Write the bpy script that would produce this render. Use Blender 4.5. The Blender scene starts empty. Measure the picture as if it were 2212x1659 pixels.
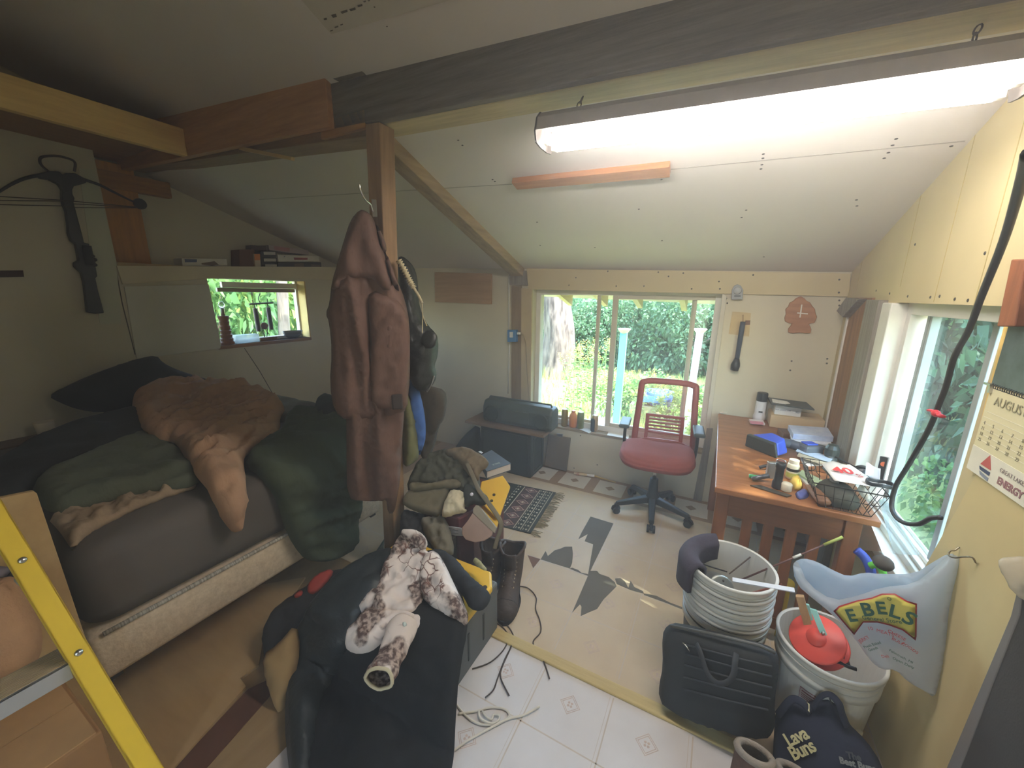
import bpy, bmesh, math, random
import numpy as np
from mathutils import Vector as V, Matrix, noise, geometry
SC = bpy.context.scene
random.seed(7)
PI = math.pi
# ---------------------------------------------------------------- camera
FPX, CX, CY = 832.0, 1106.0, 829.5
CAM = V((0, 0, 1.62))
_p, _r, _y = math.atan(193 / 832), math.radians(0.5), math.radians(28)
_fh = V((-math.sin(_y), math.cos(_y), 0)); _rt = V((math.cos(_y), math.sin(_y), 0))
FW = _fh * math.cos(_p) - V((0, 0, 1)) * math.sin(_p)
_up = _rt.cross(FW)
RT = _rt * math.cos(_r) + _up * math.sin(_r)
UP = RT.cross(FW)
cd = bpy.data.cameras.new('camera'); cam = bpy.data.objects.new('camera', cd); SC.collection.objects.link(cam)
cd.sensor_width = 36; cd.lens = FPX / 2212 * 36; cd.clip_start = 0.02; cd.clip_end = 300
cam.matrix_world = Matrix(((RT.x, UP.x, -FW.x, CAM.x), (RT.y, UP.y, -FW.y, CAM.y), (RT.z, UP.z, -FW.z, CAM.z), (0, 0, 0, 1)))
SC.camera = cam
# ---------------------------------------------------------------- light
vs = SC.view_settings
vs.view_transform = 'Standard'; vs.look = 'None'; vs.gamma = 1; vs.use_curve_mapping = False
vs.exposure = 0.8
cy = SC.cycles
cy.use_denoising = True; cy.max_bounces = 9; cy.diffuse_bounces = 5; cy.glossy_bounces = 3; cy.transparent_max_bounces = 14
cy.transmission_bounces = 6; cy.sample_clamp_indirect = 6; cy.caustics_reflective = False; cy.caustics_refractive = False
SUN_TO = V((0.66, -0.16, 0.76)).normalized()
SUN_E, SKY_E, TUBE_E = 9.0, 3.0, 38.0
W = bpy.data.worlds.new('sky'); SC.world = W; W.use_nodes = True
_n = W.node_tree.nodes; _l = W.node_tree.links
_sky = _n.new('ShaderNodeTexSky'); _sky.sky_type = 'NISHITA'; _sky.sun_disc = False
_sky.sun_elevation = math.asin(SUN_TO.z); _sky.sun_rotation = math.atan2(SUN_TO.x, SUN_TO.y)
_sky.air_density = 1.2; _sky.dust_density = 1.5; _sky.ozone_density = 1.0
_l.new(_sky.outputs[0], _n['Background'].inputs[0]); _n['Background'].inputs[1].default_value = SKY_E
_sl = bpy.data.lights.new('sun', 'SUN'); _sl.energy = SUN_E; _sl.angle = math.radians(0.6); _sl.color = (1, 0.95, 0.86)
sun = bpy.data.objects.new('sun', _sl); SC.collection.objects.link(sun)
sun.rotation_euler = SUN_TO.to_track_quat('Z', 'Y').to_euler()
def portal(name, loc, rot, sx, sy):
    l = bpy.data.lights.new(name, 'AREA'); l.shape = 'RECTANGLE'; l.size = sx; l.size_y = sy; l.cycles.is_portal = True
    o = bpy.data.objects.new(name, l); SC.collection.objects.link(o); o.location = loc; o.rotation_euler = rot
portal('far_window_portal', (-0.76, 3.42, 1.05), (-PI / 2, 0, 0), 1.6, 1.3)
portal('side_window_portal', (0.90, 2.02, 1.1), (0, PI / 2, 0), 1.1, 0.95)
portal('doorway_portal', (-0.31, -1.5, 0.95), (PI / 2, 0, 0), 0.24, 1.92)
portal('end_window_portal', (-4.0, 2.15, 1.45), (0, -PI / 2, 0), 0.7, 0.95)
# ---------------------------------------------------------------- pixel rays
def ray(x, y): return FW + RT * ((x - CX) / FPX) - UP * ((y - CY) / FPX)
def pz(x, y, z=0.0): d = ray(x, y); return CAM + d * ((z - CAM.z) / d.z)
def py(x, y, Y): d = ray(x, y); return CAM + d * (Y / d.y)
def px(x, y, X): d = ray(x, y); return CAM + d * (X / d.x)
def pp(x, y, p0, n): d = ray(x, y); p0 = V(p0); n = V(n); return CAM + d * ((p0 - CAM).dot(n) / d.dot(n))
D, XL, XU, XR = 3.233, -3.80, -4.0, 0.70
def cz(X, Y): return 1.81 + 0.33 * (D - Y) - 0.03 * (X + 0.4)
CN = V((0.03, 0.33, 1)); CP = V((-0.4, D, 1.81))
def pc(x, y, off=0.0): return pp(x, y, CP - V((0, 0, off)), CN)
# ---------------------------------------------------------------- materials
def S(r, g, b):
    f = lambda c: (c / 255 / 12.92) if c <= 10 else ((c / 255 + 0.055) / 1.055) ** 2.4
    return (f(r), f(g), f(b), 1)
_M = {}
def M(name, c, rough=0.6, metal=0.0, var=0.12, vs=6.0, bump=0.0, bs=60.0, stretch=None, c2=None, spec=0.5, emit=None, alpha=None, trans=0, sss=0, contrast=0.5):
    """base colour varied by a noise, optional second colour, optional bump; stretch = object-space scale vector for grain"""
    if name in _M: return _M[name]
    m = bpy.data.materials.new(name); m.use_nodes = True; _M[name] = m
    nt = m.node_tree; n = nt.nodes; l = nt.links; b = n['Principled BSDF']
    b.inputs['Roughness'].default_value = rough; b.inputs['Metallic'].default_value = metal
    b.inputs['Specular IOR Level'].default_value = spec
    tc = n.new('ShaderNodeTexCoord'); mp = n.new('ShaderNodeMapping'); l.new(tc.outputs['Object'], mp.inputs[0])
    if stretch: mp.inputs['Scale'].default_value = stretch
    t = n.new('ShaderNodeTexNoise'); t.inputs['Scale'].default_value = vs; t.inputs['Detail'].default_value = 6
    t.inputs['Roughness'].default_value = 0.62
    l.new(mp.outputs[0], t.inputs['Vector'])
    r = n.new('ShaderNodeValToRGB'); l.new(t.outputs['Fac'], r.inputs[0])
    if c2 is None:
        lo = [x * (1 - var) for x in c[:3]] + [1]; hi = [min(1, x * (1 + var)) for x in c[:3]] + [1]
    else: lo, hi = c2, c
    r.color_ramp.elements[0].position = 0.5 - contrast * 0.4; r.color_ramp.elements[1].position = 0.5 + contrast * 0.4
    r.color_ramp.elements[0].color = lo; r.color_ramp.elements[1].color = hi
    l.new(r.outputs[0], b.inputs['Base Color'])
    if bump:
        t2 = n.new('ShaderNodeTexNoise'); t2.inputs['Scale'].default_value = bs; t2.inputs['Detail'].default_value = 4
        l.new(mp.outputs[0], t2.inputs['Vector'])
        bp = n.new('ShaderNodeBump'); bp.inputs['Strength'].default_value = bump; bp.inputs['Distance'].default_value = 0.01
        l.new(t2.outputs['Fac'], bp.inputs['Height']); l.new(bp.outputs[0], b.inputs['Normal'])
    if emit: b.inputs['Emission Color'].default_value = emit[0]; b.inputs['Emission Strength'].default_value = emit[1]
    if alpha is not None: b.inputs['Alpha'].default_value = alpha
    if trans: b.inputs['Transmission Weight'].default_value = trans
    return m
def wood(name, c, c2, axis='x', rough=0.6, k=1.0, contrast=0.6):
    s = {'x': (2.0 * k, 22 * k, 22 * k), 'y': (22 * k, 2.0 * k, 22 * k), 'z': (22 * k, 22 * k, 2.0 * k)}[axis]
    return M(name, c, rough, 0, c2=c2, vs=1.6, bump=0.12, bs=5, stretch=s, contrast=contrast)
def glassmat(name, tint=(0.95, 0.98, 0.96, 1), k=1.0, dirt=0.0):
    if name in _M: return _M[name]
    m = bpy.data.materials.new(name); m.use_nodes = True; _M[name] = m
    nt = m.node_tree; n = nt.nodes; l = nt.links; n.remove(n['Principled BSDF']); o = n['Material Output']
    tr = n.new('ShaderNodeBsdfTransparent'); tr.inputs[0].default_value = tint
    gl = n.new('ShaderNodeBsdfGlossy'); gl.inputs['Roughness'].default_value = 0.02
    lw = n.new('ShaderNodeLayerWeight'); lw.inputs[0].default_value = 0.5
    pw = n.new('ShaderNodeMath'); pw.operation = 'POWER'; pw.inputs[1].default_value = 4.0; l.new(lw.outputs['Facing'], pw.inputs[0])
    mm = n.new('ShaderNodeMath'); mm.operation = 'MULTIPLY_ADD'; mm.inputs[1].default_value = 0.8 * k; mm.inputs[2].default_value = 0.035; l.new(pw.outputs[0], mm.inputs[0])
    mx = n.new('ShaderNodeMixShader'); l.new(mm.outputs[0], mx.inputs[0]); l.new(tr.outputs[0], mx.inputs[1]); l.new(gl.outputs[0], mx.inputs[2])
    out = mx
    if dirt:
        df = n.new('ShaderNodeBsdfDiffuse'); df.inputs[0].default_value = (0.75, 0.78, 0.76, 1)
        tl = n.new('ShaderNodeBsdfTranslucent'); tl.inputs[0].default_value = (0.75, 0.78, 0.76, 1)
        ad = n.new('ShaderNodeMixShader'); l.new(df.outputs[0], ad.inputs[1]); l.new(tl.outputs[0], ad.inputs[2])
        m2 = n.new('ShaderNodeMixShader'); m2.inputs[0].default_value = dirt
        l.new(mx.outputs[0], m2.inputs[1]); l.new(ad.outputs[0], m2.inputs[2]); out = m2
    l.new(out.outputs[0], o.inputs[0]); return m
def sheer(name, c, trans=0.45, transl=0.4, rough=0.35):
    """thin plastic film: part see-through, part translucent, a little shine"""
    if name in _M: return _M[name]
    m = bpy.data.materials.new(name); m.use_nodes = True; _M[name] = m
    nt = m.node_tree; n = nt.nodes; l = nt.links; b = n['Principled BSDF']; o = n['Material Output']
    b.inputs['Base Color'].default_value = c; b.inputs['Roughness'].default_value = rough
    tl = n.new('ShaderNodeBsdfTranslucent'); tl.inputs[0].default_value = c
    m1 = n.new('ShaderNodeMixShader'); m1.inputs[0].default_value = transl; l.new(b.outputs[0], m1.inputs[1]); l.new(tl.outputs[0], m1.inputs[2])
    tr = n.new('ShaderNodeBsdfTransparent'); m2 = n.new('ShaderNodeMixShader'); m2.inputs[0].default_value = trans
    l.new(m1.outputs[0], m2.inputs[1]); l.new(tr.outputs[0], m2.inputs[2]); l.new(m2.outputs[0], o.inputs[0]); return m
# ---------------------------------------------------------------- mesh helpers
ROOT = {}
COL = SC.collection
def tag(o, label=None, cat=None, group=None, kind=None):
    if label: o['label'] = label
    if cat: o['category'] = cat
    if group: o['group'] = group
    if kind: o['kind'] = kind
    return o
def thing(name, label, cat, loc=(0, 0, 0), rz=0.0, group=None):
    o = bpy.data.objects.new(name, None); COL.objects.link(o); o.empty_display_size = 0.05
    o.location = loc; o.rotation_euler = (0, 0, rz); return tag(o, label, cat, group)
def settle(t):
    """put a thing's Empty at the base of parts that were built in world coordinates"""
    ms = [c for c in t.children_recursive if c.type == 'MESH']
    pts = [c.matrix_basis @ v.co for c in ms for v in c.data.vertices]
    if not pts: return t
    b = V(((min(p.x for p in pts) + max(p.x for p in pts)) / 2, (min(p.y for p in pts) + max(p.y for p in pts)) / 2, min(p.z for p in pts)))
    t.location = b
    for c in t.children: c.matrix_parent_inverse = Matrix.Translation(-b)
    return t
def dup(t, loc=None, rz=None, label=None):
    def rec(o, par):
        c = o.copy(); COL.objects.link(c)
        if par: c.parent = par
        for k in list(o.children): rec(k, c)
        return c
    r = rec(t, None)
    if loc is not None: r.location = loc
    if rz is not None: r.rotation_euler = (0, 0, rz)
    if label: r['label'] = label
    return r
class MB:
    def __init__(s): s.v = []; s.f = []
    def add(s, vs_, fs):
        k = len(s.v); s.v += [V(p) for p in vs_]; s.f += [tuple(i + k for i in f) for f in fs]; return s
    def box(s, c, d, rz=0.0, R=None):
        c = V(c); hx, hy, hz = d[0] / 2, d[1] / 2, d[2] / 2
        R = R or Matrix.Rotation(rz, 3, 'Z')
        vs_ = [c + R @ V((x, y, z)) for z in (-hz, hz) for x, y in ((-hx, -hy), (hx, -hy), (hx, hy), (-hx, hy))]
        return s.add(vs_, [(3, 2, 1, 0), (4, 5, 6, 7), (0, 1, 5, 4), (1, 2, 6, 5), (2, 3, 7, 6), (3, 0, 4, 7)])
    def bb(s, a, b): a = V(a); b = V(b); return s.box((a + b) / 2, [abs(x) for x in (b - a)])
    def prism(s, poly, vec):
        poly = [V(p) for p in poly]; vec = V(vec); n = len(poly)
        nrm = sum(((poly[i]).cross(poly[(i + 1) % n]) for i in range(n)), V())
        if nrm.dot(vec) > 0: poly = poly[::-1]
        f = [tuple(range(n)), tuple(range(2 * n - 1, n - 1, -1))]
        f += [((i + 1) % n, i, i + n, (i + 1) % n + n) for i in range(n)]
        return s.add(poly + [p + vec for p in poly], f)
    def tube(s, pts, r, seg=8, cap=True, flat=1.0, up=V((0, 0, 1))):
        pts = [V(p) for p in pts]; n = len(pts)
        rs = r if isinstance(r, (list, tuple)) else [r] * n
        vs_ = []; prev = None
        for i, p in enumerate(pts):
            t = (pts[min(i + 1, n - 1)] - pts[max(i - 1, 0)])
            t = t.normalized() if t.length > 1e-9 else V((0, 0, 1))
            if prev is None:
                a = t.cross(up) if abs(t.dot(up)) < 0.95 else t.cross(V((1, 0, 0)))
            else: a = prev - t * prev.dot(t)
            a = a.normalized() if a.length > 1e-6 else t.orthogonal().normalized()
            prev = a; b = t.cross(a)
            for j in range(seg):
                w = 2 * PI * j / seg; vs_.append(p + (a * math.cos(w) + b * math.sin(w) * flat) * rs[i])
        f = [(i * seg + j, i * seg + (j + 1) % seg, (i + 1) * seg + (j + 1) % seg, (i + 1) * seg + j) for i in range(n - 1) for j in range(seg)]
        if cap: f += [tuple(range(seg))[::-1], tuple(range((n - 1) * seg, n * seg))]
        return s.add(vs_, f)
    def lathe(s, prof, c=(0, 0, 0), seg=24, R=None, sx=1.0, sy=1.0, cap=True):
        c = V(c); R = R or Matrix.Identity(3); vs_ = []; n = len(prof)
        for r, z in prof:
            for j in range(seg):
                w = 2 * PI * j / seg; vs_.append(c + R @ V((r * math.cos(w) * sx, r * math.sin(w) * sy, z)))
        f = [(i * seg + j, i * seg + (j + 1) % seg, (i + 1) * seg + (j + 1) % seg, (i + 1) * seg + j) for i in range(n - 1) for j in range(seg)]
        if cap and prof[0][0] > 1e-5: f.append(tuple(range(seg))[::-1])
        if cap and prof[-1][0] > 1e-5: f.append(tuple(range((n - 1) * seg, n * seg)))
        return s.add(vs_, f)
    def cyl(s, a, b, r, seg=16, r2=None): return s.tube([a, b], [r, r if r2 is None else r2], seg)
    def ball(s, c, r, seg=16, rings=10, sc=(1, 1, 1), R=None):
        c = V(c); R = R or Matrix.Identity(3); vs_ = []
        for i in range(rings + 1):
            a = PI * i / rings
            for j in range(seg):
                w = 2 * PI * j / seg
                vs_.append(c + R @ V((r * sc[0] * math.sin(a) * math.cos(w), r * sc[1] * math.sin(a) * math.sin(w), -r * sc[2] * math.cos(a))))
        return s.add(vs_, [(i * seg + j, i * seg + (j + 1) % seg, (i + 1) * seg + (j + 1) % seg, (i + 1) * seg + j) for i in range(rings) for j in range(seg)])
    def grid(s, fn, nu, nv, closed=False):
        vs_ = [fn(i / nu, j / nv) for i in range(nu + 1) for j in range(nv + 1)]
        w = nv + 1
        return s.add(vs_, [(i * w + j, i * w + j + 1, (i + 1) * w + j + 1, (i + 1) * w + j) for i in range(nu) for j in range(nv)])
    def build(s, name, mat, parent=None, smooth=False, bev=0.0, seg=2, merge=False, label=None, solid=0.0, sub=0, world=True):
        me = bpy.data.meshes.new(name); vs_ = s.v
        o = bpy.data.objects.new(name, me); COL.objects.link(o)
        off = V()
        if parent is None and vs_:
            xs = [p.x for p in vs_]; ys = [p.y for p in vs_]
            off = V(((min(xs) + max(xs)) / 2, (min(ys) + max(ys)) / 2, min(p.z for p in vs_)))
        me.from_pydata([tuple(p - off) for p in vs_], [], s.f); o.location = off
        if merge or smooth:
            bm = bmesh.new(); bm.from_mesh(me)
            if merge: bmesh.ops.remove_doubles(bm, verts=bm.verts, dist=1e-5)
            bmesh.ops.recalc_face_normals(bm, faces=bm.faces)
            bm.to_mesh(me); bm.free()
        if smooth: me.polygons.foreach_set('use_smooth', [True] * len(me.polygons))
        me.materials.append(mat)
        if solid: m = o.modifiers.new('solid', 'SOLIDIFY'); m.thickness = solid; m.offset = 0
        if bev: m = o.modifiers.new('bev', 'BEVEL'); m.width = bev; m.segments = seg; m.limit_method = 'ANGLE'; m.angle_limit = 0.7
        if sub: m = o.modifiers.new('sub', 'SUBSURF'); m.levels = sub; m.render_levels = sub
        if smooth and bev:
            pass
        if parent is not None: o.parent = parent
        if label: o['label'] = label
        return o
def struct(o): o['kind'] = 'structure'; return o
def one(mb, name, mat, label, cat, group=None, **k):
    return tag(mb.build(name, mat, None, **k), label, cat, group)
def chaikin(P, it=2):
    for _ in range(it):
        Q = []
        for i in range(len(P)):
            a = P[i]; b = P[(i + 1) % len(P)]
            Q += [(a[0] * .75 + b[0] * .25, a[1] * .75 + b[1] * .25), (a[0] * .25 + b[0] * .75, a[1] * .25 + b[1] * .75)]
        P = Q
    return P
def arc(pts, n=8):
    """Catmull-Rom through points"""
    pts = [V(p) for p in pts]; out = []
    for i in range(len(pts) - 1):
        p0 = pts[max(i - 1, 0)]; p1 = pts[i]; p2 = pts[i + 1]; p3 = pts[min(i + 2, len(pts) - 1)]
        for k in range(n):
            t = k / n
            out.append(0.5 * ((2 * p1) + (p2 - p0) * t + (2 * p0 - 5 * p1 + 4 * p2 - p3) * t * t + (3 * p1 - p0 - 3 * p2 + p3) * t ** 3))
    return out + [pts[-1]]
def folds(amp, su, sv, seed=0, rot=0.0, sharp=1.0):
    c, s_ = math.cos(rot), math.sin(rot)
    def f(u, v):
        a = u * c - v * s_; b = u * s_ + v * c
        w = 0.35 * noise.noise(V((a * su * 0.5, b * sv * 0.5, seed + 9.7)))
        x = noise.noise(V((a * su + w, b * sv + w, seed)))
        y = noise.noise(V((a * su * 1.7 + w, b * sv * 1.7, seed + 31.3)))
        z = noise.noise(V((a * su * 3.6 + 2 * w, b * sv * 3.6 + w, seed + 57.1)))
        return amp * (0.8 * x + 0.75 * (0.35 - abs(y) * 1.6) + 0.30 * (0.3 - abs(z) * 1.6))
    return f
def sheet(pts, mp, h, thick, name, mat, parent=None, fold=None, edge=0.03, back=None, smooth=1, label=None, jit=0.3, tex=None):
    """a padded, folded piece of cloth: outline pts (u,v), mp(u,v,d) -> world point at depth d off the surface"""
    pts = chaikin(list(pts), smooth) if smooth else list(pts)
    B = []
    for i in range(len(pts)):
        a = V(pts[i]).to_2d() if False else V((pts[i][0], pts[i][1])); b = V((pts[(i + 1) % len(pts)][0], pts[(i + 1) % len(pts)][1]))
        n = max(1, int((b - a).length / h)); B += [a + (b - a) * (k / n) for k in range(n)]
    arr = np.array([(p.x, p.y) for p in B]); nb = len(B)
    A0 = arr; A1 = np.roll(arr, -1, 0)
    def dist(q):
        d = A1 - A0; t = np.clip(((q - A0) * d).sum(1) / np.maximum((d * d).sum(1), 1e-12), 0, 1)
        return np.sqrt((((A0 + d * t[:, None]) - q) ** 2).sum(1)).min()
    def inside(q):
        y = q[1]; c = (A0[:, 1] > y) != (A1[:, 1] > y)
        xx = A0[:, 0] + (y - A0[:, 1]) / np.where(A1[:, 1] - A0[:, 1] == 0, 1e-12, A1[:, 1] - A0[:, 1]) * (A1[:, 0] - A0[:, 0])
        return (c & (q[0] < xx)).sum() % 2 == 1
    rnd = random.Random(5)
    x0, y0 = arr.min(0); x1, y1 = arr.max(0)
    I = []; row = 0
    y = y0 + h * 0.5
    while y < y1:
        x = x0 + (h * 0.5 if row % 2 else 0)
        while x < x1:
            q = np.array((x + rnd.uniform(-jit, jit) * h, y + rnd.uniform(-jit, jit) * h))
            if inside(q) and dist(q) > h * 0.55: I.append(V((q[0], q[1])))
            x += h
        y += h * 0.87; row += 1
    vs_, _, fs, *_ = geometry.delaunay_2d_cdt(B + I, [(i, (i + 1) % nb) for i in range(nb)], [], 1, 1e-7)
    mb = MB(); n = len(vs_); top = []; bot = []
    bk = thick * 0.3 if back is None else back
    onb = []
    for q in vs_:
        d = dist(np.array((q.x, q.y))); t = min(1, d / edge); pr = math.sqrt(max(0, 1 - (1 - t) ** 2))
        fo = fold(q.x, q.y) if fold else 0
        onb.append(d < 1e-5)
        top.append(mp(q.x, q.y, thick * pr + fo * t)); bot.append(mp(q.x, q.y, -bk * pr + min(0.0, fo * t) if fo < 0 else -bk * pr))
    idx = {}; V2 = list(top)
    for i in range(n):
        if onb[i]: idx[i] = i
        else: idx[i] = len(V2); V2.append(bot[i])
    F2 = [tuple(f) for f in fs] + [tuple(idx[i] for i in reversed(f)) for f in fs]
    mb.add(V2, F2)
    return mb.build(name, mat, parent, smooth=True, label=label)
def plane_frame(p0, n, up=V((0, 0, 1))):
    p0 = V(p0); n = V(n).normalized(); u = up.cross(n).normalized(); v = n.cross(u)
    return p0, n, u, v
def px_sheet(pix, p0, n, h, thick, name, mat, parent=None, **k):
    p0, n, u, v = plane_frame(p0, n)
    if n.dot(CAM - p0) < 0: n = -n
    uv = []
    for x, y in pix: q = pp(x, y, p0, n) - p0; uv.append((q.dot(u), q.dot(v)))
    return sheet(uv, lambda a, b, d: p0 + u * a + v * b + n * d, h, thick, name, mat, parent, **k)
def words(txt, size, M4, mat, name='lettering', parent=None, depth=0.0004, align='CENTER', shear=0.0, space=1.0, bold=0.0):
    cu = bpy.data.curves.new(name, 'FONT'); cu.body = txt; cu.size = size; cu.align_x = align; cu.align_y = 'CENTER'
    cu.extrude = depth; cu.shear = shear; cu.space_character = space; cu.offset = bold; cu.resolution_u = 3
    o = bpy.data.objects.new('tmp', cu); COL.objects.link(o)
    dg = bpy.context.evaluated_depsgraph_get(); dg.update()
    me = bpy.data.meshes.new_from_object(o.evaluated_get(dg)); bpy.data.objects.remove(o)
    me.transform(M4); me.materials.clear(); me.materials.append(mat)
    q = bpy.data.objects.new(name, me); COL.objects.link(q)
    if parent is not None: q.parent = parent
    return q
def frame4(o, x, y):
    """matrix with local x,y along given directions, z = x cross y, at o"""
    x = V(x).normalized(); y = V(y); y = (y - x * y.dot(x)).normalized(); z = x.cross(y)
    return Matrix(((x.x, y.x, z.x, o[0]), (x.y, y.y, z.y, o[1]), (x.z, y.z, z.z, o[2]), (0, 0, 0, 1)))

class Prof:
    """a bent surface: profile points (a, z) swept along the other horizontal axis; ax 'x' = profile in XZ, 'y' = in YZ"""
    def __init__(s, pts, ax):
        s.P = [V((a, z)) for a, z in pts]; s.ax = ax; s.S = [0.0]
        for a, b in zip(s.P, s.P[1:]): s.S.append(s.S[-1] + (b - a).length)
    def hit(s, x, y):
        d = ray(x, y); da, dw = (d.x, d.y) if s.ax == 'x' else (d.y, d.x); best = None
        for i in range(len(s.P) - 1):
            p, q = s.P[i], s.P[i + 1]; e = q - p
            # CAM + t d on the segment: a = t da, z = 1.62 + t dz
            den = da * e.y - d.z * e.x
            if abs(den) < 1e-9: continue
            t = (p.x * e.y - (p.y - CAM.z) * e.x) / den
            k = ((t * da - p.x) * e.x + (CAM.z + t * d.z - p.y) * e.y) / e.length_squared
            lo = -9 if i == 0 else -1e-4; hi = 9 if i == len(s.P) - 2 else 1 + 1e-4
            if t > 0 and lo <= k <= hi and (best is None or t < best[0]): best = (t, s.S[i] + k * e.length, t * dw)
        return (best[1], best[2])
    def at(s, u, w, d):
        i = 0
        while i < len(s.P) - 2 and u > s.S[i + 1]: i += 1
        p, q = s.P[i], s.P[i + 1]; e = (q - p).normalized(); c = p + e * (u - s.S[i])
        def nrm(j):
            j = min(max(j, 0), len(s.P) - 2); g = (s.P[j + 1] - s.P[j]).normalized(); n = V((-g.y, g.x)); return n
        k = (u - s.S[i]) / max((q - p).length, 1e-9)
        n = nrm(i) if not 0 <= k <= 1 else (nrm(i).lerp((nrm(i) + nrm(i - 1)) / 2, max(0, .5 - k)) .lerp((nrm(i) + nrm(i + 1)) / 2, max(0, k - .5) * 2)).normalized()
        if n.dot(V((0, 1))) + (n.x if s.ax == 'x' else -n.x) * .5 < 0: n = -n
        c = c + n * d
        return V((c.x, w, c.y)) if s.ax == 'x' else V((w, c.x, c.y))
    def sheet(s, pix, h, thick, name, mat, parent=None, off=0.0, **k):
        return sheet([s.hit(x, y) for x, y in pix], lambda u, w, d: s.at(u, w, d + off), h, thick, name, mat, parent, **k)
# ================================================================ materials used widely
dry = M('drywall_paint', S(202, 192, 166), 0.85, var=0.05, vs=3, bump=0.05, bs=40)
dry_end = M('drywall_grey', S(205, 198, 176), 0.85, var=0.06, vs=2.5, bump=0.05, bs=40)
ceil_m = M('ceiling_board', S(214, 206, 196), 0.9, var=0.03, vs=2, bump=0.03, bs=60)
board_y = M('yellow_board', S(196, 179, 136), 0.75, var=0.06, vs=2, stretch=(1, 1, 1))
white_f = M('white_frame', S(222, 218, 208), 0.45, var=0.06, vs=9)
alu_f = M('beige_frame', S(196, 188, 168), 0.5, var=0.05, vs=9)
grey_w = M('weathered_wood', S(128, 118, 106), 0.85, c2=S(96, 86, 76), vs=1.6, stretch=(2, 30, 30), bump=0.2, bs=6)
grey_wz = M('weathered_wood_upright', S(150, 142, 128), 0.85, c2=S(112, 104, 92), vs=1.6, stretch=(30, 30, 2), bump=0.2, bs=6)
pine_x = wood('pine_lengthwise', S(205, 176, 126), S(172, 138, 88), 'x')
pine_y = wood('pine_crosswise', S(206, 178, 128), S(170, 136, 86), 'y')
pine_z = wood('pine_upright', S(200, 170, 122), S(165, 130, 84), 'z')
brown_x = wood('brown_board', S(196, 144, 92), S(158, 110, 64), 'x')
ply = M('plywood', S(190, 160, 112), 0.8, c2=S(165, 134, 90), vs=1.2, stretch=(3, 14, 14), contrast=0.8)
nail_m = M('screw_head', S(60, 52, 44), 0.6)
black = M('black_plastic', S(32, 32, 33), 0.45, var=0.1)
dgrey = M('dark_grey_plastic', S(58, 60, 60), 0.5)
steel = M('steel', S(190, 190, 188), 0.3, 1.0, var=0.08)
chrome = M('chrome', S(220, 220, 218), 0.12, 1.0, var=0.02)
darkmetal = M('dark_wire', S(46, 42, 40), 0.4, 0.8)
paper = M('paper', S(236, 234, 226), 0.8, var=0.03)
# ================================================================ room shell
def wall_with_hole(name, pt, lo, hi, h0, h1, mat):
    """pt(a, z, side) -> point; rectangle lo..hi with hole h0..h1, side 0 inner, 1 outer"""
    mb = MB()
    for a0, z0, a1, z1 in ((lo[0], lo[1], hi[0], h0[1]), (lo[0], h1[1], hi[0], hi[1]), (lo[0], h0[1], h0[0], h1[1]), (h1[0], h0[1], hi[0], h1[1])):
        q = [pt(a0, z0, 0), pt(a1, z0, 0), pt(a1, z1, 0), pt(a0, z1, 0)]
        mb.prism(q, V(pt(a0, z0, 1)) - V(pt(a0, z0, 0)))
    return struct(mb.build(name, mat))
TW = 0.15
FW0, FW1 = (-1.515, 0.42), (-0.002, 1.665)      # far window opening X,z
wall_with_hole('wall_far', lambda a, z, s: (a, D + s * TW, z), (-4.2, -0.5), (0.85, 2.1), FW0, FW1, dry)
EW0, EW1 = (1.73, 1.165), (2.60, 1.735)         # end window opening Y,z
struct(MB().bb((XL - 0.2, -1.4, -0.5), (XL, 1.19, 3.9)).build('wall_left', dry_end))
wall_with_hole('wall_end', lambda a, z, s: (XL - s * 0.2, a, z), (1.19, -0.5), (D + 0.1, 1.80), EW0, EW1, dry_end)
struct(MB().bb((XU - 0.1, 1.1, 1.78), (XU, D + 0.1, 3.4)).build('wall_end_upper', dry_end))
RW0, RW1 = (1.60, 0.61), (2.40, 1.60)           # side window opening Y,z
wall_with_hole('wall_right', lambda a, z, s: (XR + s * TW, a, z), (-1.5, -0.5), (D + 0.1, 3.4), RW0, RW1, board_y)
wall_with_hole('wall_back', lambda a, z, s: (a, -1.4 - s * .15, z), (-4.1, -0.5), (0.9, 4.0), (-0.42, 0.0), (-0.20, 1.9), dry_end)
sub = M('subfloor', S(168, 142, 100), 0.8, c2=S(140, 112, 74), vs=1.3, stretch=(12, 2, 12), contrast=0.8)
struct(MB().bb((-4.2, -1.5, -0.1), (0.9, D + 0.15, 0.0)).build('floor', sub))
def slab(name, x0, x1, y0, y1, f, mat, t=0.08):
    q = [V((x0, y0, f(x0, y0))), V((x1, y0, f(x1, y0))), V((x1, y1, f(x1, y1))), V((x0, y1, f(x0, y1)))]
    return struct(MB().prism(q, (0, 0, t)).build(name, mat))
slab('ceiling_lower', -4.15, 0.86, 1.52, D + 0.75, cz, ceil_m)
cu_ = lambda X, Y: 2.455 - 0.068 * (X + 0.4) + 0.33 * (1.44 - Y)
slab('ceiling_upper', -4.15, 0.86, -1.55, 1.46, cu_, ceil_m)
# drywall joints on the lower ceiling: thin raised seams
seam_m = M('drywall_seam', S(170, 162, 152), 0.9)
def cstrip(name, a, b, w, off, mat, n=1):
    p = pc(*a, off); q = pc(*b, off); s = (q - p).cross(CN).normalized() * w / 2
    return struct(MB().prism([p - s, q - s, q + s, p + s], CN.normalized() * 0.004).build(name, mat))
cstrip('trim_1', (560, 431), (1106, 398), 0.006, 0.001, seam_m); cstrip('trim_2', (1449, 366), (2085, 305), 0.006, 0.001, seam_m)
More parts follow.
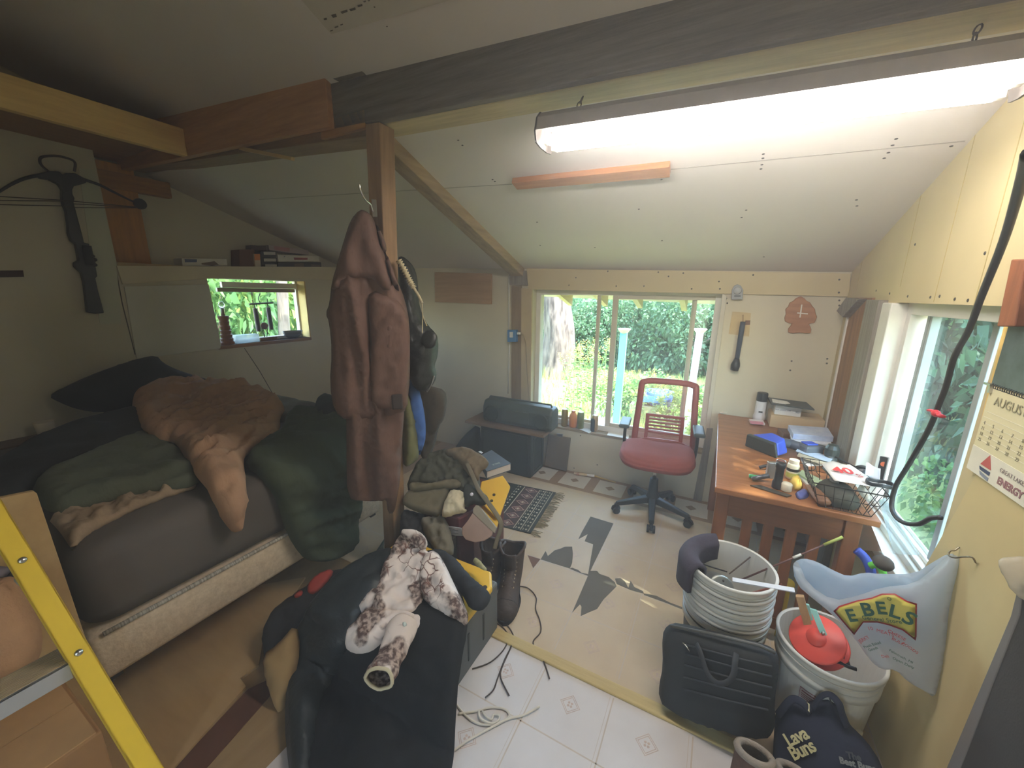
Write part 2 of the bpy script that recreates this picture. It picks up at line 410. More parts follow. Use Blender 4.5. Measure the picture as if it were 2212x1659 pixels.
# screw heads dotting ceiling and walls (marks of the boards, one mesh per surface)
mb = MB()
for x, y in ((990, 303), (999, 314), (1064, 388), (1069, 392), (1649, 333), (1648, 342), (1646, 356), (1644, 365), (1936, 300), (1928, 314), (1919, 330), (1910, 342), (2055, 316),
             (1427, 376), (1429, 388), (1160, 480), (1167, 530), (1380, 452), (1612, 454), (1602, 470), (1850, 432), (1851, 445), (1430, 520), (1285, 535), (1650, 555), (1020, 470)):
    p = pc(x, y, 0.001); mb.ball(p, 0.006, 8, 4, (1, 1, 0.4))
mb.build('screw_heads', nail_m, bpy.data.objects['ceiling_lower'])
for o in (bpy.data.objects['screw_heads'],): o.matrix_parent_inverse = Matrix.Translation(-bpy.data.objects['ceiling_lower'].location)
# boards on the far wall
def py_board(name, pix, t, mat, Y=D): return struct(MB().prism([py(x, y, Y) for x, y in pix], (0, -t, 0)).build(name, mat, bev=0.002))
py_board('trim_3', ((1139, 580), (1836, 591), (1833, 641), (1143, 625)), 0.018, board_y)              # header over far window
py_board('trim_4', ((1103, 585), (1139, 585), (1141, 617), (1104, 615)), 0.03, grey_wz)                # stub of dark timber
py_board('trim_5', ((1106, 618), (1128, 618), (1127, 1000), (1106, 1000)), 0.012, wood('stud_brown', S(150, 128, 98), S(118, 96, 70), 'z'))
py_board('trim_6', ((1128, 622), (1151, 624), (1147, 960), (1127, 960)), 0.02, M('stud_pale', S(186, 166, 128), 0.8, var=0.08))
py_board('trim_7', ((1561, 634), (1570, 640), (1533, 925), (1524, 925)), 0.012, alu_f)
py_board('trim_8', ((1527, 923), (1540, 925), (1516, 1082), (1497, 1080)), 0.015, grey_wz)
mb = MB()
for x, y in ((1244, 600), (1229, 616), (1313, 586), (1331, 618), (1391, 618), (1422, 588), (1444, 597), (1476, 590), (1553, 608), (1494, 624), (1555, 624), (1627, 594), (1813, 604), (1812, 632), (1813, 649), (1813, 660), (1571, 655), (1569, 645), (1710, 780), (1707, 800), (1787, 775), (1786, 785), (1541, 852), (1254, 941), (1290, 1004), (1240, 1011)):
    mb.ball(py(x, y, D - 0.019 if y < 642 else D), 0.006, 8, 4, (1, 0.5, 1))
mb.build('screw_heads', nail_m, bpy.data.objects['wall_far']).matrix_parent_inverse = Matrix.Translation(-bpy.data.objects['wall_far'].location)
# ---------------------------------------------------------------- far window
glass = glassmat('window_glass', k=1.0)
glass_d = glassmat('dusty_glass', (0.86, 0.93, 0.88, 1), 1.0, 0.05)
def pane_quad(a, b):
    i = [k for k in range(3) if abs(a[k] - b[k]) < 1e-9][0]; j, k = [m for m in range(3) if m != i]; P = []
    for s_, t_ in ((0, 0), (1, 0), (1, 1), (0, 1)):
        p = [0, 0, 0]; p[i] = a[i]; p[j] = (a, b)[s_][j]; p[k] = (a, b)[t_][k]; P.append(p)
    return MB().add(P, [(0, 1, 2, 3)])
wm = MB(); YW = D + 0.10
def vbar(m_, xa, xb, z0, z1, y0, y1): return m_.bb((xa, y0, z0), (xb, y1, z1))
x0, x1 = FW0[0], FW1[0]; z0, z1 = FW0[1], FW1[1]
vbar(wm, x0, x0 + 0.045, z0, z1, YW - 0.02, YW + 0.06); vbar(wm, x1 - 0.045, x1, z0, z1, YW - 0.02, YW + 0.06)
wm.bb((x0 + 0.04, YW - 0.02, z1 - 0.045), (x1 - 0.04, YW + 0.06, z1 + 0.002)); wm.bb((x0 + 0.04, YW - 0.02, z0), (x1 - 0.04, YW + 0.06, z0 + 0.05))
win = struct(wm.build('window_1', white_f, bev=0.004))
def kid(o, par): o.matrix_parent_inverse = Matrix.Translation(-par.location); return o
mx = [(py(1294, 640, YW).x, 0.03), (py(1331, 640, YW).x, 0.045), (py(1500, 655, YW).x, 0.035)]
sm = MB()
for (xx, w), yy in zip(mx, (0.02, 0.0, 0.03)):
    sm.bb((xx - w / 2, YW - 0.015 + yy, z0 + 0.045), (xx + w / 2, YW + 0.015 + yy, z1 - 0.04))
sm.bb((mx[1][0], YW - 0.012, z0 + 0.045), (x1 - 0.04, YW + 0.01, z0 + 0.085)); sm.bb((mx[1][0], YW - 0.012, z1 - 0.075), (x1 - 0.04, YW + 0.01, z1 - 0.04))
sm.bb((x0 + 0.04, YW + 0.006, z0 + 0.045), (mx[0][0], YW + 0.03, z0 + 0.075))
kid(sm.build('sash', alu_f, win, bev=0.003), win)
kid(pane_quad((x0 + 0.04, YW + 0.015, z0 + 0.05), (mx[1][0], YW + 0.015, z1 - 0.04)).build('pane', glass, win), win)
kid(pane_quad((mx[1][0], YW - 0.004, z0 + 0.05), (mx[2][0], YW - 0.004, z1 - 0.04)).build('pane', glass_d, win), win)
kid(pane_quad((mx[2][0], YW + 0.025, z0 + 0.05), (x1 - 0.04, YW + 0.025, z1 - 0.04)).build('pane', glass, win), win)
kid(MB().bb((x0, D - 0.01, z0 - 0.02), (x1, YW + 0.0, z0 + 0.001)).build('sill', M('sill_board', S(150, 132, 100), 0.7, var=0.15), win, bev=0.003), win)
# ---------------------------------------------------------------- side window
XW = XR + 0.09
y0, y1 = RW0[0], RW1[0]; z0, z1 = RW0[1], RW1[1]
wm = MB()
wm.bb((XW - 0.05, y1 - 0.05, z0), (XW + 0.05, y1, z1)); wm.bb((XW - 0.05, y0, z0), (XW + 0.05, y0 + 0.035, z1))
wm.bb((XW - 0.05, y0 + 0.03, z1 - 0.05), (XW + 0.05, y1 - 0.045, z1)); wm.bb((XW - 0.05, y0 + 0.03, z0), (XW + 0.05, y1 - 0.045, z0 + 0.03))
for k in (-0.035, 0.0, 0.03): wm.bb((XW + k, y0 + 0.03, z0 + 0.03), (XW + k + 0.006, y1 - 0.045, z0 + 0.045))
win = struct(wm.build('window_2', white_f, bev=0.004))
sm = MB()
ya = px(2058, 1000, XW).y
sm.bb((XW - 0.01, y1 - 0.12, z0 + 0.04), (XW + 0.012, y1 - 0.095, z1 - 0.05))
sm.bb((XW - 0.01, y1 - 0.14, z0 + 0.04), (XW + 0.02, y1 - 0.122, z1 - 0.05))
sm.bb((XW + 0.012, ya - 0.012, z0 + 0.04), (XW + 0.03, ya + 0.022, z1 - 0.05))
kid(sm.build('sash', M('grey_sash', S(150, 156, 158), 0.4), win, bev=0.002), win)
kid(pane_quad((XW + 0.016, y0 + 0.03, z0 + 0.04), (XW + 0.016, y1 - 0.1, z1 - 0.05)).build('pane', glassmat('tinted_glass', (0.72, 0.86, 0.82, 1), 1.1, 0.03), win), win)
kid(pane_quad((XW + 0.034, y1 - 0.13, z0 + 0.04), (XW + 0.034, y1 - 0.05, z1 - 0.05)).build('pane', glass, win), win)
# timber around the side window (seen beside the desk corner)
struct(MB().bb((XR - 0.012, 2.70, 0.0), (XR + 0.01, 3.05, 1.62)).build('trim_9', wood('rusty_board', S(166, 118, 72), S(120, 82, 48), 'z')))
struct(MB().bb((XR - 0.035, 2.51, 0.0), (XR + 0.01, 2.70, 1.61)).build('trim_10', grey_wz, bev=0.004))
struct(MB().bb((XR - 0.02, 2.392, 0.50), (XR + 0.05, 2.51, 1.598)).build('trim_11', white_f, bev=0.006))
struct(MB().bb((XR - 0.02, 3.05, 0.3), (XR + 0.01, 3.075, 1.56)).build('trim_12', white_f))
struct(MB().prism([px(x, y, XR) for x, y in ((1828, 672), (1850, 643), (1880, 646), (1842, 686))], (-0.05, 0, 0)).build('trim_13', grey_wz, bev=0.003))
struct(MB().bb((XR - 0.012, 1.60, 0.56), (XR + 0.08, 2.42, 0.612)).build('trim_14', white_f, bev=0.004))
# white cap of the boards above the window, slightly proud, with plank joints
jm = M('plank_joint', S(178, 158, 104), 0.9)
mb = MB()
for a, b in (((1972, 500), (1948, 620)), ((2055, 500), (2020, 652)), ((2145, 510), (2100, 660)), ((1864, 560), (1857, 628))):
    p, q = px(*a, XR), px(*b, XR); mb.bb((XR - 0.001, p.y - 0.002, q.z), (XR, p.y + 0.002, min(p.z + 0.5, cz(XR, p.y))))
wr = bpy.data.objects['wall_right']
kid(mb.build('plank_joints', jm, wr), wr)
mb = MB()
for x, y in ((1922, 634), (1961, 640), (2010, 642), (2030, 640), (2063, 646), (2091, 649), (2120, 653), (2128, 547), (1977, 528), (2125, 968), (2103, 1006), (2110, 1143), (2178, 1082), (1893, 628)):
    mb.ball(px(x, y, XR), 0.006, 8, 4, (0.5, 1, 1))
kid(mb.build('screw_heads', nail_m, wr), wr)
# lower sheet of wall board right of the window, its slanted edge in front of the opening
lowb = M('tan_wall_board', S(206, 186, 136), 0.8, var=0.04)
struct(MB().prism([px(*p, XR - 0.012) for p in ((2131, 985), (2160, 860), (2196, 690))] + [V((XR - 0.012, 0.2, 1.72)), V((XR - 0.012, 0.2, 0.0)), V((XR - 0.012, 1.78, 0.0)), px(1992, 1235, XR - 0.012)], (0.012, 0, 0)).build('wall_right_lower', lowb))
struct(MB().prism([px(*p, XR - 0.014) for p in ((2172, 690), (2196, 690), (2131, 985), (2100, 985))], (0.014, 0, 0)).build('trim_15', M('yellow_jamb', S(222, 188, 110), 0.7)))
struct(MB().prism([px(*p, XR - 0.016) for p in ((2176, 706), (2208, 560), (2240, 560), (2216, 706))], (-0.02, 0, 0)).build('trim_16', wood('rust_block', S(150, 88, 52), S(110, 62, 36), 'z'), bev=0.003))
# ---------------------------------------------------------------- end window
XE = XL - 0.13
y0, y1 = EW0[0], EW1[0]; z0, z1 = EW0[1], EW1[1]
wm = MB(); wm.bb((XE - 0.04, y1 - 0.03, z0), (XE + 0.01, y1, z1)); wm.bb((XE - 0.04, y0, z0), (XE + 0.01, y0 + 0.02, z1)); wm.bb((XE - 0.04, y0, z0), (XE + 0.01, y1, z0 + 0.03))
win = struct(wm.build('window_3', white_f, bev=0.003))
mb = MB()
a, b = px(475, 633, XE + 0.02), px(632, 628, XE + 0.02); mb.bb((XE + 0.0, a.y - 0.02, b.z - 0.018), (XE + 0.03, b.y + 0.02, b.z + 0.018))
kid(mb.build('rail', M('pink_grey_rail', S(150, 136, 124), 0.5), win, bev=0.002), win)
a, b = px(478, 616, XE), px(640, 612, XE); kid(MB().bb((XE - 0.02, a.y, a.z - 0.02), (XE + 0.012, y1 - 0.02, a.z + 0.03)).build('rail', white_f, win, bev=0.002), win)
kid(pane_quad((XE - 0.022, y0 + 0.02, z0 + 0.03), (XE - 0.022, y1 - 0.03, z1)).build('pane', glass, win), win)
kid(MB().bb((XE - 0.03, y0, z0 - 0.03), (XL + 0.012, y1, z0)).build('sill', wood('end_sill', S(160, 116, 66), S(120, 82, 44), 'y'), win, bev=0.003), win)
kid(MB().bb((XE, y1 - 0.012, z0), (XL + 0.004, y1, z1)).build('jamb', M('yellow_pine_jamb', S(206, 176, 104), 0.7), win), win)
# boards on the end wall
def px_board(name, pix, t, mat, X=XL): return struct(MB().prism([px(x, y, X) for x, y in pix], (t, 0, 0)).build(name, mat, bev=0.002))
px_board('trim_17', ((250, 574), (740, 577), (740, 606), (660, 602), (446, 602), (263, 614)), 0.018, M('pale_board', S(214, 204, 176), 0.8, var=0.04))
px_board('trim_18', ((267, 619), (449, 614), (476, 744), (474, 753), (294, 775)), 0.014, M('white_sheet', S(208, 208, 196), 0.8, var=0.03))
crack = M('gap_line', S(52, 44, 32), 0.9)
mb = MB()
def crackline(pix, X=XL + 0.001, w=0.006):
    P = [px(x, y, X) for x, y in pix]
    for a, b in zip(P, P[1:]):
        d = (b - a).normalized(); s = V((0, -d.z, d.y)) * w / 2; mb.prism([a - s, b - s, b + s, a + s], (-0.0008, 0, 0))
crackline(((249, 574), (264, 655), (292, 766))); crackline(((528, 752), (560, 800), (590, 852)))
we = bpy.data.objects['wall_end']
kid(mb.build('board_joints', crack, we), we)
struct(MB().bb((XU, 1.19, 1.795), (XL + 0.012, D, 1.82)).build('trim_19', M('ledge_board', S(176, 150, 104), 0.7)))
struct(MB().bb((XL - 0.14, 1.22, 1.82), (XL - 0.10, 1.42, 2.5)).build('trim_20', wood('orange_stud', S(206, 146, 68), S(168, 112, 48), 'z')))
struct(MB().bb((XL - 0.14, 1.20, 2.33), (XL - 0.08, 1.62, 2.44)).build('trim_21', wood('orange_block', S(180, 126, 60), S(140, 94, 42), 'y')))
# ---------------------------------------------------------------- beam, post, rafter
def hexa(pts8): return MB().add(pts8, [(0, 1, 2, 3), (7, 6, 5, 4), (0, 4, 5, 1), (1, 5, 6, 2), (2, 6, 7, 3), (3, 7, 4, 0)])
bz = lambda X: 2.31 - 0.046 * (X + 0.4); tz = lambda X: 2.487 - 0.072 * (X + 0.4)
def beam(x0, x1, y0, y1, b=0.0, t=0.0): return hexa([(x0, y0, bz(x0) + b), (x1, y0, bz(x1) + b), (x1, y1, bz(x1) + b), (x0, y1, bz(x0) + b), (x0, y0, tz(x0) + t), (x1, y0, tz(x1) + t), (x1, y1, tz(x1) + t), (x0, y1, tz(x0) + t)])
bm_ = struct(beam(-1.72, XR + 0.05, 1.40, 1.438).build('beam_front', grey_w, bev=0.004))
struct(beam(-1.72, XR + 0.05, 1.446, 1.59, 0.004, -0.03).build('beam_rear', wood('beam_wood', S(206, 184, 138), S(160, 142, 104), 'x', k=0.7), bev=0.006))
struct(hexa([(-3.95, 1.352, 2.47), (-1.70, 1.37, 2.372), (-1.70, 1.40, 2.372), (-3.95, 1.40, 2.47), (-3.95, 1.352, 2.74), (-1.70, 1.37, 2.585), (-1.70, 1.40, 2.585), (-3.95, 1.40, 2.74)]).build('beam_left', brown_x, bev=0.003))
a = [py(200, 372, 1.5), py(786, 308, 1.5)]
struct(MB().bb((-1.80, 1.40, 2.345), (-1.5, 1.56, 2.42)).build('trim_22', wood('block_orange', S(190, 140, 80), S(150, 104, 56), 'x')))
struct(hexa([(-4.0, 1.42, 2.50), (-1.5, 1.42, 2.318), (-1.5, 1.56, 2.318), (-4.0, 1.56, 2.50), (-4.0, 1.42, 2.56), (-1.5, 1.42, 2.37), (-1.5, 1.56, 2.37), (-4.0, 1.56, 2.56)]).build('beam_plate', wood('plate_wood', S(150, 118, 76), S(112, 84, 52), 'x'), bev=0.003))
struct(MB().prism([pc(716, 172, 0.2) if False else py(715, 168, 1.39), py(780, 148, 1.39), py(792, 165, 1.39), py(735, 178, 1.39)], (0, -0.01, 0)).build('trim_23', grey_w))
struct(MB().bb((-4.15, 1.44, 2.52), (-1.72, 1.535, 3.0)).build('beam_filler', brown_x))  # unseen filler added to stop sky light leaking between the ceilings
post_m = wood('post_wood', S(176, 142, 104), S(134, 104, 76), 'z')
pl = 0.085
struct(hexa([(-1.612, 1.42, 0), (-1.525, 1.42, 0), (-1.525, 1.508, 0), (-1.612, 1.508, 0), (-1.5, 1.40, 2.36), (-1.413, 1.40, 2.352), (-1.413, 1.49, 2.352), (-1.5, 1.49, 2.36)]).build('pillar_post', post_m, bev=0.005))
r0 = lambda X, Y, o: (X, Y, cz(X, Y) - o)
struct(hexa([r0(-1.64, 1.585, 0.075), r0(-1.535, 1.585, 0.075), r0(-1.60, D, 0.075), r0(-1.73, D, 0.075), r0(-1.64, 1.585, -0.01), r0(-1.535, 1.585, -0.01), r0(-1.60, D, -0.01), r0(-1.73, D, -0.01)]).build('beam_rafter', wood('rafter_wood', S(176, 152, 112), S(128, 104, 70), 'y', k=0.7), bev=0.006))
# loft at the left
loft = wood('loft_joist_wood', S(238, 204, 134), S(204, 164, 96), 'y', k=0.7)
struct(MB().bb((-3.02, -1.4, 2.425), (-2.975, 1.36, 2.575)).build('beam_joist', loft, bev=0.003))
struct(MB().bb((-3.98, -1.4, 2.53), (-3.02, 1.36, 2.555)).build('ceiling_loft', wood('loft_board', S(170, 126, 76), S(140, 100, 58), 'y')))
a = pz(0, 170, 2.6); 
# ---------------------------------------------------------------- floor coverings
def mottled(name, c, c2): return M(name, c, 0.45, c2=c2, vs=5, contrast=0.9, bump=0.03, bs=120)
vin_f = mottled('vinyl_front', S(222, 217, 214), S(204, 196, 190)); vin_r = mottled('vinyl_rear', S(208, 188, 156), S(190, 166, 132))
struct(MB().bb((-1.22, -1.4, 0.0), (XR, 1.325, 0.003)).build('floor_front', vin_f))
under = M('bare_underlay', S(104, 98, 88), 0.8, var=0.12)
struct(MB().bb((-2.6, 1.375, 0.0), (XR, D, 0.0015)).build('floor_old', mottled('old_tile_brown', S(172, 142, 112), S(150, 122, 96))))
fr = struct(MB().bb((-2.4, 1.36, 0.0), (XR, 2.905, 0.004)).build('floor_rear', vin_r))
wt = M('old_tile_white', S(214, 206, 192), 0.5, var=0.05)
mb = MB()
for k in range(-3, 7):
    xa = -1.105 + 0.318 * k; mb.bb((xa, 2.955, 0.0), (xa + 0.237, 3.185, 0.0025))
fo = bpy.data.objects['floor_old']; kid(mb.build('tile_pattern', wt, fo), fo)
mb = MB()
for k in range(-3, 7):
    xa = -1.105 + 0.318 * k + 0.118; mb.prism([(xa - 0.04, 3.07, 0.0025), (xa, 3.03, 0.0025), (xa + 0.04, 3.07, 0.0025), (xa, 3.11, 0.0025)], (0, 0, 0.0004))
kid(mb.build('tile_diamonds', M('tile_diamond', S(150, 124, 98), 0.5), fo), fo)
line_m = M('vinyl_line', S(196, 180, 162), 0.5); rosy = M('vinyl_motif', S(194, 170, 154), 0.5, var=0.2, vs=30)
def motif(mb, x, y, z, s=0.042):
    def ring(a, b):
        P = [V((x + a * math.cos(w), y + a * math.sin(w), z)) for w in (0.0, PI / 2, PI, 3 * PI / 2)]; Q = [V((x + b * math.cos(w), y + b * math.sin(w), z)) for w in (0, PI / 2, PI, 3 * PI / 2)]
        for i in range(4): j = (i + 1) % 4; mb.prism([P[i], P[j], Q[j], Q[i]], (0, 0, 0.0003))
    ring(s * 1.0, s * 0.92); ring(s * 0.8, s * 0.72)
    for i in range(4):
        w = i * PI / 2 + PI / 4; c = V((x + 0.2 * s * math.cos(w), y + 0.2 * s * math.sin(w), z)); ring_ = [c + V((0.13 * s * math.cos(t), 0.13 * s * math.sin(t), 0)) for t in (0, 1.2, 2.4, 3.6, 4.8)]; mb.prism(ring_, (0, 0, 0.0003))
for nm, z, ys, xs, par in (('front', 0.003, (-0.9, 1.31), (-1.2, XR), 'floor_front'), ('rear', 0.004, (1.40, 2.88), (-2.3, XR), 'floor_rear')):
    mm, ml = MB(), MB(); par = bpy.data.objects[par]
    for i in range(-8, 4):
        X = -0.06 - 0.2985 * -i
        xl = X + 0.149
        if xs[0] < xl < xs[1]: ml.bb((xl - 0.0025, ys[0], z - 0.001), (xl + 0.0025, ys[1], z + 0.0002)); ml.bb((xl - 0.014, ys[0], z - 0.001), (xl - 0.0125, ys[1], z + 0.0002))
        for j in range(-8, 7):
            Y = 1.2 + 0.299 * j
            if ys[0] < Y < ys[1] and xs[0] + 0.05 < X < xs[1] - 0.05: motif(mm, X, Y, z)
    for j in range(-8, 7):
        yl = 1.2 + 0.299 * j - 0.149
        if ys[0] < yl < ys[1]: ml.bb((xs[0], yl - 0.0025, z - 0.001), (xs[1], yl + 0.0025, z + 0.0002))
    kid(mm.build('vinyl_motifs', rosy, par), par); kid(ml.build('vinyl_lines', line_m, par), par)
# worn-through patches in the rear vinyl
def c6(x, y): return (x / 2.968 + 1000, y / 2.968 + 1100)
patch = [((818, 47), (965, 92), (800, 430), (835, 225), (780, 205), (800, 160), (740, 192), (760, 150)), ((498, 322), (530, 268), (545, 300), (590, 262), (620, 255), (655, 240), (700, 240), (705, 290), (700, 345), (685, 380)),
         ((800, 430), (815, 395), (860, 395), (875, 415), (935, 435), (975, 470), (985, 495), (900, 580), (860, 640), (810, 660), (755, 685), (760, 625), (750, 610), (700, 663)),
         ((985, 480), (975, 445), (1010, 440), (1040, 465), (1060, 505), (1075, 458), (1100, 500), (1155, 525), (1160, 542), (1080, 520)), ((1160, 540), (1240, 555), (1330, 600), (1412, 630), (1412, 645), (1300, 600), (1160, 550)),
         ((685, 382), (700, 375), (740, 390), (760, 408), (800, 415), (805, 430))]
mb = MB()
for pth in patch: mb.prism([pz(*c6(*p), 0.004) for p in pth], (0, 0, 0.0006))
kid(mb.build('worn_patches', under, fr), fr)
mb = MB(); mb.prism([pz(*c6(*p), 0.004) for p in ((415, 295), (497, 320), (450, 378))], (0, 0, 0.0006)); kid(mb.build('worn_corner', M('bare_brown', S(120, 88, 70), 0.8), fr), fr)
mb = MB(); mb.prism([pz(*c6(*p), 0.004) for p in ((497, 320), (500, 324), (385, 480), (380, 478))], (0, 0, 0.0004)); mb.prism([pz(*c6(*p), 0.004) for p in ((498, 320), (805, 428), (803, 433), (496, 326))], (0, 0, 0.0004))
kid(mb.build('cut_lines', line_m, fr), fr)
struct(MB().bb((-1.05, 1.318, 0.0), (XR, 1.372, 0.014)).build('trim_24', wood('threshold_strip', S(206, 184, 124), S(180, 154, 98), 'x'), bev=0.005))
# left: plywood pieces on the subfloor with a dark gap between them
struct(MB().prism([pz(*p, 0) for p in ((345, 1700), (532, 1487), (520, 1470), (560, 1440), (570, 1380), (660, 1250), (100, 1350), (100, 1700))], (0, 0, 0.012)).build('floor_plywood', ply))
struct(MB().prism([pz(*p, 0) for p in ((349, 1690), (536, 1490), (600, 1460), (640, 1440), (420, 1690))], (0, 0, 0.004)).build('trim_25', M('dark_floor_strip', S(96, 60, 38), 0.8, var=0.15)))
# lengths of drywall on the upper ceiling: the sheet edge with worn paper
p = [pp(x, y, V((-0.4, 1.44, 2.451)), V((0.068, 0.33, 1))) for x, y in ((640, -20), (715, 66), (1010, -20))]
struct(MB().prism(p, (0, 0, -0.012)).build("trim_26", M('torn_paper_board', S(196, 188, 172), 0.9, var=0.05)))

mb = MB()
for x, y, w, h in ((703, 41, 6, 4), (722, 34, 9, 7), (744, 25, 14, 5), (762, 20, 12, 5), (778, 12, 10, 4), (788, 3, 5, 3), (797, 1, 4, 3), (809, 15, 3, 3), (727, 58, 8, 3), (738, 53, 6, 2), (716, 66, 6, 2), (836, 57, 3, 2)):
    q = [pp(x + a * w / 2 + b * h * .3, y - a * w * .22 + b * h / 2, V((-0.4, 1.44, 2.438)), V((0.068, 0.33, 1))) for a, b in ((-1, -1), (1, -.6), (.8, 1), (-.9, .7))]
    mb.prism(q, (0, 0, -.0006))
o = bpy.data.objects['trim_26']; kid(mb.build('stamp_marks', M('stamp_ink', S(96, 86, 72), .9), o), o)
# ================================================================ outdoors
def leafmat(name, c, c2, tl=0.35):
    m = bpy.data.materials.new(name); m.use_nodes = True
    nt = m.node_tree; n = nt.nodes; l = nt.links; b = n['Principled BSDF']; o = n['Material Output']
    tc = n.new('ShaderNodeTexCoord'); t = n.new('ShaderNodeTexNoise'); t.inputs['Scale'].default_value = 3.0; l.new(tc.outputs['Object'], t.inputs['Vector'])
    r = n.new('ShaderNodeValToRGB'); l.new(t.outputs['Fac'], r.inputs[0]); r.color_ramp.elements[0].position = 0.35; r.color_ramp.elements[1].position = 0.65
    r.color_ramp.elements[0].color = c2; r.color_ramp.elements[1].color = c
    l.new(r.outputs[0], b.inputs['Base Color']); b.inputs['Roughness'].default_value = 0.5
    tr = n.new('ShaderNodeBsdfTranslucent'); l.new(r.outputs[0], tr.inputs[0])
    mx = n.new('ShaderNodeMixShader'); mx.inputs[0].default_value = tl; l.new(b.outputs[0], mx.inputs[1]); l.new(tr.outputs[0], mx.inputs[2]); l.new(mx.outputs[0], o.inputs[0])
    return m
leaf_a = leafmat('leaf_green', S(112, 148, 84), S(72, 112, 64)); leaf_b = leafmat('leaf_dark', S(76, 112, 78), S(44, 76, 54)); leaf_c = leafmat('leaf_lime', S(160, 178, 96), S(108, 146, 76))
leaf_h = leafmat('leaf_hedge', S(104, 140, 96), S(70, 104, 72)); leaf_k = leafmat('leaf_hedge_deep', S(90, 126, 88), S(58, 92, 66))
grass_m = leafmat('grass_blades', S(206, 208, 120), S(150, 180, 84)); plume_m = M('goldenrod_plume', S(196, 176, 84), 0.8)
stem_m = M('green_stem', S(110, 140, 70), 0.7); bark = M('bark', S(112, 102, 92), 0.9, c2=S(40, 34, 30), vs=1.1, stretch=(9, 9, 2), bump=1.0, bs=2, contrast=.4)
bark_d = M('bark_grey', S(120, 112, 100), 0.9, c2=S(70, 64, 56), vs=1.5, stretch=(14, 14, 3), bump=0.6, bs=3)
def leaf_quads(mb, c, d, ln, wd, rnd):
    d = V(d).normalized(); s = d.cross(V((rnd.uniform(-1, 1), rnd.uniform(-1, 1), rnd.uniform(0.2, 1)))).normalized() * wd
    c = V(c); m_ = c + d * ln * 0.5 + V((0, 0, ln * 0.06))
    mb.add([c, m_ - s, c + d * ln - V((0, 0, ln * 0.12)), m_ + s], [(0, 1, 2, 3)])
def bush_mesh(seed, n, ln, sq=1.0):
    rnd = random.Random(seed); mb = MB(); lobes = [(V((rnd.gauss(0, .45), rnd.gauss(0, .45), rnd.uniform(.25, .95))), rnd.uniform(.25, .5)) for _ in range(16)]
    for _ in range(n):
        c, r = rnd.choice(lobes); dv = V((rnd.gauss(0, 1), rnd.gauss(0, 1), rnd.gauss(0, 1))).normalized(); p = c + dv * r * rnd.uniform(.75, 1.05)
        if p.z < 0.02: p.z = abs(p.z) + 0.02
        q = dv + V((rnd.uniform(-.7, .7), rnd.uniform(-.7, .7), rnd.uniform(-.8, .3))); L = ln * rnd.uniform(.6, 1.3); leaf_quads(mb, p, q, L, L * .28 * sq, rnd)
    return mb
protos = {}
def bush(kind, loc, s, rz, label, group, cat='bush', name='bush'):
    if kind not in protos:
        a = {'a': (1, 2600, .13, leaf_a), 'b': (2, 2600, .14, leaf_b), 'c': (3, 2200, .12, leaf_c), 'h': (6, 9000, .062, leaf_h), 'k': (8, 9000, .068, leaf_k)}[kind]
        rt = thing(name, label, cat, group=group)
        bush_mesh(a[0], a[1], a[2]).build('foliage', a[3], rt); st = MB()
        rnd = random.Random(a[0])
        for i in range(5): st.tube([(0.05 * i - .1, 0, -0.3), (rnd.uniform(-.3, .3), rnd.uniform(-.3, .3), .45), (rnd.uniform(-.5, .5), rnd.uniform(-.5, .5), .9)], [.03, .02, .008], 6)
        st.build('stem', bark_d, rt); protos[kind] = rt; o = rt
    else:
        o = dup(protos[kind]); o.name = name; o['group'] = group; o['category'] = cat; o['label'] = label
    o.location = loc; o.rotation_euler = (0, 0, rz); o.scale = s; return o
GZ = -0.42
struct(MB().bb((-40, D + 0.16, GZ - 0.2), (40, 45, GZ)).build('ground', M('garden_ground', S(176, 178, 104), 0.9, c2=S(120, 140, 70), vs=1.2, bump=0.2, bs=20)))
struct(MB().bb((-4.2, -15, GZ - 0.2), (0.86, -1.55, GZ)).build('ground_yard', M('yard_ground', S(150, 146, 120), 0.9, var=.15)))
struct(MB().bb((0.86, -15, GZ - 0.2), (40, D + 0.16, GZ)).build('ground_side', M('shady_ground', S(110, 128, 74), 0.9, c2=S(80, 84, 54), vs=1.5)))
struct(MB().bb((-40, -15, GZ - 0.2), (-4.2, D + 0.16, GZ)).build('ground_end', M('wood_floor_ground', S(120, 122, 90), 0.9, c2=S(76, 78, 54), vs=1.5)))
struct(MB().prism([pz(*p, GZ) for p in ((1255, 950), (1420, 1010), (1370, 850), (1345, 840), (1290, 860))], (0, 0, 0.012)).build('path', M('pale_sand_path', S(238, 230, 212), 0.9)))
rnd = random.Random(11)
HG, HB = 'bushes of the hedge beyond the far window', 'leafy bushes close outside the side window'
for i in range(17):
    x = -10.5 + i * 0.95 + rnd.uniform(-.2, .2); y = 12.9 + rnd.uniform(-.6, .6) - 0.12 * i
    if -7.2 < x < -5.0: continue
    bush('hk'[i % 2], (x, y, GZ), (1.7, 1.3, rnd.uniform(1.75, 2.0)), rnd.uniform(0, 6), 'tall dense bush in the green hedge across the garden beyond the far window', HG)
for i in range(12):
    x = -8 + i * 1.25 + rnd.uniform(-.2, .2)
    bush('h', (x, 16.2 + rnd.uniform(-.5, .5), GZ), (1.9, 1.6, rnd.uniform(2.1, 2.7) if x > -4.8 else 1.4), rnd.uniform(0, 6), 'tall dense bush in the green hedge across the garden beyond the far window', HG)
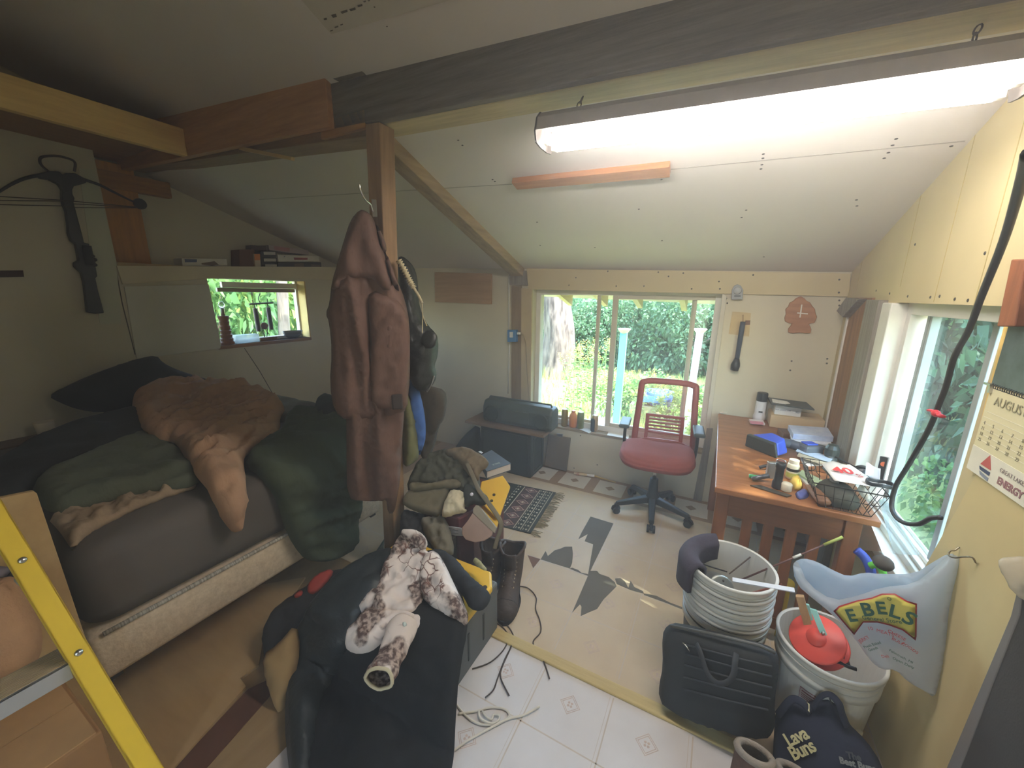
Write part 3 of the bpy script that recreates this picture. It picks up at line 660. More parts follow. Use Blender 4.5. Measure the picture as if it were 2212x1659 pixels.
for i in range(13):
    x = -4.6 + i * 0.5 + rnd.uniform(-.2, .2); y = 7.6 + rnd.uniform(-.7, .7) - (0.1 * i)
    if x / y < -0.30: continue
    bush('ca'[i % 2], (x, y, GZ), (.62, .55, rnd.uniform(.42, .7)), rnd.uniform(0, 6), 'waist-high pale green bush growing in the sunny garden outside the far window', 'low bushes in the sunny garden')
# goldenrod stems
def goldenrod(seed):
    r = random.Random(seed); t = thing('goldenrod', 'tall goldenrod stem with drooping yellow plumes behind the far window', 'plant', group='goldenrod stems by the window')
    sm, lf, pl_ = MB(), MB(), MB()
    for k in range(4):
        bx, by = r.uniform(-.2, .2), r.uniform(-.2, .2); lx, ly = r.uniform(-.25, .25), r.uniform(-.25, .25); h = r.uniform(1.2, 1.6)
        f = lambda t_: V((bx + lx * t_ ** 2, by + ly * t_ ** 2, h * t_))
        sm.tube([f(i / 6) for i in range(7)], 0.005, 5)
        for i in range(26):
            t_ = .2 + .75 * i / 26; w = i * 2.4; leaf_quads(lf, f(t_), (math.cos(w), math.sin(w), .25), .13 * (1.15 - t_ * .6), .016, r)
        for i in range(45):
            t_ = r.uniform(.88, 1.03); w = r.uniform(0, 2 * PI); q = f(t_) + V((math.cos(w), math.sin(w), -.1)) * .12 * (1.06 - t_) * 6 * r.uniform(.2, 1); leaf_quads(pl_, q, (math.cos(w), math.sin(w), .2), .025, .008, r)
    sm.build('stem', stem_m, t); tag(lf.build('leaves', leaf_a, t), kind='stuff'); tag(pl_.build('plume', plume_m, t), kind='stuff'); return t
g0 = goldenrod(3)
for i in range(16):
    Y = 5.9 + rnd.uniform(-.7, 1.0); X = Y * (-.345 + i * .0225 + rnd.uniform(-.01, .01))
    o = g0 if i == 0 else dup(g0); o.location = (X, Y, GZ); o.rotation_euler = (0, 0, rnd.uniform(0, 6)); s = rnd.uniform(.75, 1.0) if X / Y < -.24 else rnd.uniform(.45, .65); o.scale = (s, s, s)
mb = MB(); r = random.Random(4)
for i in range(9000):
    X = r.uniform(-5, 1.2); Y = r.uniform(3.7, 9.5)
    if -1.75 < X < -0.95 and 5.0 < Y < 7.4: continue
    h = r.uniform(.12, .42); a = r.uniform(0, 6.28); d = V((math.cos(a), math.sin(a), 0)); s = V((-d.y, d.x, 0)) * .006; b = V((X, Y, GZ))
    mb.add([b - s, b + s, b + d * h * .45 + V((0, 0, h))], [(0, 1, 2)])
tag(mb.build('grass', grass_m), 'long sunlit grass covering the garden below the far window', 'grass', kind='stuff')
# big tree, its rough trunk in the left half of the far window
t = thing('tree', 'thick rough-barked tree trunk standing beyond the far window', 'tree')
def trunk(pts, rr, seed):
    mb = MB(); pts = arc(pts, 8); n = len(pts); rr = np.interp(np.linspace(0, 1, n), np.linspace(0, 1, len(rr)), rr)
    def f(u, v):
        k = u * (n - 1); i = min(int(k), n - 2); p = pts[i].lerp(pts[i + 1], k - i); w = 2 * PI * v; q = V((math.cos(w), math.sin(w), 0))
        R_ = float(np.interp(k, range(n), rr)); nz = noise.noise(V((q.x * 3, q.y * 3, p.z * .8 + seed))) * .10 + abs(noise.noise(V((q.x * 9, q.y * 9, p.z * 1.6 + seed)))) * .12
        return p + q * R_ * (1 + nz)
    return mb.grid(f, 60, 40)
b = pz(1200, 812, GZ)
trunk([(b.x, b.y, GZ - .1), (b.x + .06, b.y, .6), (b.x - .1, b.y, 1.8), (b.x - .2, b.y, 3.6), (b.x - .2, b.y, 6)], [.48, .36, .33, .30, .27], 1).build('trunk', bark, t, smooth=True)
rb = random.Random(9); lm = MB()
for i in range(2600):
    dv = V((rb.gauss(0, 1), rb.gauss(0, 1), rb.gauss(0, .7))).normalized(); leaf_quads(lm, V((b.x - .2, b.y + .5, 6.6)) + V((dv.x * 2.6, dv.y * 2.6, dv.z * 1.6)) * rb.uniform(.5, 1), dv, .22, .06, rb)
lm.build('foliage', leaf_a, t); settle(t)
# two square garden posts with flat caps
teal = M('teal_paint', S(96, 190, 196), 0.6, var=0.1)
def gpost(x0, yb, xt, yt, Y, label, mat):
    a = py(x0, yb, Y); c = py(xt, yt, Y); a.z = GZ
    t = thing('garden_post', label, 'post'); R = Matrix.Identity(3)
    hexa([a + V((-.045, -.03, 0)), a + V((.045, -.03, 0)), a + V((.045, .03, 0)), a + V((-.045, .03, 0)), c + V((-.045, -.03, 0)), c + V((.045, -.03, 0)), c + V((.045, .03, 0)), c + V((-.045, .03, 0))]).build('post', mat, t)
    MB().lathe([(.02, -.06), (.05, -.045), (.085, 0), (.085, .012), (0, .014)], c + V((0, 0, .04)), 12).build('cap', M('weathered_cap', S(206, 196, 180), 0.7), t); return settle(t)
gpost(1330, 920, 1348, 718, 5.3, 'slim teal post with flat cap outside, left one of the pair', teal)
gpost(1488, 860, 1512, 718, 5.9, 'slim pale post with flat cap outside, right one of the pair', M('pale_paint', S(214, 226, 230), 0.6))
# blue tub and tarp beyond the chair back
q = py(1425, 862, 6.3)
one(MB().lathe([(.0, 0), (.16, 0), (.2, .22), (.21, .22), (.17, .02), (0, .02)], V((q.x, q.y, GZ + .35)), 20), 'garden_tub', M('blue_tub', S(70, 120, 210), 0.4), 'small blue plastic tub on the tub stand in the garden behind the red chair', 'tub', smooth=True)
bl = M('blue_tarp', S(80, 150, 215), 0.5)
o = MB().bb((q.x - .42, q.y - .2, GZ), (q.x + .25, q.y + .25, GZ + .35)).build('garden_bench', M('grey_block', S(150, 150, 120), 0.8)); tag(o, 'low block under the blue tub in the garden', 'block')
pq = [py(x, y, 6.1) for x, y in ((1385, 855), (1436, 858), (1436, 872), (1385, 868))]
one(MB().prism(pq, (0, .5, .02)), 'tarp', bl, 'folded light blue tarp lying beside the blue tub in the garden', 'tarp')
# eaves over the far window: boards and rafter tails
eave = M('eave_board', S(150, 128, 100), 0.8, var=0.15)
tail_m = wood('rafter_tail', S(226, 206, 168), S(196, 170, 126), 'y')
for i, (x, y) in enumerate(((1232, 660), (1308, 662), (1383, 666), (1478, 672))):
    e = py(x, y, D + 0.62); X = e.x; zt = cz(X, D + 0.15) - 0.02
    o = MB().add([(X - .022, D + .16, zt - .12), (X + .022, D + .16, zt - .12), (X + .022, D + .62, e.z), (X - .022, D + .62, e.z), (X - .022, D + .16, zt), (X + .022, D + .16, zt), (X + .022, D + .62, e.z + .11), (X - .022, D + .62, e.z + .11)],
        [(0, 1, 2, 3), (7, 6, 5, 4), (0, 4, 5, 1), (1, 5, 6, 2), (2, 6, 7, 3), (3, 7, 4, 0)]).build('trim_%d' % (30 + i), tail_m); struct(o)
struct(MB().prism([(-3.5, D + .16, cz(-.8, D + .16) - .015), (1, D + .16, cz(-.8, D + .16) - .015), (1, D + .66, 1.635), (-3.5, D + .66, 1.635)], (0, 0, .02)).build('ceiling_eave', eave))
# side window: bushes and trunks close by
for i, (x, y, s, h) in enumerate(((3.6, 2.2, 1.0, 2.4), (3.2, 3.6, .9, 1.9), (4.6, 4.6, 1.3, 3.4), (2.8, 5.2, .9, 1.6), (5.2, 2.6, 1.4, 3.6), (3.9, 6.8, 1.2, 3.0), (2.2, 7.2, .9, 2.2), (4.6, 0.6, 1.2, 3.0), (6.4, 4.6, 1.6, 4.4), (5.4, 7.8, 1.6, 4.2), (3.0, 9.0, 1.5, 3.6), (7.4, 1.8, 1.7, 4.6), (2.4, 3.0, .55, .75), (2.0, 4.2, .5, .6), (2.6, 1.7, .5, .7), (2.2, 2.3, .4, .5))):
    bush('bab'[i % 3], (x, y, GZ), (s, s, h), rnd.uniform(0, 6), 'dark green leafy bush crowding the view through the side window', HB)
for i, (x, y, lean) in enumerate(((4.4, 3.35, .1), (5.2, 5.4, -.15), (3.6, 5.8, .05))):
    o = trunk([(x, y, GZ), (x + lean, y, 2), (x + 2 * lean, y, 5)], [.12, .10, .08], i + 5).build('sapling', bark_d, None, smooth=True)
    tag(o, ['slender grey tree trunk among the bushes nearest the side window', 'slender tree trunk leaning away deep among the side window bushes', 'slender grey tree trunk by the far corner outside the side window'][i], 'tree')
# unseen tall tree, added so its crown blocks most sun at the side window
t = thing('tree', 'tall unseen leafy tree added to shade the side window', 'tree'); rb = random.Random(21); lm = MB(); TC = V((3.3, 1.35, 4.0))
trunk([(4.1, .6, GZ), (4.0, .7, 1.5), (3.7, 1.0, 3.0), (3.4, 1.3, 4.6)], [.17, .14, .11, .05], 31).build('trunk', bark_d, t, smooth=True)
for i in range(5200):
    dv = V((rb.gauss(0, 1), rb.gauss(0, 1), rb.gauss(0, 1))).normalized(); leaf_quads(lm, TC + V((dv.x * 1.5, dv.y * 1.9, dv.z * 1.3)) * rb.uniform(.35, 1), dv + V((0, 0, -.5)), .2, .055, rb)
lm.build('foliage', leaf_b, t); settle(t)
# end window: bright bushes with two trunks
for i, (x, y, s, h) in enumerate(((-7.2, 3.2, 1.0, 2.2), (-7.6, 4.6, 1.1, 2.6), (-8.2, 2.0, 1.1, 2.8), (-6.6, 5.4, .9, 1.6), (-8.8, 3.6, 1.4, 3.6), (-9.0, 6.0, 1.5, 3.6), (-6.3, 4.2, .6, .9), (-6.4, 2.6, .6, 1.0), (-7.6, 6.6, 1.2, 2.6))):
    bush('acb'[i % 3], (x, y, GZ), (s, s, h), rnd.uniform(0, 6), 'light green leafy bush seen through the small end window', 'bushes outside the small end window')
for i, (x, y, lean, R_) in enumerate(((-6.0, 3.55, .15, .075), (-6.6, 3.05, -.1, .04))):
    o = trunk([(x, y, GZ), (x, y + lean, 1.4), (x, y + 2 * lean, 4)], [R_ * 1.2, R_, R_ * .8], i + 15).build('sapling', bark_d, None, smooth=True)
    tag(o, ['grey tree trunk behind the right half of the small end window', 'thin sapling trunk behind the middle of the small end window'][i], 'tree')
# ================================================================ shop light hanging under the beam
t = thing('shop_light', 'long lit fluorescent shop light hanging on chains under the beam', 'lamp')
a = py(1186, 288, 1.5); b = py(2206, 150, 1.5); b.z += 0.004
ax = (b - a).normalized(); sd = V((0, 1, 0)); dn = ax.cross(sd).normalized()
if dn.z > 0: dn = -dn
hous = M('lamp_housing', S(170, 160, 150), 0.5); L = (b - a).length
def lp(s, y, z): return a + ax * s + sd * y + dn * z
prof = [(-.08, .012), (-.074, -.03), (-.05, -.052), (.05, -.052), (.074, -.03), (.08, .012), (.075, .012), (.068, -.024), (-.068, -.024), (-.075, .012)]
MB().prism([lp(-.02, y, z) for y, z in prof], ax * (L + .04)).build('housing', hous, t)
for e in (0, 1): MB().prism([lp(-.022 if e == 0 else L + .02, y, z) for y, z in ((-.085, .016), (-.07, .05), (-.03, .056), (.03, .056), (.07, .05), (.085, .016), (.074, -.03), (.05, -.055), (-.05, -.055), (-.074, -.03))], ax * .006).build('end_plate', M('end_plate', S(84, 78, 74), 0.5), t)
tube_m = M('lit_tube', S(255, 250, 240), 0.5, emit=((1.0, 0.97, 0.95, 1), TUBE_E))
for y in (-.036, .036):
    MB().cyl(lp(.02, y, .036), lp(L - .02, y, .036), .018, 16).build('tube', tube_m, t, smooth=True)
    for s in (.0, L - .02): MB().bb(lp(s, y - .01, .0), lp(s + .018, y + .01, .05)).build('tube_holder', white_f, t)
def chain(p, q, mat, par, r=.0022, ln=.026):
    n = max(3, int((q - p).length / (ln * .72))); mb = MB(); d = (q - p).normalized(); s1 = d.orthogonal().normalized(); s2 = d.cross(s1)
    for i in range(n):
        c = p.lerp(q, (i + .5) / n); s = s1 if i % 2 else s2
        mb.tube([c + d * (ln / 2) * math.cos(w) + s * .007 * math.sin(w) for w in [2 * PI * k / 12 for k in range(13)]], r, 5)
    return mb.build('chain', mat, par, smooth=True)
rust = M('rusty_chain', S(96, 74, 58), 0.6, 0.6)
for (x, y), s in (((1259, 203), .1), ((2118, 45), L - .1)):
    top = py(x, y, 1.52); top.z = bz(top.x) + .002; chain(top, lp(s, 0, -.052), rust, t)
settle(t)
# orange board screwed flat to the sloping ceiling
q = [pc(*p, 0.0) for p in ((1107, 384), (1448, 347), (1449, 370), (1119, 399))]
one(MB().prism(q, -CN.normalized() * .03), 'ceiling_cleat', wood('orange_cleat', S(188, 132, 82), S(158, 102, 58), 'x'), 'short orange wooden board screwed flat to the sloping ceiling', 'board', bev=.002)
# ================================================================ office chair
red = M('red_plastic', S(136, 58, 48), 0.5, var=0.08); redf = M('red_seat_fabric', S(140, 66, 56), 0.9, var=0.08, vs=40, bump=0.1, bs=300)
cs = [pz(*p, 0.0) for p in ((1327.7, 1107), (1405, 1155), (1486, 1138), (1455, 1078), (1362, 1066))]
cc = sum(cs, V()) / 5
t = thing('office_chair', 'red mesh-backed office chair on black casters at the desk', 'chair')
MB().lathe([(0, .09), (.045, .09), (.05, .14), (.035, .17), (.03, .28), (.0, .28)], cc, 20).build('hub', black, t, smooth=True)
for i in range(5):
    d = (cs[i] - cc).normalized(); R_ = .275; s = V((-d.y, d.x, 0)); q = cc + d * R_
    mb = MB(); a = cc + d * .03 + V((0, 0, .115)); b = q + V((0, 0, .085))
    mb.add([a - s * .028 + V((0, 0, -.022)), a + s * .028 + V((0, 0, -.022)), a + s * .022 + V((0, 0, .028)), a - s * .022 + V((0, 0, .028)), b - s * .018 + V((0, 0, -.02)), b + s * .018 + V((0, 0, -.02)), b + s * .014 + V((0, 0, .008)), b - s * .014 + V((0, 0, .008))],
           [(3, 2, 1, 0), (4, 5, 6, 7), (0, 1, 5, 4), (1, 2, 6, 5), (2, 3, 7, 6), (3, 0, 4, 7)])
    lg = mb.build('leg', black, t, bev=.006)
    cb = MB(); ax = s
    for k in (-1, 1): cb.cyl(q + ax * k * .012 + V((0, 0, .027)), q + ax * k * .028 + V((0, 0, .027)), .027, 18)
    cb.cyl(q + V((0, 0, .04)), q + V((0, 0, .08)), .012, 10); cb.tube([q + ax * .0 + d * .026 * math.cos(w) + V((0, 0, .03 + .03 * math.sin(w))) for w in [PI * k / 8 for k in range(9)]], .011, 8)
    cb.build('caster', black, lg, bev=.003)
MB().cyl(cc + V((0, 0, .27)), cc + V((0, 0, .42)), .014, 14).build('gas_lift', chrome, t, smooth=True)
MB().box(cc + V((0, .0, .415)), (.22, .24, .05)).build('tilt_box', black, t, bev=.01)
RZ = math.radians(6); Rz = Matrix.Rotation(RZ, 3, 'Z')
def ch(x, y, z): return cc + Rz @ V((x, y, 0)) + V((0, 0, z))
def seat(u, v):
    a = 2 * PI * v; n_ = 3.6; r = 1.0
    cx_, sx_ = math.cos(a), math.sin(a); k = (abs(cx_) ** n_ + abs(sx_) ** n_) ** (-1 / n_)
    return k * cx_, k * sx_
mb = MB(); rings = [(0.0, -.02, 0), (.7, -.02, 0), (.96, -.01, 1), (1.0, .015, 1), (.97, .048, 1), (.85, .062, .6), (.5, .066, .3), (.0, .062, .1)]
def sg(u, v):
    i = u * (len(rings) - 1); k = min(int(i), len(rings) - 2); f = i - k
    r = rings[k][0] * (1 - f) + rings[k + 1][0] * f; z = rings[k][1] * (1 - f) + rings[k + 1][1] * f
    x, y = seat(0, v); y_ = y * r; return ch(x * r * .262, .0 + y_ * .235, .46 + z - .03 * max(0, -y_ - .55) * 1.6 - .012 * (1 - abs(x * r)) * (1 if z > .03 else 0))
MB().grid(sg, 28, 56).build('seat', redf, t, smooth=True, merge=True)
# back frame from its outline, standing at the rear of the seat, leaning back a little
YB = ch(0, .235, 0).y
def bk(x, z):  # back plane: local x, height
    return ch(x * .95 + .035, .225 + .10 * (z - .5) + .10 * abs(x / .24) ** 2 * -.25, z)
tl, tr = py(1388, 820, YB + .03), py(1508, 832, YB + .03)
H1 = (tl.z + tr.z) / 2 - .005
out = [(-.228, .44), (-.222, .60), (-.21, .80), (-.205, H1 - .03), (-.185, H1 - .004), (-.1, H1 + .006), (.1, H1 + .006), (.185, H1 - .004), (.205, H1 - .03), (.21, .80), (.222, .60), (.228, .44)]
pts = arc([bk(x, z) for x, z in out], 5)
mb = MB(); mb.tube(pts, [.024] * len(pts), 10, flat=.6, up=V((0, -1, 0))); mb.build('back_frame', red, t, smooth=True)
mesh_m = sheer('chair_mesh', S(170, 70, 54), .72, .5, .8)
MB().grid(lambda u, v: bk(-.205 + .41 * v + (.0), .5 + (H1 - .505) * u) + V((0, .006, 0)), 10, 10).build('back_mesh', mesh_m, t, smooth=True)
mb = MB()
for k in range(6): z = .70 - .026 * k; mb.prism([bk(x, z + dz) - V((0, .012, 0)) for x, dz in ((-.125, 0), (.125, 0), (.125, .015), (-.125, .015))], (0, -.012, 0))
for x in (-.148, .120): mb.prism([bk(x + dx, z) - V((0, .012, 0)) for dx, z in ((0, .40), (.028, .40), (.028, .715), (0, .715))], (0, -.014, 0))
mb.prism([bk(x, z) - V((0, .012, 0)) for x, z in ((-.148, .70), (.148, .70), (.148, .722), (-.148, .722))], (0, -.014, 0))
mb.prism([bk(x, z) - V((0, .012, 0)) for x, z in ((-.22, .40), (.22, .40), (.215, .50), (.13, .53), (-.13, .53), (-.215, .50))], (0, -.014, 0))
mb.build('lumbar_support', red, t, bev=.004)
arm_m = M('arm_grey', S(66, 74, 72), 0.5)
for sx in (-1, 1):
    a = ch(sx * .255, .10, .42); ox = .265 if sx > 0 else .245; mb = MB(); mb.tube(arc([ch(sx * .16, .1, .42), ch(sx * (ox - .02), .1, .42), ch(sx * ox, .1, .50), ch(sx * ox, .09, .66)], 6), .017, 8, flat=.7); am = mb.build('arm', black, t, smooth=True)
    MB().box(ch(sx * ox, .06, .675), (.075, .22, .03), RZ).build('arm_pad', arm_m, am, bev=.012, seg=3)
settle(t)
# ================================================================ things on and below the far window
tan_can = M('can_olive', S(150, 128, 60), 0.3, 0.6); SILLZ = FW0[1] + .0015
def can(x, y, r, h, mat, label, name='drink_can', cat='can', top=True):
    p = pz(x, y, SILLZ); p.y = min(max(p.y, D + .005 + r), YW - .025 - r)
    t = thing(name, label, cat, p, group='cans on the window sill')
    MB().lathe([(0, 0), (r * .8, 0), (r, .01), (r, h - .018), (r * .8, h - .003), (r * .78, h), (r * .7, h - .004), (0, h - .004)], (0, 0, 0), 22).build('body', mat, t, smooth=True)
    if top: MB().lathe([(0, h - .003), (r * .72, h - .003), (r * .72, h + .001), (0, h + .001)], (0, 0, 0), 20).build('lid', steel, t)
    return t
can(1219, 920, .031, .165, tan_can, 'tall olive drink can on the window sill next to the radio')
can(1257, 922, .032, .160, M('can_green', S(128, 134, 70), 0.3, 0.6), 'tall green drink can on the sill just right of the orange bottle')
can(1290, 924, .031, .15, M('can_tan', S(168, 126, 78), 0.3, 0.5, c2=S(196, 176, 140), vs=9), 'tan and orange can on the sill behind the little black can')
can(1280, 932, .022, .125, M('can_black', S(44, 52, 56), 0.3, 0.3), 'little black can in front on the window sill', 'spray_can')
p = pz(1238, 921, SILLZ); p.y = D + .06
t = thing('juice_bottle', 'orange plastic bottle between two cans on the window sill', 'bottle', p)
MB().lathe([(0, 0), (.034, 0), (.037, .012), (.037, .105), (.03, .125), (.018, .138), (.018, .145), (0, .145)], (0, 0, 0), 24).build('body', M('orange_bottle', S(214, 132, 60), 0.4), t, smooth=True)
MB().lathe([(0, .142), (.02, .142), (.02, .158), (0, .158)], (0, 0, 0), 18).build('cap', M('orange_cap', S(196, 112, 50), 0.5), t)
one(MB().prism([pz(x, y, SILLZ + .001) for x, y in ((1252, 928), (1263, 919), (1276, 922), (1277, 934), (1272, 936))], (0, 0, .004)), 'soap_dish', M('clear_dish', S(206, 206, 200), 0.3), 'small flat white dish on the sill beneath the black can', 'dish')
q = [pz(1322, 918, SILLZ + .002), pz(1363, 924, SILLZ + .002), V((pz(1360, 945, SILLZ).x, D - .02, SILLZ + .004)), V((pz(1312, 940, SILLZ).x, D - .02, SILLZ + .004))]
one(MB().prism(q, (0, 0, .002)), 'paper_sheet', paper, 'white paper sheet lying on the window sill behind the red chair arm', 'paper')
# big dark speaker cabinet, board on it, and the radio on the board
spk = M('speaker_black', S(50, 54, 46), 0.75, var=0.1, vs=30, bump=.05, bs=200)
rx, zf = -1.347, .425; lx = py(1037, 912, 2.90).x
t = thing('speaker_cabinet', 'big dark speaker cabinet on the floor under the radio', 'speaker')
MB().bb((lx, 2.905, .0), (rx, 3.2, zf)).build('body', spk, t, bev=.012)
mb = MB(); mb.bb((lx + .03, 2.893, .03), (rx - .03, 2.905, zf - .03)); mb.build('grille_cloth', M('grille_cloth', S(44, 48, 40), 0.95, vs=80, bump=.3, bs=400), t, bev=.005)
mb = MB()
for a, b in (((rx - .001, 2.95, .03), (rx + .004, 2.965, zf - .05)), ((rx - .001, 3.14, .03), (rx + .004, 3.155, zf - .05)), ((rx - .001, 2.95, .03), (rx + .004, 3.155, .045)), ((rx - .001, 2.95, zf - .065), (rx + .004, 3.155, zf - .05))): mb.bb(a, b)
mb.build('side_frame', M('speaker_edge', S(72, 76, 66), 0.6), t); settle(t)
brd = M('shelf_board_dark', S(128, 100, 70), 0.7, var=.1)
lx2 = py(1010, 893, 2.92).x
one(MB().bb((lx2, 2.87, zf + .001), (rx + .13, 3.21, zf + .026)), 'shelf_board', brd, 'long brown board laid on the speaker under the radio', 'board', bev=.004)
rt_ = thing('radio', 'dark portable radio with rounded ends on the board by the window', 'radio')
bz0 = zf + .027; xa, xb = py(1046, 880, 2.95).x, py(1194, 900, 2.95).x
mb = MB(); prof = [(2.93, .01), (2.915, .05), (2.92, .16), (2.95, .215), (3.06, .22), (3.10, .18), (3.10, .01)]
mb.prism([(xa, y, bz0 + z) for y, z in prof], (xb - xa, 0, 0)); mb.build('body', M('radio_grey', S(62, 68, 56), 0.5, var=.08), rt_, bev=.022, seg=4)
for xx in (xa + .10, xb - .10):
    MB().lathe([(0, 0), (.07, 0), (.074, .006), (.06, .004), (0, .002)], (xx, 2.916, bz0 + .10), 26, Matrix.Rotation(PI / 2, 3, 'X')).build('speaker_grille', M('radio_grille', S(50, 56, 46), 0.8, vs=60, bump=.3, bs=300), rt_, smooth=True)
MB().bb((xa + .21, 2.908, bz0 + .05), (xb - .21, 2.92, bz0 + .16)).build('tape_door', M('radio_panel', S(72, 78, 66), 0.4), rt_, bev=.004)
MB().tube(arc([(xa + .03, 3.0, bz0 + .2), (xa + .04, 3.0, bz0 + .235), (xa + .1, 3.0, bz0 + .238), (xb - .1, 3.0, bz0 + .238), (xb - .04, 3.0, bz0 + .235), (xb - .03, 3.0, bz0 + .2)], 5), .008, 8).build('handle', M('radio_handle', S(80, 84, 76), 0.4), rt_, smooth=True)
settle(rt_)
# slumped dark case left of the speaker
px_sheet(((1036, 912), (1000, 942), (978, 975), (972, 1000), (990, 1045), (1050, 1050), (1040, 960)), (lx - .03, 3.0, .2), (0.5, -.85, .15), .03, .10, 'duffel_bag', M('dark_bag', S(46, 48, 42), 0.85), None, fold=folds(.012, 9, 9, 2), edge=.12)
tag(bpy.data.objects['duffel_bag'], 'dark slumped bag against the left end of the speaker cabinet', 'bag')
t = thing('clipboard', 'dark brown clipboard leaning on the wall right of the speaker', 'clipboard')
q = [py(1184, 938, D - .03), py(1233, 946, D - .03), py(1224, 1019, D - .06), py(1176, 1006, D - .06)]
MB().prism(q, (0, .006, 0)).build('board', M('clip_brown', S(106, 90, 66), 0.6), t, bev=.003)
MB().prism([py(x, y, D - .035) for x, y in ((1203, 936), (1216, 938), (1215, 944), (1202, 942))], (0, .004, 0)).build('clip', steel, t); settle(t)
t = thing('paint_brush', 'red and white handled brush on the floor by the far wall', 'brush')
a, b, c_, d = pz(1240, 1022, .02), pz(1268, 1026, .02), pz(1284, 1028, .02), pz(1330, 1042, .015)
MB().tube([a, a.lerp(b, .4), b], [.016, .022, .014], 10, flat=.6).build('handle', M('brush_red', S(170, 70, 58), 0.5, c2=S(220, 196, 150), vs=14, contrast=.2), t, smooth=True)
MB().tube([b, c_], [.015, .018], 10, flat=.6).build('ferrule', M('brush_white', S(226, 222, 214), 0.4), t, smooth=True)
MB().tube([c_, d], [.006, .004], 6).build('wire_tail', M('brush_yellow', S(196, 166, 90), 0.6), t); settle(t)
# ================================================================ on the far wall
one(MB().prism([py(*p, D) for p in ((941, 588), (1064, 591), (1063, 657), (942, 652))], (0, -.018, 0)), 'wooden_plaque', wood('plaque_wood', S(186, 150, 108), S(160, 122, 82), 'x'), 'blank wooden board fixed to the wall left of the far window', 'board', bev=.003)
t = thing('outlet', 'blue electrical box with white outlet and a plug, left of window', 'outlet')
MB().prism([py(*p, D - .03) for p in ((1100, 712), (1119, 712), (1119, 738), (1100, 738))], (0, -.04, 0)).build('box', M('outlet_blue', S(70, 124, 170), 0.5), t, bev=.004)
MB().prism([py(*p, D - .071) for p in ((1101, 717), (1108, 717), (1108, 729), (1101, 729))], (0, -.003, 0)).build('cover_plate', white_f, t)
a = py(1119, 720, D - .055); MB().box(a + V((.008, 0, 0)), (.03, .025, .022)).build('plug', white_f, t, bev=.004)
MB().tube(arc([a + V((.02, 0, 0)), py(1131, 724, D - .05), py(1136, 745, D - .03), py(1138, 800, D - .028), py(1144, 870, D - .028)], 8), .0025, 6).build('cord', M('cord_tan', S(150, 132, 100), 0.6), t, smooth=True)
MB().tube([py(1099.5, 585, D - .01), py(1099, 712, D - .01)], .006, 8).build('conduit', white_f, t, smooth=True)
MB().tube([py(1101, 738, D - .02), py(1100, 760, D - .012), py(1097.5, 850, D - .01)], .005, 8).build('conduit', white_f, t, smooth=True); settle(t)
t = thing('door_chime', 'small grey plastic wall device at the right end of header board', 'device')
q = [(1580, 647), (1581, 626), (1586, 617), (1593, 614), (1600, 617), (1605, 626), (1604, 647)]
gp = M('grey_plastic', S(150, 152, 152), 0.5)
MB().prism([py(*p, D - .018) for p in q], (0, -.022, 0)).build('case', gp, t, bev=.004)
MB().lathe([(0, 0), (.026, 0), (.022, .010), (0, .012)], py(1593, 628, D - .040), 18, Matrix.Rotation(PI / 2, 3, 'X')).build('dome', M('grey_dome', S(176, 176, 176), 0.3), t, smooth=True)
MB().prism([py(*p, D - .040) for p in ((1586, 638), (1600, 638), (1600, 641), (1586, 641))], (0, -.004, 0)).build('slot', dgrey, t); settle(t)
t = thing('cardboard_card', 'square tan cardboard pinned to the wall above the black brush', 'card')
MB().prism([py(*p, D) for p in ((1582, 673), (1622, 676), (1618, 727), (1574, 721))], (0, -.004, 0)).build('card', M('card_tan', S(196, 172, 124), 0.8), t)
MB().prism([py(*p, D - .004) for p in ((1610, 692), (1621, 692), (1620, 702), (1609, 702))], (0, -.001, 0)).build('sticker', M('sticker_brown', S(112, 76, 52), 0.6), t); settle(t)
t = thing('flashlight', 'long black and blue flashlight hanging on the wall below the card', 'flashlight')
a, b, c_ = py(1605, 695, D - .03), py(1592, 775, D - .03), py(1586, 800, D - .03)
MB().tube([a, a.lerp(b, .2), b], [.016, .017, .015], 14).build('body', M('torch_blue', S(52, 62, 78), 0.45), t, smooth=True)
MB().tube([b, b.lerp(c_, .4), b.lerp(c_, .6), c_], [.016, .027, .030, .026], 16).build('head', black, t, smooth=True)
MB().tube([py(1605, 680, D - .006), a], .003, 6).build('loop', M('twine', S(150, 116, 74), 0.8), t); settle(t)
# wooden arrowhead-shaped clock
clk = [(1729, 640), (1737, 644), (1742, 650), (1749, 653), (1754, 661), (1760, 668), (1761, 676), (1764, 684), (1761, 692), (1758, 698), (1752, 698), (1747, 700), (1750, 706), (1752, 712), (1750, 719), (1740, 720), (1727, 718), (1712, 720), (1702, 718), (1702, 710), (1707, 704), (1710, 699), (1703, 698), (1695, 694), (1694, 686), (1697, 678), (1696, 668), (1702, 662), (1705, 654), (1713, 650), (1719, 644)]
t = thing('wall_clock', 'wooden arrowhead-shaped wall clock with thin white hands', 'clock')
MB().prism([py(*p, D) for p in clk], (0, -.016, 0)).build('face', wood('clock_wood', S(176, 122, 76), S(146, 94, 54), 'x'), t, bev=.004)
o_ = D - .0175
def hand(a, b, w, nm): p, q = py(*a, o_), py(*b, o_); d = (q - p).normalized(); s = V((d.z, 0, -d.x)) * w; MB().prism([p - s, q - s, q + s, p + s], (0, -.0015, 0)).build(nm, white_f, t)
hand((1728, 686), (1732, 658), .0035, 'minute_hand'); hand((1722, 676), (1745, 678), .004, 'hour_hand'); settle(t)
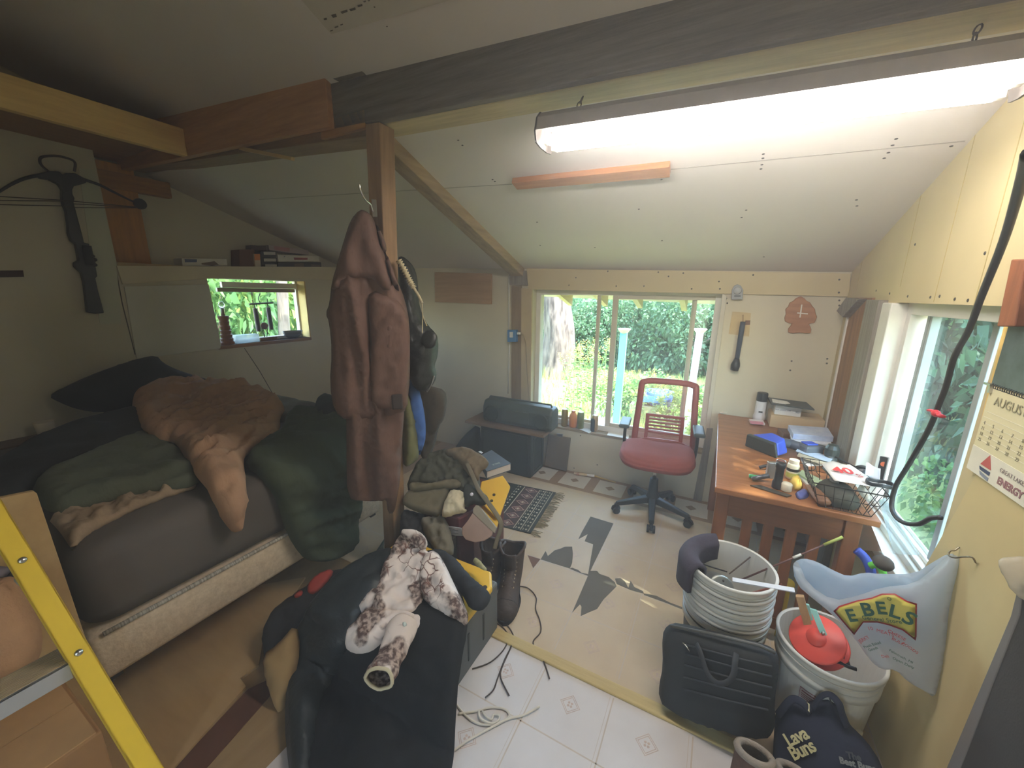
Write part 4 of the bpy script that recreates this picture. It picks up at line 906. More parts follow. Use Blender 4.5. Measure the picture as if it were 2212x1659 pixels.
# rug
rug_m = bpy.data.materials.new('rug_weave'); rug_m.use_nodes = True; _M['rug_weave'] = rug_m
rg = pz(1100, 1104, 0.004)
ra, rb_ = pz(1146, 1154, .004), pz(1201, 1065, .004)
vdir = (rb_ - ra).normalized(); udir = V((vdir.y, -vdir.x, 0))
wR = (rb_ - ra).length; Lr = .75
t = thing('rug', 'small dark patterned rug with a fringed end on the vinyl floor', 'rug')
def rp(a, b, z=0.0): return ra + vdir * b * wR - udir * a * Lr + V((0, 0, z))
dk, ol, rs, cr = M('rug_dark', S(50, 54, 44), 0.95, vs=60, bump=.2, bs=300), M('rug_olive', S(84, 82, 64), 0.95), M('rug_rose', S(168, 128, 112), 0.95), M('rug_cream', S(190, 178, 150), 0.95)
MB().prism([rp(0, 0), rp(1, 0), rp(1, 1), rp(0, 1)], (0, 0, .006)).build('pile', dk, t)
def quadset(lst, mat, nm, z=.0062):
    mb = MB()
    for P in lst: mb.prism([rp(*p, z) for p in P], (0, 0, .0006))
    mb.build(nm, mat, t)
L1 = []
for a in (.03, .105, .175, .36): L1.append([(a, .02), (a + .008, .02), (a + .008, .98), (a, .98)])
quadset(L1, cr, 'border_lines')
dm, dm2 = [], []
for i in range(6):
    b = .09 + i * .165
    for ctr, sz in ((.2675, .068),):
        for k, lst in ((1.0, dm), (.5, dm)):
            for s1, s2 in ((1, 1), (1, -1), (-1, 1), (-1, -1)):
                p1 = (ctr + s1 * sz * k * 1.1, b); p2 = (ctr, b + s2 * sz * k); w = .014
                lst.append([p1, p2, (p2[0], p2[1] - s2 * w), (p1[0] - s1 * w * 1.1, p1[1])])
    dm2.append([(.2675 - .014, b), (.2675, b - .018), (.2675 + .014, b), (.2675, b + .018)])
quadset([[(.183, .02), (.358, .02), (.358, .98), (.183, .98)]], M('rug_field', S(78, 60, 52), .95), 'field', .0058); quadset(dm, rs, 'diamonds'); quadset(dm2, cr, 'diamond_centres', .0065)
fl = []
for i in range(13):
    b = .05 + i * .075
    for a in (.06, .132, .41): fl += [[(a, b - .018), (a + .012, b), (a, b + .018), (a - .012, b)], [(a + .022, b - .012), (a + .034, b - .02), (a + .03, b + .004)], [(a + .022, b + .012), (a + .034, b + .02), (a + .03, b - .004)]]
quadset(fl, cr, 'flower_rows')
mb = MB(); r = random.Random(3)
for i in range(90):
    b = r.uniform(0, 1); p = rp(0, b, .003); e = p + udir * r.uniform(.04, .085) + vdir * r.uniform(-.03, .03); mb.tube([p, p.lerp(e, .5) + V((0, 0, .004)), e], .0022, 4)
tag(mb.build('fringe', M('fringe_cream', S(150, 140, 112), 0.95), t), kind='stuff'); settle(t)
# ================================================================ desk
TZ = 0.757
dw = wood('desk_top_wood', S(164, 108, 66), S(126, 78, 44), 'x', 0.35, k=.8); dk_ = wood('desk_leg_wood', S(150, 92, 54), S(116, 68, 38), 'z', .45)
dap = wood('desk_apron_wood', S(140, 86, 50), S(108, 64, 36), 'x', .45)
t = thing('desk', 'brown wooden mission style desk with slatted end by the corner', 'desk')
dx0, dx1, dy0, dy1 = .068, .655, 1.89, 3.20
MB().bb((dx0, dy0, TZ - .028), (dx1, dy1, TZ)).build('desk_top', dw, t, bev=.004)
YD = dy0 + .035
lw = .055
for x in (dx0 + .012, dx1 - .04 - lw):
    for y in (YD, dy1 - .04 - lw): MB().bb((x, y, 0), (x + lw, y + lw, TZ - .028)).build('leg', dk_, t, bev=.004)
for y in (YD + .008, dy1 - .07): MB().bb((dx0 + .06, y, TZ - .15), (dx1 - .09, y + .022, TZ - .028)).build('apron', dap, t)
for x in (dx0 + .02, dx1 - .075): MB().bb((x, YD + lw, TZ - .13), (x + .02, dy1 - .09, TZ - .028)).build('apron', wood('desk_apron_side', S(150, 92, 54), S(116, 68, 38), 'y', .45), t)
MB().bb((dx0 + .06, YD + .01, .08), (dx1 - .09, YD + .04, .14)).build('lower_rail', dap, t)
n = 4; xa, xb = dx0 + .012 + lw, dx1 - .04 - lw
for i in range(n):
    c = xa + (xb - xa) * (i + 1) / (n + 1) ; MB().bb((c - .021, YD + .014, .14), (c + .021, YD + .034, TZ - .15)).build('slat', dk_, t, bev=.003)
settle(t)
# ================================================================ on the desk
def d(x, y, h=0.0): return pz(x, y, TZ + .0008 + h)
def flat(pix, h, th, name, mat, label, cat, bev=0.0, par=None, group=None):
    mb = MB().prism([d(x, y, h) for x, y in pix], (0, 0, th))
    if par is not None: return mb.build(name, mat, par, bev=bev)
    return one(mb, name, mat, label, cat, group, bev=bev)
def bottle(x, y, prof, caps, name, label, cat, mat, capmat, tilt=None, h=0.0):
    p = d(x, y, h); t = thing(name, label, cat, p)
    R = tilt or Matrix.Identity(3)
    MB().lathe(prof, (0, 0, 0), 22, R).build('body', mat, t, smooth=True)
    if caps: MB().lathe(caps, (0, 0, 0), 22, R).build('cap', capmat, t, bev=.002)
    return t
cardb = M('cardboard', S(206, 180, 138), 0.8, var=.06); whitep = M('white_print', S(228, 228, 226), 0.5, var=.03)
ink = M('print_ink', S(70, 80, 110), 0.6); redink = M('red_ink', S(190, 50, 50), 0.6)
flat(((1551, 886), (1578, 885), (1592, 893), (1556, 893)), 0, .004, 'greeting_card', M('card_white', S(226, 216, 200), .6), 'orange and white picture card at the desk back left corner', 'card')
o = bpy.data.objects['greeting_card']; kid(MB().prism([d(*p, .0045) for p in ((1555, 887), (1576, 886), (1584, 891), (1560, 891))], (0, 0, .0006)).build('picture', M('card_orange', S(214, 130, 92), .6, c2=S(230, 196, 170), vs=30), o), o)
bottle(1613, 897, [(0, 0), (.014, 0), (.016, .004), (.016, .03), (.009, .04), (.009, .046), (0, .046)], [(0, .044), (.011, .044), (.011, .058), (0, .058)], 'small_bottle', 'tiny amber bottle standing at the back of the desk', 'bottle', M('amber_glass', S(120, 92, 50), .2), M('tiny_cap', S(96, 92, 70), .5))
bottle(1627, 899, [(0, 0), (.013, 0), (.014, .003), (.014, .045), (.006, .055), (0, .055)], [(0, .05), (.008, .05), (.008, .064), (0, .064)], 'glue_vial', 'small dim vial behind the white spray bottle on the desk', 'bottle', M('dim_vial', S(140, 124, 96), .4), M('vial_cap', S(110, 100, 80), .5))
bottle(1639, 906, [(0, 0), (.036, 0), (.04, .006), (.04, .03), (.034, .045), (.034, .13), (.03, .14), (0, .14)], [(0, .138), (.033, .138), (.034, .142), (.034, .195), (.03, .2), (0, .2)], 'powder_bottle', 'white bottle with tall black cap at the back of the desk', 'bottle', M('white_bottle', S(222, 220, 222), .35), black)
o = [c for c in bpy.data.objects if c.name == 'powder_bottle'][0]
MB().bb((-.012, -.0365, .06), (.012, -.033, .07)).build('label_patch', black, o)
flat(((1617, 908), (1648, 911), (1652, 919), (1621, 916)), 0, .012, 'card_deck', M('deck_edge', S(238, 226, 222), .5), 'pack of pink-backed playing cards on the desk', 'cards')
o = bpy.data.objects['card_deck']; kid(MB().prism([d(*p, .0125) for p in ((1619, 908.8), (1647.5, 911.6), (1650.5, 917.8), (1622, 915))], (0, 0, .0004)).build('top_card', M('deck_pink', S(222, 120, 140), .5, c2=S(236, 170, 184), vs=90), o), o)
# carton and papers in the desk's far corner
def slab_y(a, b, yf, yb, zb, name, mat, label, cat):
    """box whose front top edge runs through pixels a-b on the plane y = yf"""
    p, q = py(*a, yf), py(*b, yf); zt = (p.z + q.z) / 2; t = thing(name, label, cat)
    MB().bb((p.x, yf, zb), (q.x, yb, zt)).build('body', mat, t, bev=.002); return t, p.x, q.x, zt
t, xa, xb, zc = slab_y((1666, 896), (1783, 911), 3.03, 3.215, TZ + .001, 'carton', cardb, 'flat tan cardboard carton in the far corner of the desk', 'box'); settle(t)
t, xa, xb, zw = slab_y((1676, 873), (1733, 880), 3.06, 3.20, zc + .0005, 'white_box', whitep, 'thin white printed box on the tan carton', 'box')
zm = (zc + zw) / 2; words('FILE CARDS 5X8', .012, frame4((xa + .045, 3.0592, zm), (1, 0, 0), (0, 0, 1)), ink, parent=t); words('XL', .018, frame4((xb - .022, 3.0592, zm - .004), (1, 0, 0), (0, 0, 1)), ink, parent=t); settle(t)
zf = zw + .0008
one(MB().prism([(xa - .03, 3.03, zf), (xb + .055, 3.0, zf), (xb + .04, 3.19, zf), (xa - .035, 3.21, zf)], (0, 0, .009)), 'folder', M('black_folder', S(62, 66, 62), .5), 'black folder lying on the thin white box', 'folder', bev=.001)
one(MB().prism([(xa - .02, 3.06, zf + .0095), (xa + .05, 3.045, zf + .0095), (xa + .08, 3.07, zf + .0095), (xa + .07, 3.13, zf + .0095), (xa - .015, 3.16, zf + .0095)], (0, 0, .003)), 'loose_paper', paper, 'loose white paper on top of the black folder', 'paper')
# stack of two thick books
flat(((1713, 966), (1794, 972), (1789, 955), (1706, 946)), 0, .022, 'manual', M('book_grey', S(216, 220, 228), .5), 'lower thick white book of the stack at the desk edge', 'book', .002)
flat(((1711, 958), (1796, 966), (1791, 949), (1704, 939)), .023, .016, 'notebook', M('book_white', S(230, 232, 236), .5), 'slim white book in the middle of the desk stack', 'book', .002)
flat(((1712, 948), (1799, 955), (1786, 934), (1701, 928)), .040, .032, 'textbook', M('book_blue', S(176, 190, 222), .35, c2=S(214, 222, 238), vs=25), 'top book of the desk stack with a pale blue cover', 'book', .002)
flat(((1678, 936), (1700, 939), (1712, 951), (1690, 950)), 0, .04, 'wooden_box', wood('dark_box_wood', S(110, 74, 52), S(80, 52, 36), 'x'), 'small dark brown box beside the book stack', 'box', .002)
# blue cordless tool
bt = M('tool_blue', S(56, 84, 190), .4); tg = M('tool_grey', S(70, 74, 84), .45)
t = thing('cordless_tool', 'blue and grey cordless hand tool lying on the desk', 'tool')
a = d(1668, 958, .05); b = d(1704, 958, .05); e = d(1736, 968, .045); f_ = d(1762, 975, .04)
ax = (b - a).normalized(); sd = V((-ax.y, ax.x, 0)); q = lambda l, s, z: a + ax * l + sd * s + V((0, 0, z))
MB().add([q(-.075, .075, -.045), q(-.02, -.085, -.045), q(.05, -.07, -.03), q(.04, .06, -.03), q(-.085, .07, .03), q(-.03, -.07, .03), q(.035, -.045, .05), q(.03, .05, .05)], [(3, 2, 1, 0), (4, 5, 6, 7), (0, 1, 5, 4), (1, 2, 6, 5), (2, 3, 7, 6), (3, 0, 4, 7)]).build('head', bt, t, bev=.012, seg=3)
MB().add([q(-.10, .085, -.05), q(-.035, -.10, -.05), q(-.02, -.09, -.046), q(-.078, .08, -.046), q(-.105, .075, .028), q(-.045, -.08, .028), q(-.03, -.072, .034), q(-.085, .074, .034)], [(3, 2, 1, 0), (4, 5, 6, 7), (0, 1, 5, 4), (1, 2, 6, 5), (2, 3, 7, 6), (3, 0, 4, 7)]).build('guard', M('tool_dark', S(52, 58, 56), .5), t, bev=.006)
MB().tube(arc([q(.03, 0, .01), b, b.lerp(e, .5), e], 6), [.026] * 19, 14).build('handle', tg, t, smooth=True)
MB().box(e.lerp(f_, .55) - V((0, 0, .005)), (.10, .07, .075), math.atan2(ax.y, ax.x)).build('battery', M('tool_battery', S(88, 92, 100), .45), t, bev=.012)
MB().box(e.lerp(f_, .4) + V((0, 0, .036)), (.06, .05, .008), math.atan2(ax.y, ax.x)).build('battery_clip', bt, t, bev=.003); settle(t)
# ---- front clutter
brass = M('brass', S(176, 150, 96), .35, .9)
flat(((1620, 1050), (1642, 1050), (1710, 1072), (1700, 1075)), 0, .006, 'ruler', M('dark_steel', S(96, 92, 84), .4, .7), 'narrow dark metal ruler along the front edge of the desk', 'ruler', .001)
t = thing('flashlight', 'small black flashlight standing on its head at the desk front', 'flashlight', d(1678, 1054))
MB().lathe([(0, 0), (.02, 0), (.022, .004), (.022, .03), (.017, .04), (.017, .10), (.02, .105), (.02, .125), (.0, .125)], (0, 0, 0), 20).build('body', black, t, smooth=True); MB().tube([(.018 * math.cos(w), .006, .128 + .012 * math.sin(w)) for w in [PI * k / 8 for k in range(9)]], .002, 6).build('clip', steel, t)
bx = MB(); p = d(1662, 1032); bx.box(p + V((0, 0, .042)), (.035, .022, .084), .3); one(bx, 'lighter', M('silver_lighter', S(150, 146, 140), .3, .8), 'silver box lighter standing left of the black flashlight', 'lighter', bev=.003)
t = thing('binder_clip', 'black metal clip lying behind the silver lighter', 'clip'); p = d(1660, 1012, .012)
MB().tube(arc([p + V(v) for v in ((-.04, -.01, 0), (-.01, .0, .012), (.02, .012, .01), (.045, .01, 0), (.03, .03, 0))], 5), .008, 6).build('body', black, t, smooth=True); settle(t)
mb = MB(); p = d(1640, 1040); mb.tube([p + V((-.03, -.012, .012)), p + V((.035, .02, .03))], [.01, .012], 8); one(mb, 'pocket_knife', M('knife_grey', S(104, 104, 110), .35, .6), 'dark grey pocket knife leaning by the black flashlight', 'knife', smooth=True)
mb = MB(); p = d(1628, 1034); mb.tube([p + V((-.02, 0, .01)), p + V((.02, .006, .01))], .009, 10); one(mb, 'pocket_lighter', M('lighter_green', S(52, 150, 84), .3), 'green lighter at the left of the desk clutter', 'lighter', smooth=True)
bottle(1709, 1033, [(0, 0), (.022, 0), (.025, .004), (.025, .07), (.021, .08), (0, .08)], [(0, .078), (.021, .078), (.021, .098), (0, .098)], 'pill_bottle', 'white pill bottle with a yellow-green label at the desk front', 'bottle', M('pill_white', S(226, 218, 192), .4), M('pill_cap', S(226, 216, 196), .45))
o = bpy.data.objects['pill_bottle']
MB().lathe([(.0256, .012), (.0256, .034)], (0, 0, 0), 22, cap=False).build('label_band', M('label_green', S(186, 190, 96), .5), o, smooth=True); MB().lathe([(.0257, .042), (.0257, .056)], (0, 0, 0), 22, cap=False).build('label_band', black, o, smooth=True)
bottle(1697, 1060, [(0, 0), (.019, 0), (.022, .004), (.022, .034), (.019, .038), (0, .038)], None, 'jar_top', 'cream plastic cap in front of the pill bottle', 'cap', M('cream_cap', S(224, 214, 190), .45), None)
def heap(pix, h, name, mat, label, cat, th=.03, seed=1, k=30, hh=.01, amp=.008):
    P0 = d(*pix[0], h); uv = [(d(x, y, h).x, d(x, y, h).y) for x, y in pix]; z0 = TZ + .001 + h
    o = sheet(uv, lambda a, b, dd: V((a, b, z0 + max(dd, 0))), hh, th, name, mat, None, fold=folds(amp, k, k, seed), edge=.03, back=0)
    return tag(o, label, cat)
heap(((1702, 1040), (1716, 1030), (1728, 1034), (1736, 1050), (1730, 1060), (1712, 1058)), 0, 'cleaning_rag', M('rag_yellow', S(206, 170, 76), .9), 'crumpled yellow rag on the desk front', 'rag', .03, 3)
heap(((1716, 1062), (1738, 1058), (1750, 1068), (1742, 1078), (1722, 1080)), 0, 'plastic_baggie', sheer('baggie', S(120, 130, 200), .3, .3, .2), 'small bluish plastic baggie at the desk front edge', 'bag', .018, 5)
t = thing('shoe_brush', 'worn wooden brush lying at the desk front edge', 'brush'); a, b = d(1748, 1050, .02), d(1782, 1088, .016)
MB().tube(arc([a, a.lerp(b, .5) + V((0, 0, .006)), b], 5), [.016, .019, .022, .024, .026, .028, .03, .03, .03, .028, .02], 12, flat=.5).build('back', wood('brush_wood', S(140, 96, 64), S(104, 68, 44), 'y'), t, smooth=True)
settle(t)
flat(((1724, 1026), (1732, 1018), (1776, 1040), (1764, 1052)), .012, .008, 'notepad', M('pad_green', S(186, 206, 168), .6), 'pale green notepad among the desk clutter', 'notepad')
flat(((1722, 1028), (1732, 1020), (1770, 1056), (1752, 1060)), 0, .009, 'envelope', whitep, 'white envelope under the green notepad', 'envelope')
# eyeglasses
t = thing('eyeglasses', 'folded black eyeglasses lying behind the pill bottle', 'glasses'); mb = MB()
for c_ in (d(1733, 1010, .02), d(1749, 1008, .02)):
    mb.tube([c_ + V((.024 * math.cos(w), .008 * math.sin(w), .018 * math.sin(w))) for w in [2 * PI * k / 16 for k in range(17)]], .002, 6)
a, b = d(1733, 1010, .02), d(1749, 1008, .02); mb.tube([a + V((.022, 0, .004)), b - V((.022, 0, -.004))], .0018, 6); mb.build('rims', black, t, smooth=True)
for p, e in ((a + V((-.024, 0, .006)), d(1722, 1004, .012)), (b + V((.024, 0, .006)), d(1764, 1020, .012))): MB().tube([p, e, e + V((.01, -.03, -.006))], .0018, 6).build('temple', black, t, smooth=True)
settle(t)
flat(((1728, 990), (1760, 985), (1775, 1006), (1736, 1008)), 0, .003, 'receipt', paper, 'white receipt lying flat in the sun patch on the desk', 'paper')
flat(((1719, 975), (1726, 965), (1800, 990), (1792, 1000)), .035, .003, 'mail_envelope', M('pale_blue_paper', S(196, 212, 232), .6), 'pale blue envelope sticking out over the desk clutter', 'envelope')
flat(((1722, 986), (1726, 980), (1806, 1004), (1800, 1012)), .022, .009, 'catalogue', M('cream_magazine', S(206, 196, 170), .6), 'cream magazine under the pale blue envelope', 'magazine')
mb = MB(); p = d(1776, 985, .0); mb.box(p + V((0, 0, .05)), (.075, .05, .012), -.35); one(mb, 'tape_measure', dgrey, 'dark grey flat gadget beside the black-capped jar on the desk', 'gadget', bev=.003)
bottle(1792, 1001, [(0, 0), (.026, 0), (.028, .006), (.028, .05), (0, .05)], [(0, .048), (.031, .048), (.032, .052), (.032, .085), (.022, .105), (0, .11)], 'deodorant', 'black domed stick container standing in the desk clutter', 'container', M('deo_body', S(74, 78, 74), .4), M('deo_cap', S(48, 54, 50), .3))
bottle(1828, 992, [(0, 0), (.026, 0), (.03, .006), (.03, .05), (.016, .065), (0, .065)], [(0, .062), (.021, .062), (.021, .10), (.018, .104), (0, .104)], 'glue_bottle', 'white bottle with bright green cap by the side window', 'bottle', M('glue_white', S(226, 228, 224), .35), M('cap_green', S(36, 128, 84), .4))
mb = MB(); mb.tube([d(1806, 992, .02), d(1813, 968, .06)], .006, 8); one(mb, 'marker_pen', M('pen_silver', S(186, 184, 176), .3, .5), 'slim silver pen leaning left of the green-capped bottle', 'pen', smooth=True)
mb = MB(); mb.tube([d(1800, 985, .05), d(1850, 1010, .05), d(1872, 1014, .05)], .004, 6); one(mb, 'screwdriver', black, 'long thin black rod lying across the wire basket', 'rod', smooth=True)
# wire basket
t = thing('wire_basket', 'black wire basket heaped with odds and ends at the desk corner', 'basket')
B0 = [V((.455, 1.905, TZ + .006)), V((.625, 1.905, TZ + .006)), V((.625, 2.16, TZ + .006)), V((.455, 2.16, TZ + .006))]
T0 = [V((.425, 1.905, TZ + .105)), V((.665, 1.905, TZ + .105)), V((.665, 2.20, TZ + .105)), V((.425, 2.20, TZ + .105))]
mb = MB(); loop = lambda P, r: mb.tube(P + [P[0], P[1]], r, 6)
loop(T0, .0026); loop([a.lerp(b, .5) for a, b in zip(B0, T0)], .0015); loop(B0, .0018)
for i in range(4):
    j = (i + 1) % 4; n = 7
    for k in range(n): mb.tube([T0[i].lerp(T0[j], k / n), B0[i].lerp(B0[j], k / n)], .0014, 5)
for k in range(6): mb.tube([B0[0].lerp(B0[1], k / 6), B0[3].lerp(B0[2], k / 6)], .0014, 5)
mb.build('wire_frame', darkmetal, t, smooth=True); settle(t)
z0 = TZ + .009
sheet([(.47, 1.925), (.61, 1.925), (.61, 2.14), (.47, 2.14)], lambda a, b, dd: V((a, b, z0 + max(dd, 0))), .015, .055, 'tool_pouch', M('pouch_dark', S(66, 64, 54), .9), None, fold=folds(.012, 22, 22, 8), edge=.05, back=0)
tag(bpy.data.objects['tool_pouch'], 'dark cloth pouch filling the wire basket', 'pouch')
sheet([(.60, 1.93), (.628, 1.93), (.63, 2.05), (.60, 2.05)], lambda a, b, dd: V((a, b, z0 + .052 + max(dd, 0))), .01, .03, 'plastic_wrap', sheer('wrap', S(226, 226, 216), .2, .3, .3), None, fold=folds(.006, 50, 50, 2), edge=.02, back=0)
tag(bpy.data.objects['plastic_wrap'], 'crumpled clear plastic on the pouch inside the wire basket', 'plastic')
# flyer lying over the basket, 40 printed on it in red
FL = [d(1775, 1005, .10), d(1836, 1000, .12), d(1914, 1058, .10), d(1802, 1040, .10)]
fo = thing('sale_flyer', 'printed sale flyer with a big red 40 over the wire basket', 'flyer')
def fpt(u, v): return FL[0].lerp(FL[1], u).lerp(FL[3].lerp(FL[2], u), v) + V((0, 0, .012 * math.sin(u * 5) * (1 - v) + .004))
MB().grid(fpt, 10, 10).build('page', M('newsprint', S(214, 206, 198), .7, var=.05), fo, smooth=True, solid=.0012)
u_ = (fpt(.9, .6) - fpt(.1, .6)); v_ = (fpt(.5, .2) - fpt(.5, .8))
words('40', .075, frame4(fpt(.36, .52) + V((0, 0, .008)), u_, v_), redink, parent=fo, bold=.002); words('%', .035, frame4(fpt(.72, .62) + V((0, 0, .007)), u_, v_), redink, parent=fo)
settle(fo)
mb = MB(); c_ = d(1862, 1022, .07); mb.ball(c_, .036, 20, 14, (1, 1, 1.05)); mb.cyl(c_ + V((-.0, 0, -.05)), c_ + V((0, 0, -.01)), .018, 14); one(mb, 'rubber_bulb', M('bulb_black', S(42, 44, 48), .3), 'round black rubber bulb lying on the flyer', 'bulb', smooth=True)
t = thing('scissors', 'gold and blue handled scissors stuck upright by the window', 'scissors')
for (x, y), mt in (((1848, 985), brass), ((1871, 986), M('scissor_blue', S(52, 86, 150), .35))):
    c_ = d(x, y, .05); MB().tube([c_ + V((.022 * math.cos(w), 0, .022 * math.sin(w))) for w in [2 * PI * k / 18 for k in range(19)]], .005, 8).build('finger_ring', mt, t, smooth=True)
a, b = d(1848, 985, .03), d(1871, 986, .03); m_ = a.lerp(b, .5) + V((.0, -.02, -.015)); mb = MB(); mb.tube([a, m_, m_ + V((0, -.05, -.012))], .004, 6); mb.tube([b, m_, m_ + V((.01, -.05, -.012))], .004, 6); mb.build('blades', steel, t); settle(t)
t = thing('tool_box_carton', 'dark printed box with orange dot standing beside the basket', 'box')
P = [d(1884, 1035, 0), d(1906, 1042, 0)]; u = (P[1] - P[0]).normalized(); n = V((-u.y, u.x, 0))
MB().prism([P[0], P[1], P[1] + n * .035, P[0] + n * .035], (0, 0, .125)).build('body', M('carton_dark', S(58, 58, 60), .4), t, bev=.002)
MB().lathe([(0, 0), (.012, 0), (.012, .0006), (0, .0006)], P[0].lerp(P[1], .72) + V((0, 0, .09)) - n * .0008, 16, Matrix.Rotation(PI / 2, 3, 'X')).build('logo_dot', M('orange_dot', S(220, 110, 70), .5), t)
MB().prism([P[0] + n * -.0006 + u * .002, P[0] + n * -.0006 + u * .01, P[0] + n * -.0006 + u * .01 + V((0, 0, .11)), P[0] + n * -.0006 + u * .002 + V((0, 0, .11))], n * .0005).build('stripe', whitep, t); settle(t)
mb = MB(); P0 = d(1868, 1032, .115); mb.grid(lambda u, v: P0 + V((.05 * u, .03 * math.sin(u * 3) + .02 * v, .05 * v + .01 * math.cos(u * 4))), 8, 6); one(mb, 'till_receipt', M('till_paper', S(216, 218, 224), .7), 'curled till receipt sticking out below the black bulb', 'paper', smooth=True, solid=.001)
mb = MB(); c_ = d(1900, 1046, .112)
for k in range(3): mb.tube([c_ + V((.042 * math.cos(w), .03 * math.sin(w), .004 * k + .003 * math.sin(3 * w))) for w in [2 * PI * j / 24 for j in range(25)]], .004, 6)
one(mb, 'cable_coil', black, 'coil of black cable at the basket corner', 'cable', smooth=True)
t = thing('caulking_handle', 'grey gun-shaped hand tool standing at the basket front', 'tool'); a, b = d(1795, 1086, .012), d(1803, 1030, .07)
MB().tube([a, a.lerp(b, .5), b], [.018, .022, .016], 10, flat=.7).build('grip', M('grip_grey', S(120, 120, 114), .5), t, smooth=True); MB().tube([b, b + V((-.03, .05, .02))], [.016, .012], 10).build('barrel', M('barrel_grey', S(86, 86, 80), .45), t, smooth=True); settle(t)
# ================================================================ buckets, bags and the right wall
pail_w = M('pail_white', S(222, 220, 212), .4, var=.06, vs=4); pail_d = M('pail_dirty', S(120, 122, 120), .55, c2=S(66, 72, 74), vs=4.5, contrast=.3); pail_s = M('pail_shade_grey', S(128, 122, 112), .5, var=.2, vs=9)
def pail(c, z0, label, mat, dirty=False, group='stacked plastic pails'):
    t = thing('bucket', label, 'bucket', (c[0], c[1], z0), group=group)
    H, r0, r1 = .37, .131, .158
    r = lambda z: r0 + (r1 - r0) * z / H
    MB().lathe([(0, 0), (r0, 0), (r0 + .002, .004), (r(H), H), (r(H) - .004, H), (r0 - .003, .006), (0, .006)], (0, 0, 0), 48).build('body', mat, t, smooth=False, bev=.0008)
    mb = MB()
    mb.lathe([(r(H) - .004, H), (r(H) + .004, H + .003), (r(H) + .0075, H - .002), (r(H) + .0065, H - .01), (r(H) + .001, H - .012)], (0, 0, 0), 48, cap=False)
    for zz, h in ((H - .034, .004), (H - .078, .03)): mb.lathe([(r(zz) + .001, zz - h / 2), (r(zz) + .006, zz - h / 2), (r(zz) + .0065, zz + h / 2), (r(zz) + .001, zz + h / 2)], (0, 0, 0), 48, cap=False)
    mb.build('rim', pail_w, t, smooth=True); return t
BC = (.155, 1.645)
names = ['outermost pail of the nested stack, grey with dried paint', 'second pail up of the nested stack by the desk', 'third pail up, middle of the nested stack', 'second pail from the top of the nested stack', 'topmost pail of the nested stack, holding odds and ends']
for i in range(5): b = pail(BC, .001 + .044 * i, names[i], pail_d if i == 0 else (pail_w if i == 4 else pail_s))  # middle pails: shade between the rims put into a darker body colour
RIMZ = .001 + .044 * 4 + .37
# cap hung over the left of the rim
knit = M('knit_purple_grey', S(66, 60, 72), .95, var=.1, vs=60, bump=.2, bs=300)
C0 = V((BC[0], BC[1], 0))
def capf(u, v):
    a = PI * (.62 + .62 * v) ; s = (u - .5) * 2     # s<0 outside, s>0 inside
    rr = .162 + (.028 if s < 0 else -.035) * min(1, abs(s) * 3); zz = RIMZ + .022 - abs(s) ** 1.4 * (.16 if s < 0 else .12) * (1 - .5 * abs(v - .5))
    return C0 + V((rr * math.cos(a), rr * math.sin(a), zz))
one(MB().grid(capf, 22, 22), 'knit_hat', knit, 'dark purple-grey knit cap hung over the topmost pail rim', 'cap', smooth=True, solid=.016)
cap_o = bpy.data.objects['knit_hat']; kid(MB().tube(arc([capf(.0, .35), capf(.3, .5), capf(.5, .55), capf(.8, .6), pz(1570, 1235, RIMZ - .1)], 6), .003, 6).build('cord', black, cap_o, smooth=True), cap_o)
IZ = RIMZ - .12
p = pz(1553, 1250, IZ); p = V((BC[0] - .045, BC[1] - .01, IZ))
t = thing('pulley', 'dented tin drum with small holes inside the topmost pail', 'pulley'); Rb = Matrix.Rotation(1.0, 3, 'X') @ Matrix.Rotation(.5, 3, 'Y')
tin = M('tin', S(170, 172, 166), .4, .8, var=.15)
MB().lathe([(0, .05), (.05, .05), (.056, .044), (.056, -.03), (.05, -.036), (0, -.036)], p, 26, Rb).build('drum', tin, t, smooth=False, bev=.004)
mb = MB()
for k in range(5): w = k * 1.25 + .3; mb.ball(p + Rb @ V((.034 * math.cos(w), .034 * math.sin(w), .05)), .005, 8, 4, (1, 1, .3), Rb)
mb.build('holes', nail_m, t); settle(t)
one(MB().box(V((BC[0] + .04, BC[1] - .03, IZ - .03)), (.10, .07, .05), .6), 'motor', black, 'black lump of hardware beside the tin drum in the topmost pail', 'motor', bev=.012)
mb = MB(); a, b = pz(1582, 1253, RIMZ - .03), pz(1716, 1276, RIMZ + .015); s = V((0, .012, 0)); mb.prism([a - s, b - s, b + s, a + s], (0, 0, .004)); one(mb, 'steel_rule', M('rule_white', S(226, 230, 236), .3), 'pale steel rule lying across the rim of the topmost pail', 'ruler')
mb = MB(); a, b = pz(1602, 1252, RIMZ - .08), pz(1820, 1160, RIMZ + .14); mb.tube([a, b], .0035, 8); ar = one(mb, 'arrow', M('arrow_shaft', S(104, 70, 66), .5), 'long thin arrow slanting out of the topmost pail', 'arrow', smooth=True)
kid(MB().tube([a.lerp(b, .82), b], .0055, 8).build('tip', M('arrow_tip', S(176, 186, 96), .5), ar, smooth=True), ar)
kid(MB().tube([a.lerp(b, .52), a.lerp(b, .60)], .0055, 8).build('wrap', M('arrow_wrap', S(206, 206, 200), .5), ar, smooth=True), ar)
mb = MB(); mb.tube([pz(1575, 1240, RIMZ - .1), pz(1640, 1188, RIMZ + .004)], .003, 6); one(mb, 'thin_rod', M('rod_brown', S(92, 78, 70), .5), 'short thin rod resting on the far rim of the topmost pail', 'rod')
